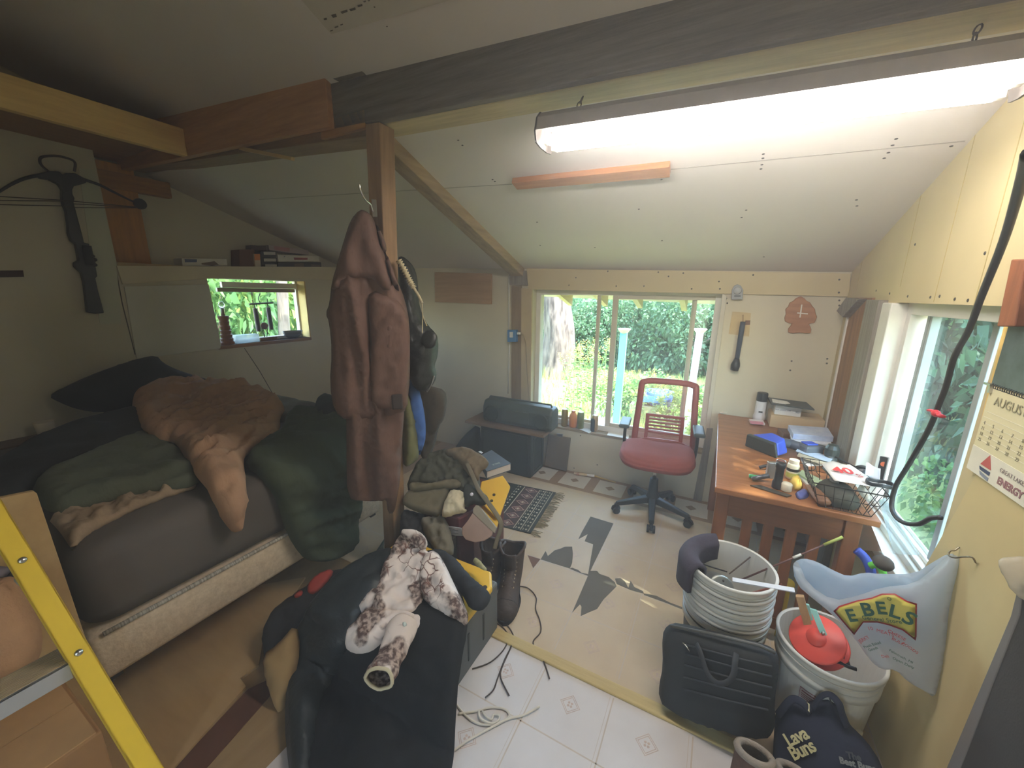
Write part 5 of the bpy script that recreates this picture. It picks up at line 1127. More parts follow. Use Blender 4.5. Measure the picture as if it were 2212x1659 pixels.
mb = MB(); mb.tube([pz(1560, 1300, RIMZ - .15), pz(1690, 1262, RIMZ - .01)], .004, 6); one(mb, 'rusty_rod', M('rod_rust', S(130, 72, 56), .6), 'rust-red rod at the near side inside the topmost pail', 'rod')
mb = MB(); mb.tube(arc([V((BC[0] + .085, BC[1] - .155, .345)), V((BC[0] + .094, BC[1] - .168, .32)), V((BC[0] + .097, BC[1] - .16, .18)), V((BC[0] + .095, BC[1] - .155, .06))], 6), .004, 6); one(mb, 'teal_string', M('cord_teal', S(70, 110, 104), .7), 'teal cord hanging down the side of the nested pails', 'cord', smooth=True)
mb = MB(); c_ = pz(1702, 1262, .30); mb.ball(c_, .028, 14, 10, (1, .8, 1.1)); mb.cyl(V((c_.x, c_.y, 0)), c_ + V((0, 0, -.01)), .014, 12); one(mb, 'yellow_knob', M('knob_yellow', S(222, 192, 56), .45), 'yellow plastic handle poking up between pails and bag', 'handle', smooth=True)
# second white pail
B2 = (.495, 1.60)
b2 = pail(B2, .001, 'white pail of tools under the hanging plastic bag', pail_w, group='single pail'); del b2['group']
lbl = M('label_paper', S(222, 206, 200), .6); maroon = M('label_red', S(150, 52, 60), .6)
def onpail(ang, z, o=.0): r = .131 + .027 * z / .37 + .0015 + o; return V((B2[0] + r * math.cos(ang), B2[1] + r * math.sin(ang), z))
a0 = math.atan2(-1.60, -.495) - .12
MB().grid(lambda u, v: onpail(a0 - .20 + .40 * v, .10 + .15 * u) - V((B2[0], B2[1], .001)), 6, 10).build('warning_label', lbl, b2, smooth=True)
mb = MB()
def strip(u0, v0, u1, v1, o=.0008): mb.grid(lambda u, v: onpail(a0 - .20 + .40 * (v0 + (v1 - v0) * v), .10 + .15 * (u0 + (u1 - u0) * u), o) - V((B2[0], B2[1], .001)), 2, 8)
for q in ((0, 0, .02, 1), (.98, 0, 1, 1), (0, 0, 1, .02), (0, .98, 1, 1), (.90, .1, .93, .9), (.83, .1, .85, .8), (.78, .1, .80, .85), (.73, .1, .75, .6)): strip(*q)
for k in range(24):
    w0, w1 = 2 * PI * k / 24, 2 * PI * (k + 1) / 24; P = lambda w, r: onpail(a0 + r * .14 * math.cos(w), .165 + .042 * r * math.sin(w), .0008) - V((B2[0], B2[1], .001))
    mb.add([P(w0, .86), P(w1, .86), P(w1, 1.0), P(w0, 1.0)], [(0, 1, 2, 3)])
Q = lambda x, z: onpail(a0 + x * .14, .165 + .042 * z, .0009) - V((B2[0], B2[1], .001))
mb.add([Q(-.66, .58), Q(-.54, .7), Q(.66, -.58), Q(.54, -.7)], [(0, 1, 2, 3)])
mb.add([Q(-.35, -.4), Q(.1, -.45), Q(.15, .1), Q(-.05, .35), Q(-.3, .25)], [(0, 1, 2, 3, 4)]); mb.add([Q(.1, -.1), Q(.5, -.3), Q(.45, -.42), Q(.1, -.25)], [(0, 1, 2, 3)])
mb.build('warning_print', maroon, b2, smooth=True)
def P2(x, y, h): return pz(x, y, h)
t = thing('cord_reel', 'red plastic cord reel lying in the white tool pail', 'reel'); c_ = P2(1768, 1385, .40); Rr = Matrix.Rotation(-.5, 3, 'Y') @ Matrix.Rotation(.45, 3, 'X'); rr_m = M('reel_red', S(226, 84, 72), .4)
for z in (-.022, .022): MB().lathe([(.02, z - .004), (.082, z - .004), (.086, z), (.082, z + .004), (.02, z + .004)], c_, 36, Rr, cap=False).build('flange', rr_m, t, smooth=True)
MB().lathe([(0, -.02), (.05, -.02), (.05, .02), (0, .02)], c_, 24, Rr).build('spool', M('reel_dark', S(70, 40, 40), .7), t, smooth=True); MB().lathe([(0, .024), (.03, .024), (.03, .034), (0, .034)], c_, 20, Rr).build('hub', rr_m, t, smooth=True); settle(t)
a, b = P2(1728, 1290, .52), P2(1770, 1440, .30); mb = MB(); s = V((.012, 0, .004)); mb.prism([a - s, a + s, b + s, b - s], V((0, .01, .004))); one(mb, 'wood_stick', wood('slat_wood', S(196, 160, 112), S(160, 122, 80), 'z'), 'narrow wooden slat standing in the white tool pail', 'slat')
mint = M('mint_plastic', S(150, 206, 196), .4)
for i, (p0_, p1_, lb) in enumerate((((1741, 1306), (1752, 1348), 'shorter mint green strap standing left in the tool pail'), ((1757, 1318), (1782, 1378), 'longer mint green strap with a rivet in the tool pail'))):
    a, b = P2(*p0_, .50), P2(*p1_, .43); s = V((.010, 0, 0)); t = thing('plastic_strap', lb, 'strap'); MB().prism([a - s, a + s, b + s, b - s], (0, .004, .003)).build('strip', mint, t)
    if i: MB().ball(b.lerp(a, .18) + V((0, -.004, .002)), .006, 10, 6).build('rivet', steel, t, smooth=True)
    settle(t)
t = thing('bar_clamp', 'black metal clamp lying over the near rim of the tool pail', 'clamp'); a, b, c_ = P2(1815, 1385, .42), P2(1832, 1440, .38), P2(1850, 1446, .38)
MB().tube([a, a.lerp(b, .5), b], .009, 8, flat=.5).build('bar', black, t, smooth=True); MB().tube([P2(1806, 1428, .38), b, c_], .006, 8).build('jaw', black, t, smooth=True); settle(t)
mb = MB(); mb.tube(arc([P2(1768, 1440, .33), onpail(a0 + .35, .27, .006), onpail(a0 + .6, .2, .006), onpail(a0 + .85, .16, .006), onpail(a0 + 1.05, .15, .008)], 6), .0025, 6); w_ = one(mb, 'string', M('string_dark', S(72, 66, 60), .8), 'thin dark string with white tag on the tool pail side', 'string', smooth=True)
e_ = onpail(a0 + 1.08, .15, .008); kid(MB().box(e_, (.02, .012, .016), .5).build('tag', whitep, w_, bev=.002), w_)
# ---------------------------------------------------------------- hanging plastic shop bag
BP, BN = V((XR - .03, 1.50, .88)), V((-.22, -.95, .18)).normalized()
film = sheer('bag_film', S(214, 220, 226), .36, .42, .3); film_b = sheer('bag_film_back', S(206, 220, 234), .30, .5, .3)
t = thing('plastic_bag', 'white plastic shop bag printed EBELS hanging on a wall hook', 'bag')
backp = [(1714, 1214), (1735, 1205), (1765, 1213), (1800, 1232), (1832, 1246), (1868, 1236), (1900, 1240), (1975, 1240), (2010, 1217), (2050, 1194), (2072, 1200), (2074, 1214), (2052, 1270), (2030, 1340), (2010, 1400), (1900, 1400), (1800, 1330), (1750, 1285), (1716, 1255)]
px_sheet(backp, BP, BN, .014, .006, 'back_film', film_b, t, fold=folds(.014, 9, 5, 3, .5), edge=.03, back=.003)
front = [(1712, 1226), (1716, 1212), (1726, 1216), (1745, 1262), (1800, 1298), (1850, 1288), (1905, 1268), (1975, 1262), (2020, 1225), (2052, 1196), (2072, 1202), (2074, 1216), (2052, 1300), (2046, 1352), (2047, 1385), (2038, 1440), (2028, 1480), (2018, 1508), (2000, 1494), (1962, 1474), (1935, 1446), (1905, 1447), (1880, 1428), (1846, 1378), (1796, 1325), (1752, 1290), (1722, 1264)]
DEP = .045
fr_f = folds(.010, 8, 4.5, 6, -.5)
px_sheet(front, BP + BN * .03, BN, .012, .035, 'front_film', film, t, fold=fr_f, edge=.07, back=.004)
def dec(pix, off, name, mat): return px_sheet(pix, BP + BN * (.03 + .046 + off), BN, .012, .0005, name, mat, t, smooth=0, edge=.01, back=.0002)
gold = M('bag_gold', S(206, 196, 92), .5); bred = M('bag_red', S(186, 52, 56), .5); bgreen = M('bag_green', S(30, 84, 66), .5)
badge = [(1800, 1320), (1812, 1309), (1850, 1297), (1882, 1291), (1905, 1282), (1933, 1282), (1960, 1298), (1981, 1304), (1980, 1375), (1978, 1384), (1950, 1362), (1920, 1351), (1895, 1345), (1880, 1345), (1865, 1345), (1845, 1372)]
dec(badge, 0, 'badge_border', bred)
cxm = sum(p[0] for p in badge) / len(badge); cym = sum(p[1] for p in badge) / len(badge)
inner = [(1805, 1321), (1814, 1312), (1851, 1300), (1883, 1294), (1906, 1285), (1932, 1285), (1959, 1301), (1977.5, 1307), (1976.5, 1375), (1974, 1377), (1951, 1359), (1921, 1348), (1896, 1342), (1880, 1342), (1864, 1342), (1845, 1367)]
dec(inner, .0015, 'badge', gold)
_, bn, bu, bv = plane_frame(BP, BN)
DP = BP + BN * .080
def wat(txt, x, y, size, ang, mat, **k):
    o = pp(x, y, DP, BN); q = pp(x + 10 * math.cos(ang), y + 10 * math.sin(ang), DP, BN); return words(txt, size, frame4(o, q - o, BN.cross(q - o)), mat, parent=t, **k)
for ch_, x, y, sz, an in (('E', 1838, 1331, .050, -.10), ('B', 1872, 1318, .054, -.05), ('E', 1902, 1315, .050, .05), ('L', 1931, 1322, .054, .30), ('S', 1962, 1336, .056, .45)): wat(ch_, x, y, sz, an, bgreen, shear=.1, bold=.0012)
wat('General Store', 1904, 1339, .016, .12, bgreen); wat('O', 1921, 1294, .013, .1, bgreen)
for txt, x, y, sz, an, m_ in (('JERKY', 1866, 1381, .013, -.5, bred), ('10', 1880, 1358, .014, 0, bred), ('MEATS', 1912, 1367, .013, .3, bred), ('CHEESE', 1937, 1372, .012, .5, bred), ('BULK', 1940, 1386, .012, .5, bred), ('FOODS', 1966, 1400, .011, .6, bred),
                              ('Fresh Baked', 1884, 1393, .010, -.3, bgreen), ('Goods', 1886, 1402, .010, -.3, bgreen), ('Falmouth, MI', 1946, 1418, .010, .5, bgreen), ('Open Daily', 1951, 1432, .010, .45, bgreen), ('Deli', 1912, 1418, .011, 0, bred)): wat(txt, x, y, sz, an, m_)
settle(t)
t = thing('wire_hook', 'bent wire hook on the right wall holding the plastic bag', 'hook'); wm_ = M('hook_wire', S(150, 140, 120), .3, .9)
X_ = XR - .014
mb = MB(); mb.tube(arc([px(2108, 1216, X_), px(2100, 1204, X_ - .012), px(2080, 1203, X_ - .02), px(2062, 1205, X_ - .025), px(2049, 1199, X_ - .025), px(2053, 1190, X_ - .02), px(2062, 1189, X_ - .01), px(2072, 1182, X_)], 6), .0022, 6); mb.build('wire', wm_, t, smooth=True); settle(t)
# ---------------------------------------------------------------- black laptop bag
lap = M('nylon_black', S(40, 42, 42), .75, var=.12, vs=20, bump=.15, bs=300); lap2 = M('nylon_dark_grey', S(58, 60, 64), .7)
LN = V((-.12, -1, .30)).normalized(); LP = V((.15, 1.345, .02))
t = thing('laptop_bag', 'black padded laptop bag standing against the pails', 'bag')
out = [(1441, 1350), (1465, 1344), (1560, 1368), (1640, 1388), (1668, 1398), (1682, 1416), (1683, 1450), (1672, 1520), (1676, 1560), (1668, 1585), (1655, 1598), (1600, 1590), (1500, 1560), (1440, 1530), (1423, 1506), (1424, 1478), (1432, 1440), (1430, 1372)]
px_sheet(out, LP, LN, .018, .05, 'body', lap, t, fold=folds(.004, 6, 22, 3), edge=.06, back=.035)
LF = LP + LN * .052
def lpt(x, y, o=0.0): return pp(x, y, LF + LN * o, LN)
mb = MB()
for ys, x0_, x1_ in (((1392, 1440), 1480, 1668), ((1412, 1462), 1480, 1668), ((1436, 1486), 1478, 1668), ((1462, 1510), 1476, 1664), ((1488, 1534), 1474, 1660)):
    mb.tube([lpt(x0_, ys[0], .001), lpt((x0_ + x1_) / 2, (ys[0] + ys[1]) / 2 + 1, .003), lpt(x1_, ys[1], .001)], .0035, 6)
mb.build('quilt_seams', lap2, t, smooth=True)
MB().tube(arc([lpt(1505, 1392, .0), lpt(1514, 1412, .022), lpt(1527, 1452, .03), lpt(1548, 1474, .034), lpt(1570, 1474, .034), lpt(1584, 1458, .03), lpt(1588, 1430, .02), lpt(1590, 1412, .0)], 7), .012, 10, flat=.45, up=V((0, -1, 0))).build('handle', lap2, t, smooth=True)
MB().tube([lpt(1448, 1352, -.02), lpt(1560, 1374, -.012), lpt(1640, 1394, -.012), lpt(1674, 1410, -.02)], .006, 8).build('zip', M('zip_grey', S(84, 84, 80), .4), t, smooth=True)
MB().tube([lpt(1475, 1388, .002), lpt(1483, 1396, .008), lpt(1492, 1409, .004)], .003, 6).build('zip_pull', chrome, t, smooth=True); settle(t)
# ---------------------------------------------------------------- navy tote bag
navy = M('canvas_navy', S(36, 40, 58), .9, var=.08, vs=12, bump=.6, bs=12); cream = M('cream_print', S(206, 200, 150), .7)
TN = V((-.38, -.62, .72)).normalized(); TP = pz(1760, 1659, .10)
t = thing('tote_bag', 'navy cloth tote bag printed Lava Buns on the floor', 'bag')
out = [(1676, 1532), (1700, 1514), (1714, 1506), (1730, 1516), (1742, 1520), (1758, 1508), (1800, 1500), (1830, 1560), (1872, 1600), (1905, 1650), (1925, 1720), (1800, 1790), (1690, 1730), (1668, 1660), (1672, 1580)]
px_sheet(out, TP, TN, .02, .05, 'body', navy, t, fold=folds(.012, 9, 9, 12), edge=.09, back=.03)
TF = TP + TN * .056
def tpt(x, y, o=0.0): return pp(x, y, TF + TN * o, TN)
MB().tube(arc([tpt(1756, 1530, -.01), tpt(1772, 1506, .02), tpt(1792, 1500, .03), tpt(1812, 1520, .03), tpt(1820, 1545, .01), tpt(1830, 1570, -.01)], 7), .013, 8, flat=.35).build('strap', navy, t, smooth=True)
MB().tube(arc([tpt(1680, 1545, -.01), tpt(1700, 1520, .01), tpt(1716, 1510, .014), tpt(1738, 1522, .012), tpt(1750, 1540, -.01)], 7), .013, 8, flat=.35).build('strap', navy, t, smooth=True)
MB().prism([tpt(*p, .004) for p in ((1732, 1521), (1742, 1516), (1749, 1521), (1749, 1539))], TN * .003).build('inner_tag', M('tag_cream', S(206, 198, 160), .7), t)
def tw(txt, x, y, size, ang, mat, **k):
    o = tpt(x, y, .006); q = tpt(x + 10 * math.cos(ang), y + 10 * math.sin(ang), .006); words(txt, size, frame4(o, q - o, TN.cross(q - o)), mat, parent=t, depth=.001, **k)
tw('Lava', 1720, 1592, .046, -.42, cream, bold=.0012, space=.92); tw('Buns', 1733, 1620, .046, -.42, cream, bold=.0012, space=.92)
tw('The', 1844, 1634, .022, .2, lap2, bold=.001); tw('Best Buns', 1852, 1652, .022, .25, M('print_dim', S(120, 122, 120), .8), bold=.001); settle(t)
# ---------------------------------------------------------------- brown felt boots at the bottom edge
felt = M('felt_brown', S(110, 84, 72), .95, var=.15, vs=40, bump=.3, bs=200); lin = M('felt_lining', S(150, 140, 128), .95, var=.1, vs=40, bump=.3, bs=200)
def slipper(x, y, h, s, lab):
    c_ = pz(x, y, h); t = thing('felt_boot', lab, 'boot')
    f = lambda u, v: c_ + V((s * .075 * math.cos(2 * PI * v) * (1.0 + .12 * u), s * .085 * math.sin(2 * PI * v) * (1 + .1 * u), -h * u - .03 * (1 - u) * math.sin(2 * PI * v)))
    MB().grid(f, 12, 32).build('shaft', felt, t, smooth=True, solid=.008)
    MB().tube([f(0, k / 32) for k in range(33)], .011, 8).build('collar', lin, t, smooth=True)
    MB().grid(lambda u, v: f(u, v) + (c_ - V((0, 0, h * u)) - f(u, v)) * .14, 12, 32).build('lining', lin, t, smooth=True)
    MB().ball(V((c_.x + .02, c_.y - .12, .045)), .075, 16, 10, (.85, 1.3, .6)).build('toe', felt, t, smooth=True); settle(t)
slipper(1630, 1628, .24, .62, 'brown felt boot with open grey-lined shaft at the lower frame edge'); slipper(1716, 1672, .20, .55, 'second brown felt boot, mostly cut off below the navy tote')
# ---------------------------------------------------------------- dark panel leaning on the right wall
t = thing('leaning_board', 'dark grey padded panel leaning at the right wall by the bags', 'panel')
A = [px(*p, XR - .05) for p in ((2188, 1330), (2206, 1262), (2330, 1250), (2330, 1700), (2030, 1700))]
MB().prism(A, (.03, 0, 0)).build('body', M('panel_dark', S(62, 58, 56), .8, var=.12, vs=10, bump=.1, bs=200), t, bev=.004)
E_ = [px(*p, XR - .052) for p in ((2182, 1330), (2200, 1258), (2210, 1262), (2202, 1330), (2058, 1700), (2026, 1700))]
MB().prism(E_, (.02, 0, 0)).build('edge_strip', M('panel_edge', S(118, 112, 110), .7), t, bev=.003); settle(t)
px_sheet(((2170, 1212), (2195, 1200), (2230, 1206), (2240, 1290), (2205, 1300), (2190, 1262), (2174, 1240)), V((XR - .085, 1.2, .9)), V((-1, -.2, .2)), .01, .03, 'plastic_sheet', sheer('clear_film', S(224, 216, 200), .35, .4, .25), None, fold=folds(.012, 20, 20, 4), edge=.03)
tag(bpy.data.objects['plastic_sheet'], 'crumpled clear plastic over the top of the dark panel', 'plastic')
# ---------------------------------------------------------------- calendar
XC = XR - .016
a = px(2166, 842, XC); zs = a.z; yl = 1.543; b = px(2106, 1022, XC); zb = b.z
cp = M('calendar_paper', S(222, 212, 172), .8, var=.03)
t = thing('calendar', 'paper wall calendar open at August on the right wall', 'calendar')
wd = .30
MB().bb((XC, yl - wd, zb), (XC + .002, yl, zs)).build('page', cp, t)
MB().bb((XC - .001, yl - wd, zs + .004), (XC + .001, yl, zs + .23)).build('picture', M('calendar_photo', S(96, 112, 112), .5, c2=S(58, 70, 66), vs=9), t)
mb = MB()
for k in range(30): y = yl - .01 - k * .0097; mb.tube([(XC + .001 - .006 * math.cos(w), y, zs + .002 + .007 * math.sin(w)) for w in [2 * PI * j / 8 for j in range(9)]], .0011, 5)
mb.build('spiral', dgrey, t)
F = lambda y, z: frame4((XC - .0012, y, z), (0, -1, 0), (0, 0, 1))
dim = M('calendar_ink', S(158, 150, 120), .8)
words('AUGUST', .034, F(yl - .10, zs - .035), dim, parent=t)
rows = 5; gx = (wd - .02) / 7; gz = (zs - zb - .16) / 5.2
for i in range(31):
    k = i + 4; r_, c_ = divmod(k, 7)
    words(str(i + 1), .014, F(yl - .02 - gx * c_, zs - .085 - gz * min(r_, 4.6)), dim, parent=t, name='date')
mb = MB()
for k in range(6): z = zs - .07 - gz * k; mb.bb((XC - .0008, yl - wd + .008, z), (XC, yl - .008, z + .0008))
mb.bb((XC - .0012, yl - wd, zb), (XC, yl, zb + .072)); mb.build('strip', M('calendar_strip', S(228, 222, 204), .8), t)
tri = MB(); cy_, cz_ = yl - .082, zb + .036
tri.prism([(XC - .0022, cy_ + .026, cz_ - .002), (XC - .0022, cy_ - .022, cz_ - .002), (XC - .0022, cy_ - .002, cz_ + .034)], (.0006, 0, 0)); tri.build('logo_top', M('logo_red', S(186, 84, 80), .6), t)
for i, mt in ((0, M('logo_blue', S(50, 60, 96), .6)), (1, M('logo_grey', S(130, 136, 150), .6))): MB().prism([(XC - .0022, cy_ + .028 - .006 * i, cz_ - .008 - .012 * i), (XC - .0022, cy_ - .022, cz_ - .008 - .016 * i), (XC - .0022, cy_ - .022, cz_ - .018 - .016 * i), (XC - .0022, cy_ + .022 - .006 * i, cz_ - .017 - .012 * i)], (.0006, 0, 0)).build('logo_band', mt, t)
words('GREAT LAKES', .016, frame4((XC - .0018, yl - .185, zb + .050), (0, -1, 0), (0, 0, 1)), M('logo_text', S(160, 146, 138), .7), parent=t); words('ENERGY', .026, frame4((XC - .0018, yl - .187, zb + .022), (0, -1, 0), (0, 0, 1)), M('logo_text2', S(146, 104, 106), .7), parent=t, bold=.001)
settle(t)
# ---------------------------------------------------------------- cord, red clip, latch
cw = M('cord_black', S(44, 42, 42), .5)
pts = [(2222, 330, .34), (2205, 395, .42), (2168, 520, .52), (2120, 640, .58), (2092, 715, .61), (2062, 770, .63), (2045, 830, .64), (2030, 870, .645), (2005, 930, .65), (1962, 1005, .655), (1935, 1050, .655), (1926, 1090, .655), (1934, 1115, .655), (1955, 1130, .66), (1985, 1132, .67), (2010, 1120, .68), (2032, 1118, .688)]
one(MB().tube(arc([px(x, y, X) for x, y, X in pts], 5), .0075, 10), 'power_cable', cw, 'thick black power cord looping down in front of the side window', 'cord', smooth=True)
c_ = px(2022, 893, .638); t = thing('cord_clip', 'red plastic clip tied round the black cord at the window', 'clip'); rc = M('clip_red', S(200, 44, 60), .4)
MB().ball(c_, .014, 14, 10, (.8, 1.2, .8)).build('knot', rc, t, smooth=True)
for s in (1, -1): MB().tube([c_, c_ + V((0, s * .02, .002)), c_ + V((0, s * .036, .0))], [.008, .008, .011], 10, flat=.5).build('tab', rc, t, smooth=True)
settle(t)
t = thing('window_latch', 'small metal latch bracket on the near side window jamb', 'latch'); a = px(2138, 830, XR - .018)
MB().box(a, (.012, .03, .006)).build('plate', steel, t); MB().box(a + V((0, -.012, -.012)), (.01, .008, .02)).build('screw', steel, t); settle(t)
# clear acrylic sheet leaning in the window and bits below it
q = [px(*p, XR - .004) for p in ((1905, 1080), (1930, 1112), (1985, 1200), (1968, 1206), (1925, 1200))]
one(MB().prism([px(1898, 1082, XR - .03), px(1912, 1076, XR + .04), px(1986, 1200, XR + .04), px(1930, 1196, XR - .03)], (0, 0, .003)), 'acrylic_sheet', glassmat('acrylic', (.9, .95, .95, 1), 1.2, .25), 'clear acrylic sheet lying on the side window sill', 'sheet')
one(MB().prism([px(*p, XR - .02) for p in ((1852, 1116), (1880, 1130), (1905, 1192), (1846, 1186), (1842, 1150))], (.004, 0, 0)), 'white_card', paper, 'white card leaning under the window behind the desk leg', 'card')
t = thing('hand_pump', 'blue and green plastic tool under the window behind the bag', 'tool')
MB().tube(arc([py(1850, 1188, 1.83), py(1868, 1205, 1.82), py(1880, 1230, 1.80), py(1884, 1262, 1.79)], 6), .016, 10).build('blue_grip', M('grip_blue', S(66, 90, 190), .4), t, smooth=True)
MB().tube(arc([py(1880, 1222, 1.78), py(1896, 1220, 1.77), py(1908, 1240, 1.76), py(1910, 1266, 1.76)], 6), .012, 10).build('green_grip', M('grip_green', S(112, 214, 84), .4), t, smooth=True); settle(t)
one(MB().ball(px(1908, 1216, .62), .03, 12, 8, (1, 1.2, .8)), 'rag_bundle', M('rag_dark', S(86, 80, 72), .9, var=.2, vs=30), 'small dark bundle by the blue and green tool', 'bundle', smooth=True)
one(MB().bb((.57, 1.77, 0), (.685, 1.885, .38)), 'storage_carton', M('carton_white', S(206, 206, 204), .7), 'pale narrow carton on the floor between desk leg and window wall', 'box', bev=.004)
one(MB().bb((.58, 1.775, .3805), (.68, 1.88, .44)), 'small_carton', cardb, 'small tan box on the pale carton under the window', 'box', bev=.003)
# ================================================================ coats on the post
coat_m = M('oilskin_brown', S(112, 82, 68), .75, c2=S(92, 66, 56), vs=3, bump=.8, bs=7, stretch=(2, 2, .7))
CP0, CN0 = V((-1.50, 1.31, 1.2)), V((.735, -.676, .0))
t = thing('trench_coat', 'long brown caped coat hanging from a hook on the wooden post', 'coat')
sk = [(748, 840), (870, 840), (874, 885), (868, 960), (864, 1040), (858, 1075), (852, 1108), (838, 1110), (834, 1075), (818, 1083), (780, 1082), (750, 1076), (748, 980)]
px_sheet(sk, CP0, CN0, .022, .05, 'skirt', coat_m, t, fold=folds(.09, 11, .6, 3), edge=.035, back=.02)
body = [(777, 454), (800, 465), (830, 540), (856, 600), (876, 650), (885, 700), (886, 780), (884, 850), (872, 900), (750, 910), (722, 890), (712, 830), (717, 760), (711, 695), (703, 678), (712, 655), (716, 610), (732, 560), (746, 515), (760, 475)]
px_sheet(body, CP0, CN0, .018, .08, 'body', coat_m, t, fold=folds(.10, 10, .7, 7), edge=.08, back=.02)
arm = [(796, 625), (850, 640), (874, 665), (886, 705), (885, 790), (882, 845), (880, 884), (860, 886), (800, 882), (797, 800), (800, 720), (793, 660)]
px_sheet(arm, CP0 + CN0 * .06, CN0, .016, .045, 'sleeve', coat_m, t, fold=folds(.026, 11, 4, 11, .8), edge=.035, back=.02)
cape = [(777, 452), (792, 456), (806, 470), (818, 505), (832, 550), (842, 590), (848, 612), (846, 630), (838, 633), (822, 626), (806, 605), (790, 606), (745, 606), (742, 628), (722, 627), (714, 622), (722, 595), (731, 560), (744, 515), (757, 475)]
px_sheet(cape, CP0 + CN0 * .045, CN0, .018, .075, 'cape', coat_m, t, fold=folds(.034, 11, 2.0, 5), edge=.035, back=.03)
coll = [(806, 480), (818, 490), (832, 520), (836, 540), (832, 546), (842, 560), (866, 632), (850, 622), (834, 575), (818, 520)]
px_sheet(coll, CP0 + CN0 * .06, CN0, .014, .05, 'collar', coat_m, t, edge=.03, back=.02)
a = pp(858, 868, CP0 + CN0 * .12, CN0); MB().box(a, (.05, .012, .075), math.atan2(.735, .676)).build('cuff_tab', M('cuff_dark', S(54, 44, 40), .8), t, bev=.01); settle(t)
t = thing('coat_hook', 'bent metal hook on the post that carries the brown coat', 'hook')
q = lambda x, y, o: pp(x, y, CP0 + CN0 * o, CN0)
MB().tube(arc([q(776, 398, .16), q(779, 412, .155), q(788, 430, .13), q(800, 441, .09), q(803, 452, .07), q(806, 458, .06)], 6), .004, 8).build('hook', chrome, t, smooth=True); MB().box(q(809, 450, .06), (.02, .012, .07), .8).build('plate', steel, t); settle(t)
BP0, BN0 = V((-1.43, 1.60, 1.2)), V((.60, -.80, 0))
blk = M('nylon_pack', S(38, 40, 36), .5, var=.15, vs=14, bump=.9, bs=14)
t = thing('backpack', 'black backpack with a braided cream cord hanging behind the post', 'bag')
px_sheet([(858, 556), (870, 553), (888, 568), (898, 585), (903, 612), (904, 650), (912, 680), (926, 705), (940, 718), (947, 735), (946, 770), (938, 790), (944, 805), (940, 825), (922, 846), (905, 846), (884, 825), (868, 760), (860, 640)], BP0, BN0, .022, .11, 'body', blk, t, fold=folds(.05, 9, 7, 4), edge=.08, back=.02)
BF = BP0 + BN0 * .13
q = lambda x, y, o=0: pp(x, y, BF + BN0 * o, BN0)
rope = arc([q(861, 562), q(874, 585), q(886, 608), q(894, 622)], 14); cm_ = M('cord_cream', S(196, 182, 146), .9)
MB().tube(rope, [.013 + .005 * math.sin(i * 1.9) for i in range(len(rope))], 10).build('braided_cord', cm_, t, smooth=True)
MB().tube([q(894, 622), q(905, 640), q(912, 655)], .007, 8).build('cord_whipping', cm_, t, smooth=True)
for k, (x, y) in enumerate(((912, 720), (922, 704))): MB().tube(arc([q(912, 655), q(913, 680), q(x, y)], 6), .0025, 6).build('cord_tail', cm_, t, smooth=True)
MB().lathe([(0, 0), (.045, 0), (.048, .02), (.03, .03), (0, .03)], q(930, 735, -.02), 20, Matrix.Rotation(1.2, 3, 'X')).build('pocket', blk, t, smooth=True)
MB().tube(arc([q(922, 846, -.04), q(932, 830, -.02), q(938, 812, -.02)], 5), .005, 6).build('zip', M('zip_silver', S(150, 150, 146), .3, .7), t, smooth=True); settle(t)
def hang(pix, off, th, name, mat, label, cat, seed, edge=.05):
    o = px_sheet(pix, BP0 + BN0 * off, BN0, .02, th, name, mat, None, fold=folds(.032, 14, 1.4, seed), edge=edge * .6, back=.02); return tag(o, label, cat)
hang([(884, 800), (892, 812), (905, 840), (914, 875), (919, 905), (920, 945), (914, 968), (905, 988), (897, 960), (886, 900), (880, 840)], .0, .05, 'blue_jacket', M('fleece_blue', S(66, 104, 170), .9, var=.06), 'bright blue cloth jacket hanging below the black backpack', 'jacket', 3)
hang([(868, 840), (884, 850), (896, 900), (904, 965), (905, 990), (894, 1000), (880, 1008), (868, 1000)], .03, .05, 'olive_jacket', M('cloth_olive', S(112, 112, 74), .9), 'olive garment hanging between the brown coat and the blue jacket', 'jacket', 5)
hang([(905, 826), (930, 834), (962, 842), (966, 870), (960, 905), (948, 920), (940, 960), (928, 990), (908, 992), (900, 930)], -.16, .06, 'dark_coat', M('coat_dark', S(66, 58, 46), .9), 'dark brown coat hanging at the back behind the blue jacket', 'coat', 8)
# ================================================================ tool chest under the clothes, and the heap on it
t = thing('tool_chest', 'dark grey tool chest with yellow lid buried under black clothes', 'chest')
g_ = M('chest_grey', S(96, 98, 98), .6, var=.08); yel = M('chest_yellow', S(236, 190, 60), .45, var=.05)
MB().bb((-1.40, .96, 0), (-.80, 1.38, .272)).build('body', g_, t, bev=.012)
mb = MB()
for y in (1.02, 1.12, 1.24): mb.bb((-.802, y, .06), (-.797, y + .012, .2))
mb.build('side_ribs', M('rib_dark', S(52, 54, 54), .6), t)
MB().prism([(-1.41, .955, .275), (-.86, .955, .275), (-.785, 1.05, .275), (-.785, 1.30, .275), (-.84, 1.385, .275), (-1.41, 1.385, .275)], (0, 0, .035)).build('lid', yel, t, bev=.012, seg=3)
mb = MB()
for y in (1.14, 1.22): mb.lathe([(0, 0), (.011, 0), (.011, .002), (0, .002)], (-.812, y + .06, .310), 14)
mb.build('lid_holes', M('hole_dark', S(60, 46, 30), .8), t); settle(t)
HP = Prof([(1.45, .35), (1.20, .365), (1.02, .36), (.94, .33), (.885, .25), (.85, .14), (.82, .045), (.76, .02), (.4, .018)], 'y')
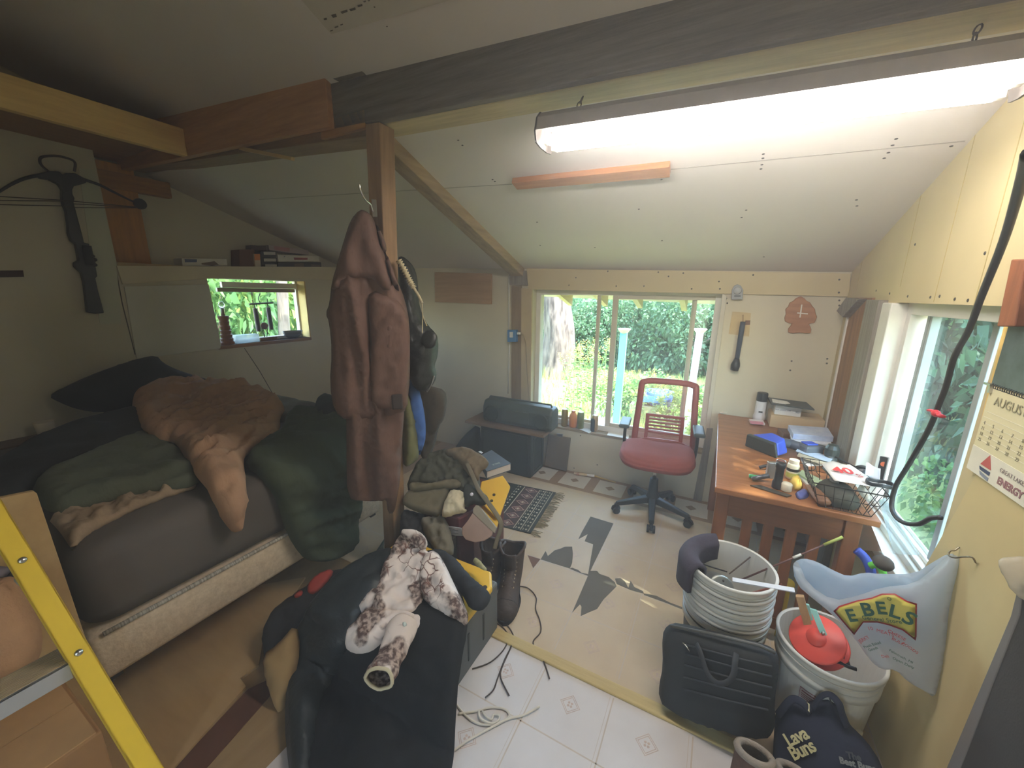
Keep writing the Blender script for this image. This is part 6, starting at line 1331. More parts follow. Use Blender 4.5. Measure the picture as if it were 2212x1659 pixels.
flc = M('fleece_black', S(26, 27, 30), .95, var=.15, vs=50, bump=.7, bs=7); puf = M('nylon_puffer', S(44, 50, 53), .5, var=.12, vs=16, bump=1.0, bs=16)
o = HP.sheet([(880, 1205), (940, 1192), (985, 1230), (1000, 1290), (1012, 1340), (1004, 1400), (990, 1480), (984, 1560), (976, 1640), (970, 1740), (800, 1760), (640, 1720), (622, 1640), (618, 1540), (640, 1440), (720, 1330), (800, 1260)], .022, .035, 'sweatpants', flc, None, fold=folds(.024, 6, 4, 2, .4), edge=.05, back=.0)
tag(o, 'black fleece sweatpants draped over the front of the tool chest', 'trousers')
# quilted black jacket along the left of the heap
o = HP.sheet([(870, 1200), (800, 1208), (750, 1240), (714, 1262), (684, 1300), (656, 1350), (634, 1410), (620, 1480), (616, 1580), (624, 1660), (634, 1740), (672, 1730), (684, 1640), (694, 1560), (716, 1480), (750, 1420), (810, 1330), (880, 1240)], .018, .055, 'puffer_jacket', puf, None, off=.02, fold=lambda u, v: .022 * math.sin(u * 46 + 6 * noise.noise(V((u * 3, v * 3, 1)))) * (0.6 + noise.noise(V((u * 6, v * 6, 4)))) + folds(.012, 6, 6, 9)(u, v), edge=.07, back=.02)
tag(o, 'quilted black jacket along the left side of the clothes heap', 'jacket')
o = HP.sheet([(905, 1205), (950, 1196), (985, 1215), (1008, 1245), (1040, 1275), (1062, 1290), (1056, 1312), (1040, 1328), (1015, 1322), (1004, 1300), (985, 1270), (940, 1250), (910, 1235)], .014, .04, 'black_shirt', M('jersey_black', S(36, 38, 42), .9), None, off=.015, fold=folds(.018, 12, 12, 14), edge=.05, back=.01)
tag(o, 'black shirt spilling over the yellow lid of the tool chest', 'shirt')
o = HP.sheet([(1020, 1222), (1030, 1220), (1050, 1238), (1052, 1246), (1042, 1244), (1026, 1232)], .01, .02, 'camo_glove', M('glove_cream', S(206, 200, 160), .9, c2=S(150, 150, 100), vs=30), None, off=.03, edge=.02, back=.01)
tag(o, 'small cream cloth scrap by the yellow lid behind the black shirt', 'cloth')
# winter camouflage jacket
cam_m = bpy.data.materials.new('snow_camouflage'); cam_m.use_nodes = True
def camo(m):
    nt = m.node_tree; n = nt.nodes; l = nt.links; b = n['Principled BSDF']; b.inputs['Roughness'].default_value = .9
    tc = n.new('ShaderNodeTexCoord'); w = n.new('ShaderNodeTexNoise'); w.inputs['Scale'].default_value = 6; l.new(tc.outputs['Object'], w.inputs['Vector'])
    ad = n.new('ShaderNodeVectorMath'); ad.operation = 'MULTIPLY_ADD'; ad.inputs[1].default_value = (.16, .16, .16); l.new(w.outputs['Color'], ad.inputs[0]); l.new(tc.outputs['Object'], ad.inputs[2])
    v = n.new('ShaderNodeTexVoronoi'); v.feature = 'DISTANCE_TO_EDGE'; v.inputs['Scale'].default_value = 16; l.new(ad.outputs[0], v.inputs['Vector'])
    r1 = n.new('ShaderNodeValToRGB'); l.new(v.outputs['Distance'], r1.inputs[0]); r1.color_ramp.elements[0].color = (1, 1, 1, 1); r1.color_ramp.elements[1].color = (0, 0, 0, 1); r1.color_ramp.elements[0].position = .015; r1.color_ramp.elements[1].position = .05
    ns = n.new('ShaderNodeTexNoise'); ns.inputs['Scale'].default_value = 7.0; l.new(tc.outputs['Object'], ns.inputs['Vector'])
    r2 = n.new('ShaderNodeValToRGB'); l.new(ns.outputs['Fac'], r2.inputs[0]); r2.color_ramp.elements[0].position = .49; r2.color_ramp.elements[1].position = .54
    n3 = n.new('ShaderNodeTexNoise'); n3.inputs['Scale'].default_value = 60; n3.inputs['Detail'].default_value = 5; l.new(tc.outputs['Object'], n3.inputs['Vector'])
    r3 = n.new('ShaderNodeValToRGB'); l.new(n3.outputs['Fac'], r3.inputs[0]); r3.color_ramp.elements[0].position = .42; r3.color_ramp.elements[1].position = .62; r3.color_ramp.elements[0].color = S(86, 66, 62); r3.color_ramp.elements[1].color = S(190, 172, 160)
    mA = n.new('ShaderNodeMix'); mA.data_type = 'RGBA'; l.new(r2.outputs[0], mA.inputs[0]); mA.inputs[6].default_value = S(226, 214, 206); l.new(r3.outputs[0], mA.inputs[7])
    r4 = n.new('ShaderNodeValToRGB'); n4 = n.new('ShaderNodeTexNoise'); n4.inputs['Scale'].default_value = 5.0; l.new(ad.outputs[0], n4.inputs['Vector']); l.new(n4.outputs['Fac'], r4.inputs[0]); r4.color_ramp.elements[0].position = .50; r4.color_ramp.elements[1].position = .56
    mk = n.new('ShaderNodeMath'); mk.operation = 'MULTIPLY'; l.new(r1.outputs[0], mk.inputs[0]); l.new(r4.outputs[0], mk.inputs[1])
    mB = n.new('ShaderNodeMix'); mB.data_type = 'RGBA'; l.new(mk.outputs[0], mB.inputs[0]); l.new(mA.outputs[2], mB.inputs[6]); mB.inputs[7].default_value = S(108, 70, 60)
    l.new(mB.outputs[2], b.inputs['Base Color'])
camo(cam_m)
t = thing('camouflage_jacket', 'white and brown camouflage jacket thrown on top of the black clothes', 'jacket')
JP, JN = V((-1.02, 1.10, .40)), V((.06, -.36, .93)).normalized()
bodyp = [(896, 1149), (912, 1156), (922, 1172), (918, 1188), (932, 1200), (940, 1240), (925, 1280), (920, 1310), (905, 1335), (868, 1345), (830, 1345), (800, 1340), (779, 1330), (776, 1314), (796, 1290), (816, 1268), (828, 1235), (845, 1200), (858, 1175), (876, 1156)]
px_sheet(bodyp, JP, JN, .012, .055, 'body', cam_m, t, fold=folds(.036, 12, 9, 21, .6), edge=.03, back=.02)
px_sheet([(868, 1152), (884, 1148), (905, 1150), (922, 1162), (924, 1182), (910, 1192), (896, 1178), (880, 1172), (866, 1166)], JP + JN * .05, JN, .01, .05, 'hood', cam_m, t, fold=folds(.016, 18, 18, 4), edge=.035, back=.02)
px_sheet([(910, 1215), (925, 1200), (948, 1197), (960, 1215), (985, 1270), (1000, 1300), (1012, 1326), (1010, 1352), (990, 1352), (968, 1338), (935, 1318), (908, 1288), (906, 1255)], JP + JN * .02, JN, .012, .06, 'sleeve', cam_m, t, fold=folds(.028, 14, 10, 33), edge=.035, back=.02)
px_sheet([(905, 1310), (925, 1318), (934, 1335), (925, 1360), (900, 1385), (870, 1390), (860, 1370), (880, 1340)], JP - JN * .005, JN, .012, .04, 'hem', cam_m, t, fold=folds(.014, 15, 15, 5), edge=.04, back=.015)
px_sheet([(800, 1318), (845, 1322), (880, 1318), (905, 1330), (895, 1345), (860, 1352), (840, 1372), (812, 1402), (790, 1412), (762, 1412), (744, 1398), (750, 1370), (764, 1352), (780, 1336)], JP + JN * .02, JN, .012, .055, 'sleeve', cam_m, t, fold=folds(.03, 14, 10, 41, .7), edge=.035, back=.02)
# sleeve that ends in an open cuff facing the camera
jq = lambda x, y, o: pp(x, y, JP + JN * o, JN)
c0, c1, c2, c3 = jq(870, 1345, .03), jq(856, 1392, .06), jq(838, 1432, .085), jq(820, 1466, .12)
ln_ = arc([c0, c1, c2, c3], 8); nl = len(ln_)
def slv(u, v):
    k = u * (nl - 1); i = min(int(k), nl - 2); p = ln_[i].lerp(ln_[i + 1], k - i); d = (ln_[min(i + 1, nl - 1)] - ln_[i]).normalized(); a_ = d.cross(V((0, 0, 1))).normalized(); b_ = a_.cross(d); w = 2 * PI * v
    r_ = .052 + .006 * math.sin(u * 9) + .012 * noise.noise(V((math.cos(w) * 1.6, math.sin(w) * 1.6, u * 5))); r_ *= (1 - .12 * u); return p + a_ * r_ * math.cos(w) + b_ * r_ * .72 * math.sin(w)
MB().grid(slv, 30, 30).build('sleeve', cam_m, t, smooth=True, solid=.004); MB().tube([slv(1, k / 30) for k in range(31)], .006, 8).build('cuff', M('cuff_cream', S(206, 196, 164), .9), t, smooth=True)
px_sheet([(868, 1345), (876, 1342), (880, 1350), (872, 1358)], JP + JN * .08, JN, .006, .01, 'zip_tag', M('tag_mint', S(200, 214, 210), .6), t, edge=.01); settle(t)
# ================================================================ red-maroon bin with yellow flap lid, clothes and book on it
mar = M('bin_maroon', S(98, 52, 54), .5, var=.12)
t = thing('storage_bin', 'maroon bin with a yellow folding lid behind the clothes heap', 'bin')
MB().prism([(-1.40, 1.52, 0), (-1.13, 1.52, 0), (-1.10, 1.62, 0), (-1.10, 1.98, 0), (-1.40, 1.98, 0)], (0, 0, .435)).build('body', mar, t, bev=.012)
YP, YN = V((-1.08, 1.74, .46)), V((.18, -.42, .88)).normalized(); yq = lambda x, y, o=0: pp(x, y, YP + YN * o, YN)
MB().prism([yq(*p) for p in ((1040, 1040), (1086, 1027), (1102, 1050), (1080, 1112), (1072, 1118), (1040, 1086), (1036, 1064))], -YN * .02).build('lid_panel', yel, t, bev=.003)
MB().prism([yq(*p, -.03) for p in ((1033, 1095), (1058, 1090), (1078, 1120), (1072, 1142), (1040, 1104))], -YN * .02).build('lid_lip', yel, t, bev=.003)
mb = MB()
for x, y in ((1067, 1069), (1062, 1082)): mb.lathe([(0, 0), (.009, 0), (.009, .002), (0, .002)], yq(x, y, .0005), 14, YN.to_track_quat('Z', 'Y').to_matrix())
mb.build('lid_holes', M('hole_dark', S(60, 46, 30), .8), t)
FP, FN = V((-1.09, 1.49, .36)), V((.22, -.80, .56)).normalized(); fq = lambda x, y, o=0: pp(x, y, FP + FN * o, FN)
fl_m = M('flap_pinkgrey', S(166, 142, 128), .6)
rim = [(1021, 1108), (1010, 1125), (998, 1140), (998, 1155), (1006, 1166), (1026, 1172), (1046, 1168), (1062, 1158), (1068, 1140)]
MB().prism([fq(*p) for p in rim], -FN * .015).build('flap', fl_m, t, bev=.003)
MB().prism([fq(*p, .004) for p in ((1028, 1090), (1034, 1092), (1072, 1140), (1068, 1152), (1021, 1108), (1022, 1098))], -FN * .03).build('flap_hinge', M('hinge_grey', S(150, 140, 120), .5), t, bev=.003); settle(t)
o = MB().prism([py(*p, 1.505) for p in ((967, 1137), (996, 1141), (1000, 1158), (969, 1157))], (0, .004, 0)).build('shipping_label', M('label_bluish', S(206, 210, 222), .6), t)
kid(o, t)
mb = MB()
for i in range(5): a, b = py(970, 1141 + i * 3.2, 1.504), py(990 if i % 2 else 982, 1143 + i * 3.2, 1.504); mb.prism([a, b, b - V((0, 0, .0025)), a - V((0, 0, .0025))], (0, -.0004, 0))
kid(mb.build('label_print', ink, t), t)
one(MB().bb((-1.42, 1.47, .0), (-1.14, 1.515, .33)), 'black_crate', M('crate_black', S(44, 42, 40), .6), 'dark flat crate standing against the front of the maroon bin', 'crate', bev=.006)
SP, SN = V((-1.28, 1.64, .47)), V((.22, -.55, .80)).normalized()
def pile(pix, off, th, name, mat, label, cat, seed, amp=.02, k=12, edge=.05):
    o = px_sheet(pix, SP + SN * off, SN, .011, th * .85, name, mat, None, fold=folds(amp * 1.5, k * 1.1, k * 1.1, seed, seed * .7), edge=edge * .6, back=.03); return tag(o, label, cat)
olv = M('cloth_olive_grey', S(108, 100, 78), .9, var=.1, bump=.6, bs=16); olv2 = M('cloth_dark_olive', S(72, 72, 58), .9, var=.1, bump=.8, bs=14)
pile([(878, 1060), (888, 1030), (905, 1000), (930, 985), (955, 976), (985, 975), (1010, 985), (1030, 1010), (1040, 1050), (1028, 1085), (1000, 1080), (960, 1062), (920, 1056), (892, 1058)], 0, .09, 'work_shirt', olv2, 'dark olive shirt crumpled on top of the maroon bin', 'shirt', 4, .028, 10, .08)
pile([(955, 978), (985, 970), (1012, 969), (1040, 984), (1058, 998), (1052, 1010), (1036, 1020), (1036, 1040), (1020, 1036), (1000, 1010), (980, 990)], .07, .06, 'canvas_hat', M('cap_brown', S(112, 98, 78), .9, var=.1), 'brown canvas cap on the clothes beside the thick book', 'cap', 6, .015, 16)
pile([(880, 1050), (895, 1040), (930, 1046), (960, 1036), (985, 1034), (1000, 1046), (985, 1056), (950, 1054), (910, 1060), (890, 1062)], .09, .03, 'belt_cloth', olv, 'rolled olive cloth across the middle of the clothes pile', 'cloth', 8, .01, 20, .03)
pile([(866, 1086), (880, 1062), (900, 1052), (940, 1050), (975, 1052), (968, 1072), (955, 1118), (920, 1112), (885, 1100)], .05, .04, 'canvas_flap', olv, 'olive canvas cloth lying flat at the front of the clothes pile', 'cloth', 12, .008, 8)
pile([(954, 1108), (960, 1084), (968, 1068), (978, 1058), (1002, 1062), (1012, 1076), (1011, 1086), (1002, 1098), (1010, 1102), (1004, 1108), (985, 1110), (972, 1116), (956, 1118)], .085, .045, 'cream_cloth', M('cloth_cream', S(206, 196, 166), .9), 'crumpled cream cloth at the front of the clothes pile', 'cloth', 15, .02, 22, .04)
o = pile([(1000, 1050), (1012, 1044), (1030, 1056), (1050, 1068), (1057, 1080), (1052, 1090), (1036, 1092), (1018, 1088), (1008, 1100), (1000, 1078)], .10, .04, 'black_mitten', M('mitten_black', S(46, 50, 44), .9), 'black mitten with a white button above the grey flap', 'glove', 17, .006, 12, .04)
kid(MB().ball(pp(1019, 1068, SP + SN * .142, SN), .010, 14, 8).build('button', M('button_white', S(222, 214, 222), .3), o, smooth=True), o)
pile([(905, 1122), (935, 1116), (962, 1112), (972, 1140), (984, 1196), (965, 1204), (950, 1206), (935, 1180), (918, 1160)], .0, .06, 'grey_trousers', M('trousers_grey', S(122, 118, 104), .85, var=.08), 'grey-green trouser leg hanging down from the clothes pile', 'trousers', 19, .02, 14, .05)
pile([(868, 1100), (900, 1106), (930, 1116), (918, 1160), (935, 1190), (930, 1206), (880, 1210), (862, 1170)], -.03, .06, 'black_hoodie', M('hoodie_black', S(44, 44, 44), .9), 'black hoodie hanging at the left of the clothes pile by the post', 'hoodie', 23, .02, 12, .05)
sq = lambda x, y, o: pp(x, y, SP + SN * o, SN)
one(MB().tube(arc([sq(1008, 1000, .13), sq(1022, 1030, .14), sq(1034, 1058, .15), sq(1056, 1088, .13), sq(1079, 1122, .10), sq(1082, 1140, .07), sq(1074, 1165, .03), sq(1068, 1186, .0)], 6), .0125, 8, flat=.25, up=SN), 'strap', M('strap_grey', S(112, 104, 86), .9), 'long grey strap running from the cap down over the yellow lid', 'strap', smooth=True)
# thick book
t = thing('book', 'thick dark blue book with white page edges on the yellow bin lid', 'book')
kz = .50; A = [pz(1035, 985, kz), pz(1062, 972, kz), pz(1104, 1001, kz), pz(1052, 1018, kz)]
th = .052; dn_ = V((0, 0, -1))
MB().prism([p + dn_ * th * .94 + (sum(A, V()) / 4 - p) * .03 for p in A], (0, 0, th * .88)).build('pages', M('book_pages', S(226, 214, 200), .8, var=.03, stretch=(1, 1, 40)), t)
bcov = M('book_cover', S(84, 92, 98), .6, var=.05)
MB().prism(A, dn_ * .003).build('cover', bcov, t); MB().prism([p + dn_ * th for p in A], (0, 0, .003)).build('cover', bcov, t)
MB().prism([A[3], A[0], A[0] + dn_ * th, A[3] + dn_ * th], (A[0] - A[1]).normalized() * .004).build('spine', bcov, t)
xd = A[3] - A[2]; o_ = A[2].lerp(A[3], .5).lerp(A[1].lerp(A[0], .5), .22) + V((0, 0, .0006)); words('BIBLE', .026, frame4(o_, xd, V((0, 0, 1)).cross(xd)), M('title_cream', S(190, 192, 176), .6), parent=t)
MB().prism([pz(x, y, kz + .001) for x, y in ((1033, 976), (1038, 974), (1044, 978), (1040, 980))], (0, 0, .0005)).build('sticker', whitep, t); settle(t)
# ================================================================ boots and laces
bt_m = M('boot_leather', S(84, 70, 60), .65, c2=S(58, 48, 42), vs=8, bump=.25, bs=60); sole_m = M('boot_sole', S(44, 40, 36), .8); lace_m = M('lace_dark', S(70, 58, 50), .8); eyel = M('eyelet', S(176, 160, 130), .3, .9)
def boot(c, ang, label, s=1.0):
    t = thing('boot', label, 'boot', group='pair of leather boots'); R = Matrix.Rotation(ang, 3, 'Z'); P = lambda x, y, z: V(c) + R @ V((x * s, y * s, 0)) + V((0, 0, z * s))
    # path from toe to ankle to shaft top: (forward y, height z, half width, half thickness, tilt)
    sec = [(.222, .036, .0005, .0005, 0), (.219, .037, .026, .018, 0), (.205, .044, .046, .031, 0), (.17, .050, .055, .041, .1), (.12, .058, .050, .048, .2), (.07, .072, .047, .056, .45), (.025, .09, .048, .064, .9), (-.005, .125, .052, .064, 1.3), (-.012, .165, .055, .062, 1.5), (-.014, .205, .058, .064, 1.57), (-.014, .23, .061, .066, 1.57)]
    def f(u, v):
        k = u * (len(sec) - 1); i = min(int(k), len(sec) - 2); q = k - i; e = [sec[i][j] * (1 - q) + sec[i + 1][j] * q for j in range(5)]; w = 2 * PI * v
        n = 0.004 * noise.noise(V((math.cos(w) * 2, u * 14, math.sin(w) * 2 + ang)))
        x = (e[2] + n) * math.cos(w); d = (e[3] + n) * math.sin(w); z_ = .018 * math.cos(2 * w) * (u > .97)
        return P(x, e[0] + d * math.sin(e[4]), max(.012, e[1] + d * math.cos(e[4])) + z_)
    MB().grid(f, 36, 28).build('upper', bt_m, t, smooth=True, solid=.005)
    MB().grid(lambda u, v: P(*(lambda a: (.056 * math.cos(a) * (1 if math.sin(a) > 0 else .84), .075 + .152 * math.sin(a)))(2 * PI * v), .0 + .022 * u), 1, 32).build('sole', sole_m, t, solid=.004)
    MB().prism([P(.055 * math.cos(a) * (1 if math.sin(a) > 0 else .84), .075 + .150 * math.sin(a), .002) for a in [2 * PI * k / 24 for k in range(24)]], (0, 0, .018)).build('sole', sole_m, t)
    MB().tube([f(1, k / 28) for k in range(29)], .008, 8).build('collar', bt_m, t, smooth=True)
    MB().grid(lambda u, v: P((v - .5) * .06, .042 + .018 * u + .012 * math.cos((v - .5) * 3), .15 + .095 * u), 5, 6).build('tongue', bt_m, t, smooth=True, solid=.005)
    mb, me_ = MB(), MB(); nrm_ = lambda u: (f(u, .25) - f(u, .75)).normalized()
    for k in range(7):
        u = .44 + .07 * k; n_ = nrm_(u) * .004; a, b, c2, d2 = f(u, .25 - .085), f(u, .25 + .085), f(min(u + .07, .97), .25 + .085), f(min(u + .07, .97), .25 - .085)
        mb.tube([a + n_, (a + c2) / 2 + n_ * 2.2, c2 + n_], .0028, 6); mb.tube([b + n_, (b + d2) / 2 + n_ * 2.2, d2 + n_], .0028, 6); me_.ball(a + n_ * .5, .005, 8, 6); me_.ball(b + n_ * .5, .005, 8, 6)
    capm = MB(); capm.tube([f(.31, v_) + nrm_(.31) * .001 for v_ in [.02 + .46 * q_ / 14 for q_ in range(15)]], .003, 6); capm.build('toe_seam', sole_m, t, smooth=True)
    mb.build('laces', lace_m, t, smooth=True); me_.build('eyelets', eyel, t, smooth=True); return settle(t)
bA = pz(1106, 1200, .22); tA = pz(1093, 1318, .03); ang = math.atan2(-(tA.x - bA.x), (tA.y - bA.y))
boot((bA.x + .0, bA.y + .0, .004), ang, 'right boot of the dark leather pair, nearer to the camera', 1.12)
bB = pz(1062, 1196, .22); boot((bB.x - .01, bB.y + .02, .004), ang - .25, 'left boot of the dark leather pair, half hidden by the chest', 1.08)
def fl(pix, r, name, mat, label, cat, z=.008): return one(MB().tube(arc([pz(x, y, z) for x, y in pix], 5), r, 6), name, mat, label, cat, smooth=True)
fl([(1116, 1266), (1140, 1270), (1158, 1290), (1157, 1315), (1166, 1340), (1168, 1365), (1152, 1385), (1158, 1405), (1175, 1430), (1187, 1466)], .003, 'boot_lace', lace_m, 'brown boot lace wandering over the vinyl right of the boots', 'lace')
fl([(1052, 1342), (1080, 1350), (1097, 1372), (1090, 1400), (1060, 1430), (1020, 1445)], .003, 'boot_lace', lace_m, 'brown boot lace curving back towards the tool chest', 'lace')
fl([(1086, 1340), (1104, 1362), (1109, 1385), (1090, 1425), (1075, 1465), (1066, 1490), (1048, 1507)], .003, 'boot_lace', lace_m, 'brown boot lace ending at the front, left of its twin', 'lace')
fl([(1100, 1375), (1104, 1395), (1085, 1440), (1082, 1465), (1100, 1503)], .003, 'boot_lace', lace_m, 'brown boot lace forking right across the threshold strip', 'lace')
wl = M('lace_white', S(214, 204, 186), .85)
fl([(985, 1520), (1005, 1545), (1030, 1562), (1060, 1566), (1090, 1556), (1100, 1545), (1090, 1532), (1060, 1528), (1030, 1536), (990, 1542)], .0045, 'shoelace', wl, 'loop of white flat cord on the front vinyl by black trousers', 'cord')
fl([(1034, 1536), (1038, 1552), (1062, 1562), (1076, 1556), (1078, 1546), (1066, 1544), (1062, 1554), (1050, 1548), (1042, 1536)], .004, 'shoelace', wl, 'small inner curl of white cord inside the bigger loop', 'cord', .013)
fl([(975, 1625), (1010, 1600), (1060, 1572), (1100, 1552), (1130, 1545), (1165, 1526)], .0045, 'shoelace', wl, 'white cord stretching from the trousers to the right across vinyl', 'cord', .010)
# red and black pack, tan bag left of the heap
px_sheet([(566, 1368), (590, 1318), (624, 1292), (662, 1266), (700, 1236), (750, 1226), (710, 1300), (650, 1380), (610, 1425), (585, 1470), (572, 1440)], V((-1.62, .90, .14)), V((.3, -.5, .8)), .018, .07, 'day_pack', M('pack_black', S(36, 34, 34), .8), None, fold=folds(.02, 10, 10, 3), edge=.07)
o = tag(bpy.data.objects['day_pack'], 'black and red pack on the floor beside the bed', 'bag')
rdm = M('pack_red', S(168, 60, 48), .8)
for pix in (((664, 1262), (684, 1240), (712, 1228), (722, 1236), (704, 1262), (680, 1284), (664, 1284)), ((634, 1284), (652, 1272), (656, 1286), (638, 1294))): kid(px_sheet(pix, V((-1.62, .90, .225)), V((.3, -.5, .8)), .012, .015, 'red_panel', rdm, o, edge=.02), o)
px_sheet([(566, 1415), (600, 1392), (640, 1345), (650, 1400), (634, 1480), (622, 1545), (612, 1560), (590, 1520), (574, 1470)], V((-1.42, .72, .1)), V((.45, -.7, .55)), .02, .05, 'tan_bag', M('bag_tan', S(160, 132, 88), .85), None, fold=folds(.012, 8, 8, 6), edge=.06)
tag(bpy.data.objects['tan_bag'], 'tan canvas bag squeezed between pack and black trousers', 'bag')
one(MB().prism([pz(*p, .0) for p in ((770, 1262), (830, 1170), (828, 1200), (826, 1225), (800, 1240))], (0, 0, .02)), 'grey_mat', M('mat_green_grey', S(96, 102, 88), .9), 'grey-green mat on the floor at the foot of the post', 'mat')
# ================================================================ bed
t = thing('bed', 'unmade bed with its head at the end wall and foot near camera', 'bed')
shm = M('sheet_grey', S(98, 90, 84), .9, var=.06, vs=6, bump=.08, bs=40)
bxm = bpy.data.materials.new('box_spring_ticking'); bxm = M('box_ticking', S(232, 212, 184), .85, c2=S(206, 184, 154), vs=50, bump=.2, bs=90)
def rounded(x0, x1, y0, y1, z0, z1, r, n=7):
    """soft block: rounded vertical edges and crowned top"""
    mb = MB(); pts = []
    for cx_, cy_, a0_ in ((x1 - r, y0 + r, -PI / 2), (x1 - r, y1 - r, 0), (x0 + r, y1 - r, PI / 2), (x0 + r, y0 + r, PI)):
        for k in range(n + 1): w = a0_ + PI / 2 * k / n; pts.append((cx_ + r * math.cos(w), cy_ + r * math.sin(w)))
    m = len(pts); e = min(r, (z1 - z0) / 2) * .8; lay = []
    for z, ins in ((z0, e), (z0 + e * .3, e * .3), (z0 + e, 0), (z1 - e, 0), (z1 - e * .3, e * .3), (z1, e)):
        lay.append([V((x + (((x0 + x1) / 2) - x) * ins / ((x1 - x0) / 2), y + (((y0 + y1) / 2) - y) * ins / ((y1 - y0) / 2), z)) for x, y in pts])
    vs_ = [p for L in lay for p in L]; f = [(i * m + j, i * m + (j + 1) % m, (i + 1) * m + (j + 1) % m, (i + 1) * m + j) for i in range(len(lay) - 1) for j in range(m)]
    f += [tuple(range(m))[::-1], tuple(range((len(lay) - 1) * m, len(lay) * m))]; return mb.add(vs_, f)
BY0, BY1 = .29, 1.66
rounded(-3.59, -1.865, BY0, BY1, .395, .735, .09).build('mattress', shm, t, smooth=True)
rounded(-3.59, -1.87, BY0, BY1, .19, .392, .03).build('box_spring', bxm, t, smooth=True)
MB().tube([(-1.866, BY0 + .04, .392), (-1.866, BY1 - .04, .392)], .009, 8).build('piping', M('rope_piping', S(206, 200, 186), .8, c2=S(150, 140, 124), vs=2, stretch=(1, 90, 1), contrast=.2), t, smooth=True)
fm = M('bed_frame_metal', S(70, 62, 56), .5, .6)
mb = MB(); mb.bb((-3.57, BY0 + .03, .165), (-1.9, BY0 + .07, .188)); mb.bb((-3.57, BY1 - .07, .165), (-1.9, BY1 - .03, .188)); mb.bb((-1.96, BY0 + .03, .165), (-1.92, BY1 - .03, .188)); mb.build('frame', fm, t)
for x in (-2.1, -3.5):
    for y in (BY0 + .06, BY1 - .06): MB().cyl((x, y, 0), (x, y, .165), .016, 10).build('leg', fm, t)
settle(t)
# bed clothes lie on a surface that rises in a heap towards the wall and falls over the foot
BP_ = Prof([(-3.79, 1.0), (-3.4, .93), (-3.0, .85), (-2.5, .775), (-2.06, .752), (-1.93, .735), (-1.868, .68), (-1.852, .58), (-1.848, .4), (-1.84, .15), (-1.835, .03)], 'x')
def cover(pix, off, th, name, mat, label, cat, seed, amp=.03, ks=(6, 6), rot=0, edge=.08, h=.026, back=.02):
    return tag(BP_.sheet(pix, h, th, name, mat, None, off=off, fold=folds(amp, ks[0], ks[1], seed, rot), edge=edge, back=back), label, cat)
brn = M('blanket_brown', S(178, 140, 110), .95, var=.08, vs=8, bump=.9, bs=9, stretch=(1.2, 2.2, .6))
olq = M('comforter_olive', S(92, 96, 78), .9, var=.08, vs=4, bump=.8, bs=8, stretch=(1, 2, 1)); dkb = M('blanket_black', S(30, 28, 26), .95, bump=.6, bs=8); grn = M('fleece_dark_green', S(62, 70, 48), .95, var=.12, vs=5, bump=.9, bs=6, stretch=(1.4, 2.2, .7))
bge = M('sheet_beige', S(164, 142, 116), .9, var=.06, bump=.7, bs=14); gry = M('quilt_grey_brown', S(98, 88, 74), .9, var=.1)
cover([(0, 1002), (60, 962), (150, 926), (230, 905), (280, 892), (330, 880), (345, 930), (300, 950), (220, 990), (130, 1022), (80, 1050), (40, 1110), (-40, 1150), (-60, 1040)], .0, .07, 'black_blanket', dkb, 'black blanket along the pillow side of the bed', 'blanket', 3, .02, (5, 5))
cover([(436, 838), (500, 832), (560, 850), (640, 865), (706, 880), (700, 905), (640, 905), (600, 915), (540, 890), (480, 870)], .0, .04, 'quilt', gry, 'grey-brown quilt edge lying along the end wall behind the brown blanket', 'quilt', 5, .02, (8, 8))
cover([(70, 1052), (130, 1020), (220, 985), (300, 942), (340, 950), (385, 975), (430, 1015), (440, 1045), (400, 1062), (330, 1066), (250, 1085), (160, 1112), (110, 1118), (78, 1085)], .015, .05, 'comforter', olq, 'olive green quilted comforter across the middle of the bed', 'comforter', 7, .04, (8, 5), .5, .05, .02)
cover([(100, 1118), (160, 1100), (250, 1078), (340, 1058), (425, 1040), (424, 1052), (370, 1066), (290, 1098), (210, 1140), (175, 1165), (158, 1196), (150, 1180), (130, 1150)], .0, .022, 'bed_sheet', bge, 'crumpled beige sheet edge between comforter and grey mattress cover', 'sheet', 9, .03, (10, 22), .3, .025, .012)
cover([(545, 985), (580, 968), (608, 945), (618, 905), (680, 900), (742, 912), (765, 930), (768, 1100), (762, 1180), (720, 1202), (690, 1212), (655, 1208), (628, 1176), (606, 1130), (592, 1080), (560, 1042), (528, 1015)], .02, .06, 'throw_blanket', grn, 'dark green fleece throw hanging over the foot of the bed', 'blanket', 11, .075, (7, 1.6), .25, .05, .02)
cover([(285, 884), (300, 866), (330, 850), (385, 836), (430, 840), (510, 845), (560, 862), (600, 878), (619, 898), (606, 916), (608, 945), (582, 970), (548, 985), (530, 1002), (526, 1050), (520, 1092), (506, 1140), (490, 1146), (475, 1130), (458, 1108), (435, 1062), (412, 1030), (392, 988), (375, 970), (340, 972), (312, 950), (296, 915)], .05, .06, 'brown_blanket', brn, 'light brown blanket bunched on the bed, its corner over the edge', 'blanket', 15, .085, (8, 2.4), -.35, .05, .016)
cover([(676, 895), (690, 880), (712, 876), (735, 890), (740, 912), (715, 920), (685, 912)], .05, .08, 'black_hat', dkb, 'black hat at the foot end of the bed by the hanging coat', 'hat', 19, .01, (9, 9), 0, .06)
q = lambda x, y: BP_.at(*BP_.hit(x, y), .05)
one(MB().box(q(742, 905), (.03, .05, .10), .3), 'white_carton', whitep, 'small white box edge peeping out beside the brown coat on bed', 'box', bev=.003)
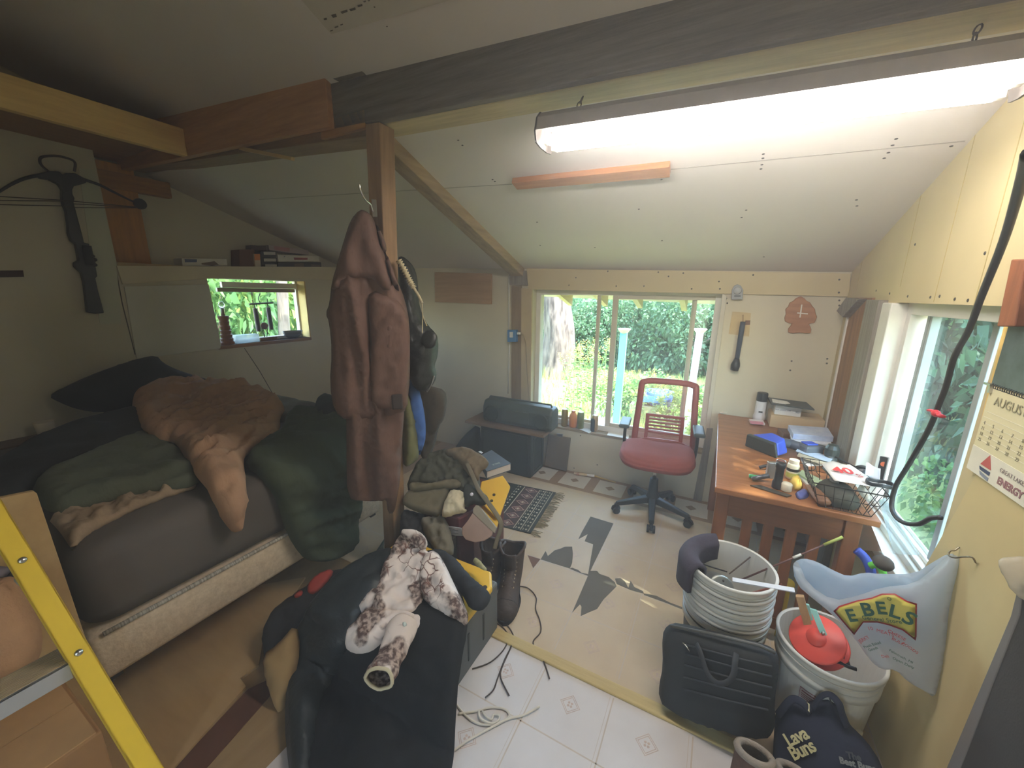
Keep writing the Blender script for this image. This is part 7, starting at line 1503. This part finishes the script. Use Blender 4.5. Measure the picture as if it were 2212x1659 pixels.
# pillow leaning on the end wall
PP, PN = V((-3.50, 1.1, .93)), V((.80, -.30, .52)).normalized()
o = px_sheet([(103, 856), (135, 838), (190, 812), (250, 790), (300, 774), (338, 767), (352, 784), (385, 800), (440, 817), (464, 822), (456, 833), (400, 848), (335, 878), (290, 888), (215, 892), (165, 884), (130, 870)], PP, PN, .03, .12, 'pillow', M('pillow_black', S(22, 22, 22), .95), None, fold=folds(.015, 4, 4, 3), edge=.22, back=.08)
tag(o, 'black pillow propped against the end wall at the head of bed', 'pillow')
cq = px(102, 940, -3.70); ZS = cq.z - .021
t = thing('night_shelf', 'low dark brown shelf between the bed head and left wall', 'shelf')
MB().bb((-3.785, .30, 0), (-3.63, .70, ZS)).build('body', wood('night_wood', S(88, 62, 40), S(64, 44, 28), 'y'), t, bev=.004); MB().bb((-3.79, .28, ZS), (-3.61, .72, ZS + .02)).build('top', wood('night_top', S(104, 74, 48), S(80, 56, 34), 'y'), t, bev=.004); settle(t)
one(MB().lathe([(0, 0), (.036, 0), (.045, .09), (.042, .09), (.034, .006), (0, .006)], V((-3.70, cq.y, ZS + .021)), 24), 'paper_cup', M('cup_white', S(226, 218, 200), .6), 'white paper cup on the dark shelf beside the bed head', 'cup', smooth=True)
# ================================================================ left corner: plywood, ladder, soft things
one(MB().prism([px(*p, -1.78) for p in ((-80, 1082), (5, 1075), (73, 1061), (80, 1066))] + [V((-1.78, .285, .0)), V((-1.78, -.4, .0))], (-.018, 0, 0)), 'plywood_sheet', ply, 'upright plywood sheet standing against the near corner of the bed', 'board', bev=.002)
yl_m = M('ladder_yellow', S(226, 192, 52), .45, var=.04, vs=20); alu = M('aluminium', S(196, 198, 200), .4, .7, var=.05)
t = thing('ladder', 'yellow ladder with aluminium treads leaning at the lower left corner', 'ladder')
lA, lB = pz(0, 1130, 1.05), pz(297, 1619, .50); ld = (lA - lB).normalized()
l0 = lB - ld * ((lB.z - .012) / ld.z); l1 = lB + ld * ((2.75 - lB.z) / ld.z); YC = -.17
mir = lambda p: V((p.x, 2 * YC - p.y, p.z))
for k_ in (0, 1):
    a, b = (l0, l1) if k_ == 0 else (mir(l0), mir(l1)); dd = (b - a).normalized(); sw = V((0, 1, 0)); sw = (sw - dd * sw.dot(dd)).normalized(); nn = sw.cross(dd).normalized()
    if nn.x < 0: nn = -nn
    hw = .021; rl = MB()
    rl.prism([a - sw * hw, a + sw * hw, b + sw * hw, b - sw * hw], -nn * .005)
    for s_ in (-1, 1): rl.prism([a + sw * hw * s_, a + sw * (hw - .005) * s_, b + sw * (hw - .005) * s_, b + sw * hw * s_], -nn * .03)
    r_ = rl.build('rail', yl_m, t, bev=.0015)
    for z in (.14, .44, .735, .96, 1.33, 1.63):
        p = a + dd * ((z - a.z) / dd.z) + nn * .0005; MB().lathe([(.008, 0), (.007, .003), (0, .004)], p, 14, nn.to_track_quat('Z', 'Y').to_matrix()).build('rivet', steel, r_, smooth=True)
for i in range(8):
    z = .72 + .30 * (i - 2); p = l0 + ld * ((z - l0.z) / ld.z); x = p.x - .012; ya_, yb_ = 2 * YC - p.y + .02, p.y - .02
    mb = MB(); mb.bb((x - .085, ya_, z - .004), (x, yb_, z)); mb.bb((x - .004, ya_, z - .045), (x, yb_, z)); mb.bb((x - .085, ya_, z - .03), (x - .081, yb_, z))
    tr_ = mb.build('tread', alu, t, bev=.001); mb = MB()
    for k in range(13): mb.bb((x - .081 + k * .006, ya_ + .004, z), (x - .078 + k * .006, yb_ - .004, z + .0018))
    mb.build('tread_ribs', M('tread_dirt', S(176, 156, 122), .6), tr_)
settle(t)
o = px_sheet([(-60, 1260), (0, 1248), (30, 1244), (55, 1262), (78, 1300), (90, 1350), (92, 1400), (80, 1432), (62, 1445), (20, 1470), (-60, 1490)], V((-1.62, .12, .55)), V((.85, -.35, .4)), .02, .07, 'fleece_jacket', M('fleece_tan', S(186, 144, 106), .98, var=.12, vs=9, bump=.4, bs=120), None, fold=folds(.03, 8, 8, 2), edge=.09)
tag(o, 'fuzzy tan jacket bundled behind the yellow ladder', 'jacket')
o = px_sheet([(-60, 1222), (0, 1222), (38, 1228), (42, 1246), (0, 1252), (-60, 1260)], V((-1.66, .12, .62)), V((.85, -.35, .4)), .02, .05, 'grey_cloth', M('cloth_lilac_grey', S(112, 104, 112), .95), None, fold=folds(.01, 9, 9, 2), edge=.05)
tag(o, 'lilac-grey cloth behind the ladder above the fuzzy tan jacket', 'cloth')
o = px_sheet([(26, 1252), (40, 1248), (50, 1258), (52, 1272), (40, 1266)], V((-1.58, .12, .60)), V((.85, -.35, .4)), .008, .02, 'white_rag', M('rag_white', S(206, 200, 186), .9), None, edge=.02); tag(o, 'scrap of white cloth poking out above the tan jacket', 'cloth')
t = thing('cardboard_box', 'brown cardboard box on the floor behind the ladder', 'box')
rounded(-1.76, -1.42, -.30, .20, .002, .40, .006).build('body', M('box_brown', S(176, 134, 84), .85, c2=S(150, 108, 64), vs=3), t)
MB().bb((-1.755, -.29, .4005), (-1.60, .19, .404)).build('flap', M('box_flap', S(188, 148, 98), .85), t); MB().bb((-1.595, -.29, .4005), (-1.425, .19, .404)).build('flap', M('box_flap', S(188, 148, 98), .85), t); settle(t)
# ================================================================ end wall: crossbow, ledge boxes, sill things
xbm = M('crossbow_black', S(30, 30, 29), .5, var=.15, vs=20); XB = XL + .05
t = thing('crossbow', 'black crossbow hanging nose-up on the left wall', 'crossbow')
c5 = lambda x, y: (x / 4.482, 330 + y / 4.482)
st = [c5(*p) for p in ((600, 330), (700, 330), (705, 400), (725, 440), (715, 480), (800, 800), (815, 870), (865, 880), (885, 980), (930, 1030), (925, 1090), (945, 1195), (925, 1215), (950, 1330), (1010, 1550), (930, 1560), (850, 1545), (815, 1250), (790, 1160), (725, 1100), (725, 1060), (765, 1040), (735, 880), (690, 850), (665, 780), (660, 690), (640, 560), (610, 490), (600, 430))]
MB().prism([px(x, y, XB) for x, y in st], (-.045, 0, 0)).build('stock', xbm, t, bev=.005)
rs = [c5(*p) for p in ((385, 195), (480, 175), (580, 180), (610, 215), (640, 195), (730, 195), (830, 250), (840, 290), (720, 320), (690, 380), (620, 380), (570, 300), (480, 255), (385, 240))]
MB().prism([px(x, y, XB + .012) for x, y in rs], (-.05, 0, 0)).build('riser', xbm, t, bev=.006)
for pl in (((400, 215), (250, 245), (120, 300), (-20, 385), (-90, 440)), ((820, 262), (960, 310), (1100, 380), (1220, 440), (1330, 490))): MB().tube(arc([px(*c5(*p), XB) for p in pl], 5), [.017 - .0004 * k for k in range(21)], 8, flat=.6).build('limb', xbm, t, smooth=True)
MB().lathe([(0, -.014), (.036, -.014), (.036, .014), (0, .014)], px(*c5(1355, 495), XB), 18, Matrix.Rotation(PI / 2, 3, 'Y')).build('cam', xbm, t, bev=.003)
for ys in ((420, 455, 470, 525), (460, 463, 495, 530), (500, 510, 530, 535)): MB().tube([px(*c5(x, y), XB + .006) for x, y in ((-60, ys[0]), (620, ys[1] + 5), (720, ys[2]), (1320, ys[3]))], .0028, 6).build('string', M('string_brown', S(60, 52, 40), .8), t)
MB().tube(arc([px(*c5(*p), XB) for p in ((470, 180), (410, 130), (385, 80), (410, 40), (540, 30), (660, 55), (725, 95), (720, 180))], 6), .007, 8).build('stirrup', M('stirrup_dark', S(52, 38, 28), .5), t, smooth=True)
MB().tube([px(*c5(840, 900), XB + .03), px(*c5(880, 1090), XB + .03)], .022, 12).build('scope', xbm, t, smooth=True)
for x, y in ((895, 1000), (920, 1035), (920, 1085)): MB().ball(px(*c5(x, y), XB + .01), .012, 10, 6).build('knob', xbm, t, smooth=True)
settle(t)
one(MB().prism([px(*p, XL + .02) for p in ((-60, 585), (50, 584), (52, 598), (-60, 600))], (-.02, 0, 0)), 'wood_strip', wood('strip_dark', S(86, 48, 36), S(62, 34, 26), 'y'), 'short dark wooden strip fixed to the left wall below the crossbow', 'strip')
LZ = 1.8205
def gbox(pix, name, mat, label, dep=.14, X=XL - .03, lift=True, extra=()):
    P = [px(x, y, X) for x, y in pix]; zmin = min(p.z for p in P)
    t = thing(name, label, 'box', group=None); 
    if lift: P = [p - V((0, 0, zmin - LZ)) for p in P]
    MB().prism(P, (-dep, 0, 0)).build('body', mat, t, bev=.002)
    for pix2, nm, m2 in extra:
        Q = [px(x, y, X + .0006) for x, y in pix2]
        if lift: Q = [p - V((0, 0, zmin - LZ)) for p in Q]
        MB().prism(Q, (-.0005, 0, 0)).build(nm, m2, t)
    return settle(t)
gw = M('game_white', S(226, 222, 210), .6); gk = M('game_black', S(36, 34, 34), .5); lb_ = M('label_white', S(216, 208, 196), .6); lblue = M('label_blue', S(74, 90, 130), .6); lbrn = M('print_brown', S(120, 96, 72), .6)
gbox(((391, 549), (489, 552), (490, 566), (393, 566)), 'game_box', gw, 'long white box with a blue label alone on the ledge', extra=((((397, 551), (424, 552), (424, 558), (398, 558)), 'label_patch', lblue), (((434, 560), (450, 558), (462, 556), (472, 564), (456, 566), (434, 563)), 'picture', lbrn)))
gbox(((515, 526), (548, 526), (549, 569), (516, 569)), 'game_box', M('game_brown', S(110, 66, 36), .7), 'dark brown box standing at the left of the ledge stack', X=XL - .05)
gbox(((547, 534), (560, 534), (562, 569), (550, 569)), 'game_box', M('game_cream', S(226, 212, 190), .6), 'narrow upright box with orange top on the ledge', extra=((((547.3, 534.2), (559.8, 534.2), (560.2, 547.5), (548, 547.5)), 'label_patch', M('label_orange', S(222, 130, 50), .6)), (((550, 566), (561.6, 566), (562, 569), (550, 569)), 'label_patch', M('label_orange', S(222, 130, 50), .6))))
bx_ = [((563, 555.5), (597, 556), (598, 569.5), (564, 569.5)), ((562, 541.5), (596, 542), (597, 555), (563, 555)), ((561, 527.5), (595, 528.5), (596, 541), (562, 541))]
lbx = [((571, 556.5), (596, 557), (596.5, 568.5), (572, 568.5)), ((568, 543.5), (594, 544), (594.5, 550.5), (568.5, 550)), ((567.5, 529), (593, 530), (593.5, 536), (568, 535.5))]
nm_ = ['bottom one of three stacked black boxes with white labels', 'middle one of three stacked black boxes with white labels', 'top one of three stacked black boxes with white labels']
zoff = px(564, 569.5, XL - .03).z - LZ
for P_, L_, n_ in zip(bx_, lbx, nm_):
    t = thing('game_box', n_, 'box', group='black boxes with white labels'); Z_ = V((0, 0, zoff))
    MB().prism([px(x, y, XL - .03) - Z_ for x, y in P_], (-.14, 0, 0)).build('body', gk, t, bev=.0015); MB().prism([px(x, y, XL - .0294) - Z_ for x, y in L_], (-.0005, 0, 0)).build('label_patch', lb_, t); settle(t)
def gl(pix, name, mat, label, extra=(), dep=.14, X=XL - .03):
    t = thing(name, label, 'box'); Z_ = V((0, 0, zoff)); MB().prism([px(x, y, X) - Z_ for x, y in pix], (-dep, 0, 0)).build('body', mat, t, bev=.0015)
    for p2, nm2, m2 in extra: MB().prism([px(x, y, X + .0006) - Z_ for x, y in p2], (-.0005, 0, 0)).build(nm2, m2, t)
    return settle(t)
rdl = M('label_red', S(150, 52, 60), .6)
gl(((599, 553), (692, 553.5), (694, 569.5), (600, 569.5)), 'game_box', M('game_dark', S(58, 56, 54), .6), 'dark picture box at the bottom right of the ledge stack', ((((634, 556), (654, 555), (656, 566), (636, 567)), 'picture', lbrn), (((670, 557), (690, 560), (690, 566), (672, 566)), 'picture', lbrn)))
gl(((598, 536), (688, 540), (689, 552), (600, 551)), 'game_box', gw, 'flat white box with a red title on the dark picture box', ((((633, 542.5), (663, 543.5), (663, 548), (634, 547.5)), 'title_patch', rdl), (((612, 539), (614, 539), (614, 541), (612, 541)), 'dot', lblue)))
gl(((578, 514), (665, 527), (666, 537), (580, 526)), 'game_box', M('game_lilac', S(176, 160, 158), .6), 'tilted pinkish-grey box on the very top of the ledge stack', ((((590, 517), (624, 521.5), (624, 530), (591, 525.5)), 'title_patch', M('label_rose', S(178, 120, 116), .6)),))
gl(((540, 514), (575, 517), (575, 527), (540, 526)), 'game_box', M('game_maroon', S(76, 46, 34), .7), 'dark maroon box lying across the brown box on the ledge', X=XL - .08, dep=.09)
# things on the sill of the end window
SZ = EW0[1] + .001; XS = XL - .055
def sp(x, y): p = px(x, y, XS); return V((XS, p.y, SZ))
t = thing('carved_lamp', 'carved brown wooden lamp base with metal socket on the end window sill', 'lamp', sp(492, 744))
MB().lathe([(0, 0), (.052, 0), (.055, .02), (.046, .03), (.05, .05), (.042, .06), (.047, .085), (.04, .095), (.044, .12), (.036, .13), (.040, .16), (.034, .17), (.038, .20), (.034, .21), (.042, .235), (.04, .25), (0, .252)], (0, 0, 0), 20).build('base', wood('carved_wood', S(150, 92, 52), S(104, 58, 32), 'x', k=.6), t, smooth=False)
MB().lathe([(0, .25), (.016, .25), (.016, .31), (.018, .315), (0, .316)], (0, 0, 0), 16).build('socket', steel, t, smooth=True); MB().ball((0, 0, .345), .024, 14, 10, (1, 1, 1.3)).build('bulb', M('clear_bulb', S(200, 206, 206), .1, trans=.8), t, smooth=True)
a = sp(508, 738); b = sp(556, 728)
one(MB().bb((XS - .045, a.y, SZ), (XS + .035, b.y, SZ + .075)), 'plastic_tub', sheer('tub_plastic', S(206, 214, 210), .35, .4, .3), 'clear plastic box next to the carved lamp on the end sill', 'box', bev=.006)
one(MB().bb((XS - .03, b.y + .01, SZ), (XS + .03, b.y + .17, SZ + .035)), 'wood_block', wood('sill_block', S(136, 92, 54), S(100, 66, 38), 'y'), 'low wooden block on the middle of the end sill', 'block', bev=.003)
t = thing('photo_ornament', 'small round dark ornament with wire legs on the end sill', 'ornament'); c_ = px(571, 704, XS); zb_ = SZ + .036
MB().lathe([(0, -.006), (.032, -.006), (.034, 0), (.032, .006), (0, .006)], c_, 22, Matrix.Rotation(PI / 2, 3, 'Y')).build('disc', M('ornament_rose', S(120, 76, 70), .5), t, smooth=True)
for s in (-1, 1): MB().tube([c_ + V((0, s * .028, -.02)), V((c_.x, c_.y + .01 * s, zb_))], .004, 6).build('leg', black, t)
settle(t)
t = thing('serving_bowl', 'dark shallow bowl with pierced rim at the right of end sill', 'bowl', sp(632, 724) + V((.01, 0, 0)))
MB().lathe([(0, .004), (.05, .004), (.085, .03), (.10, .06), (.097, .06), (.08, .03), (.048, .008), (0, .008)], (0, 0, 0), 28, sx=.5).build('body', M('bowl_dark', S(52, 44, 46), .5), t, smooth=True)
MB().lathe([(.098, .055), (.104, .075), (.101, .075), (.095, .057)], (0, 0, 0), 28, sx=.5, cap=False).build('rim', M('bowl_rim', S(96, 92, 92), .4), t, smooth=True)
XH = XE + .035 ; wc = M('chime_dark', S(58, 42, 40), .5)
t = thing('wind_chime', 'wind chime with two dark tubes hanging from the end window rail', 'wind chime')
p0_ = px(562, 634, XH); MB().tube([px(538, 657, XH), px(590, 654, XH)], .008, 8).build('bar', wc, t)
MB().tube(arc([p0_ + V((0, 0, .0)), px(558, 645, XH), px(563, 656, XH)], 4), .004, 6).build('hanger', wc, t)
for (xa, ya), (xb, yb) in (((551, 666), (559, 716)), ((579, 664), (586, 712))):
    MB().tube([px(xa, ya, XH), px(xb, yb, XH)], .020, 14).build('tube', M('chime_tube', S(66, 44, 46), .5, c2=S(40, 30, 30), vs=20), t); MB().tube([px(xa - 2, 656, XH), px(xa, ya, XH)], .006, 6).build('cord', wc, t)
for x, y in ((545, 648), (577, 645)): MB().tube([px(x, y, XH), px(x + 2, 657, XH)], .004, 6).build('hook', wc, t)
settle(t)
# stick on the lower plate
one(MB().prism([py(*p, 1.41) for p in ((523, 318), (525, 326), (636, 348), (637, 341))], (0, -.02, 0)), 'stick', wood('stick_pale', S(206, 176, 116), S(180, 148, 90), 'x'), 'pale wooden stick poking out from the lower beam by the loft', 'stick')
# pale board pinned on left wall behind crossbow
struct(MB().prism([px(*p, XL) for p in ((170, 364), (204, 367), (250, 560), (262, 700), (216, 700))], (.004, 0, 0)).build('trim_27', M('pale_green_board', S(198, 200, 180), .8, var=.04)))
# ================================================================ even haze volume added to veil the room and lift dark tones
hz = bpy.data.materials.new('veil_air'); hz.use_nodes = True
_nt = hz.node_tree; _nt.nodes.remove(_nt.nodes['Principled BSDF'])
_v = _nt.nodes.new('ShaderNodeVolumeScatter'); _v.inputs['Color'].default_value = (0.95, 0.97, 1.0, 1); _v.inputs['Density'].default_value = 0.06; _v.inputs['Anisotropy'].default_value = 0.25
_nt.links.new(_v.outputs[0], _nt.nodes['Material Output'].inputs['Volume'])
hb = MB().prism([(-3.78, y, z) for y, z in ((-1.35, .02), (3.21, .02), (3.21, 1.74), (1.5, 2.26), (1.45, 2.40), (-1.35, 3.2))], (4.44, 0, 0)).build('veil_haze', hz)
tag(hb, 'thin even haze added to the room air as a pale veil', 'haze', kind='stuff')
cy.volume_bounces = 0; hz.cycles.homogeneous_volume = True
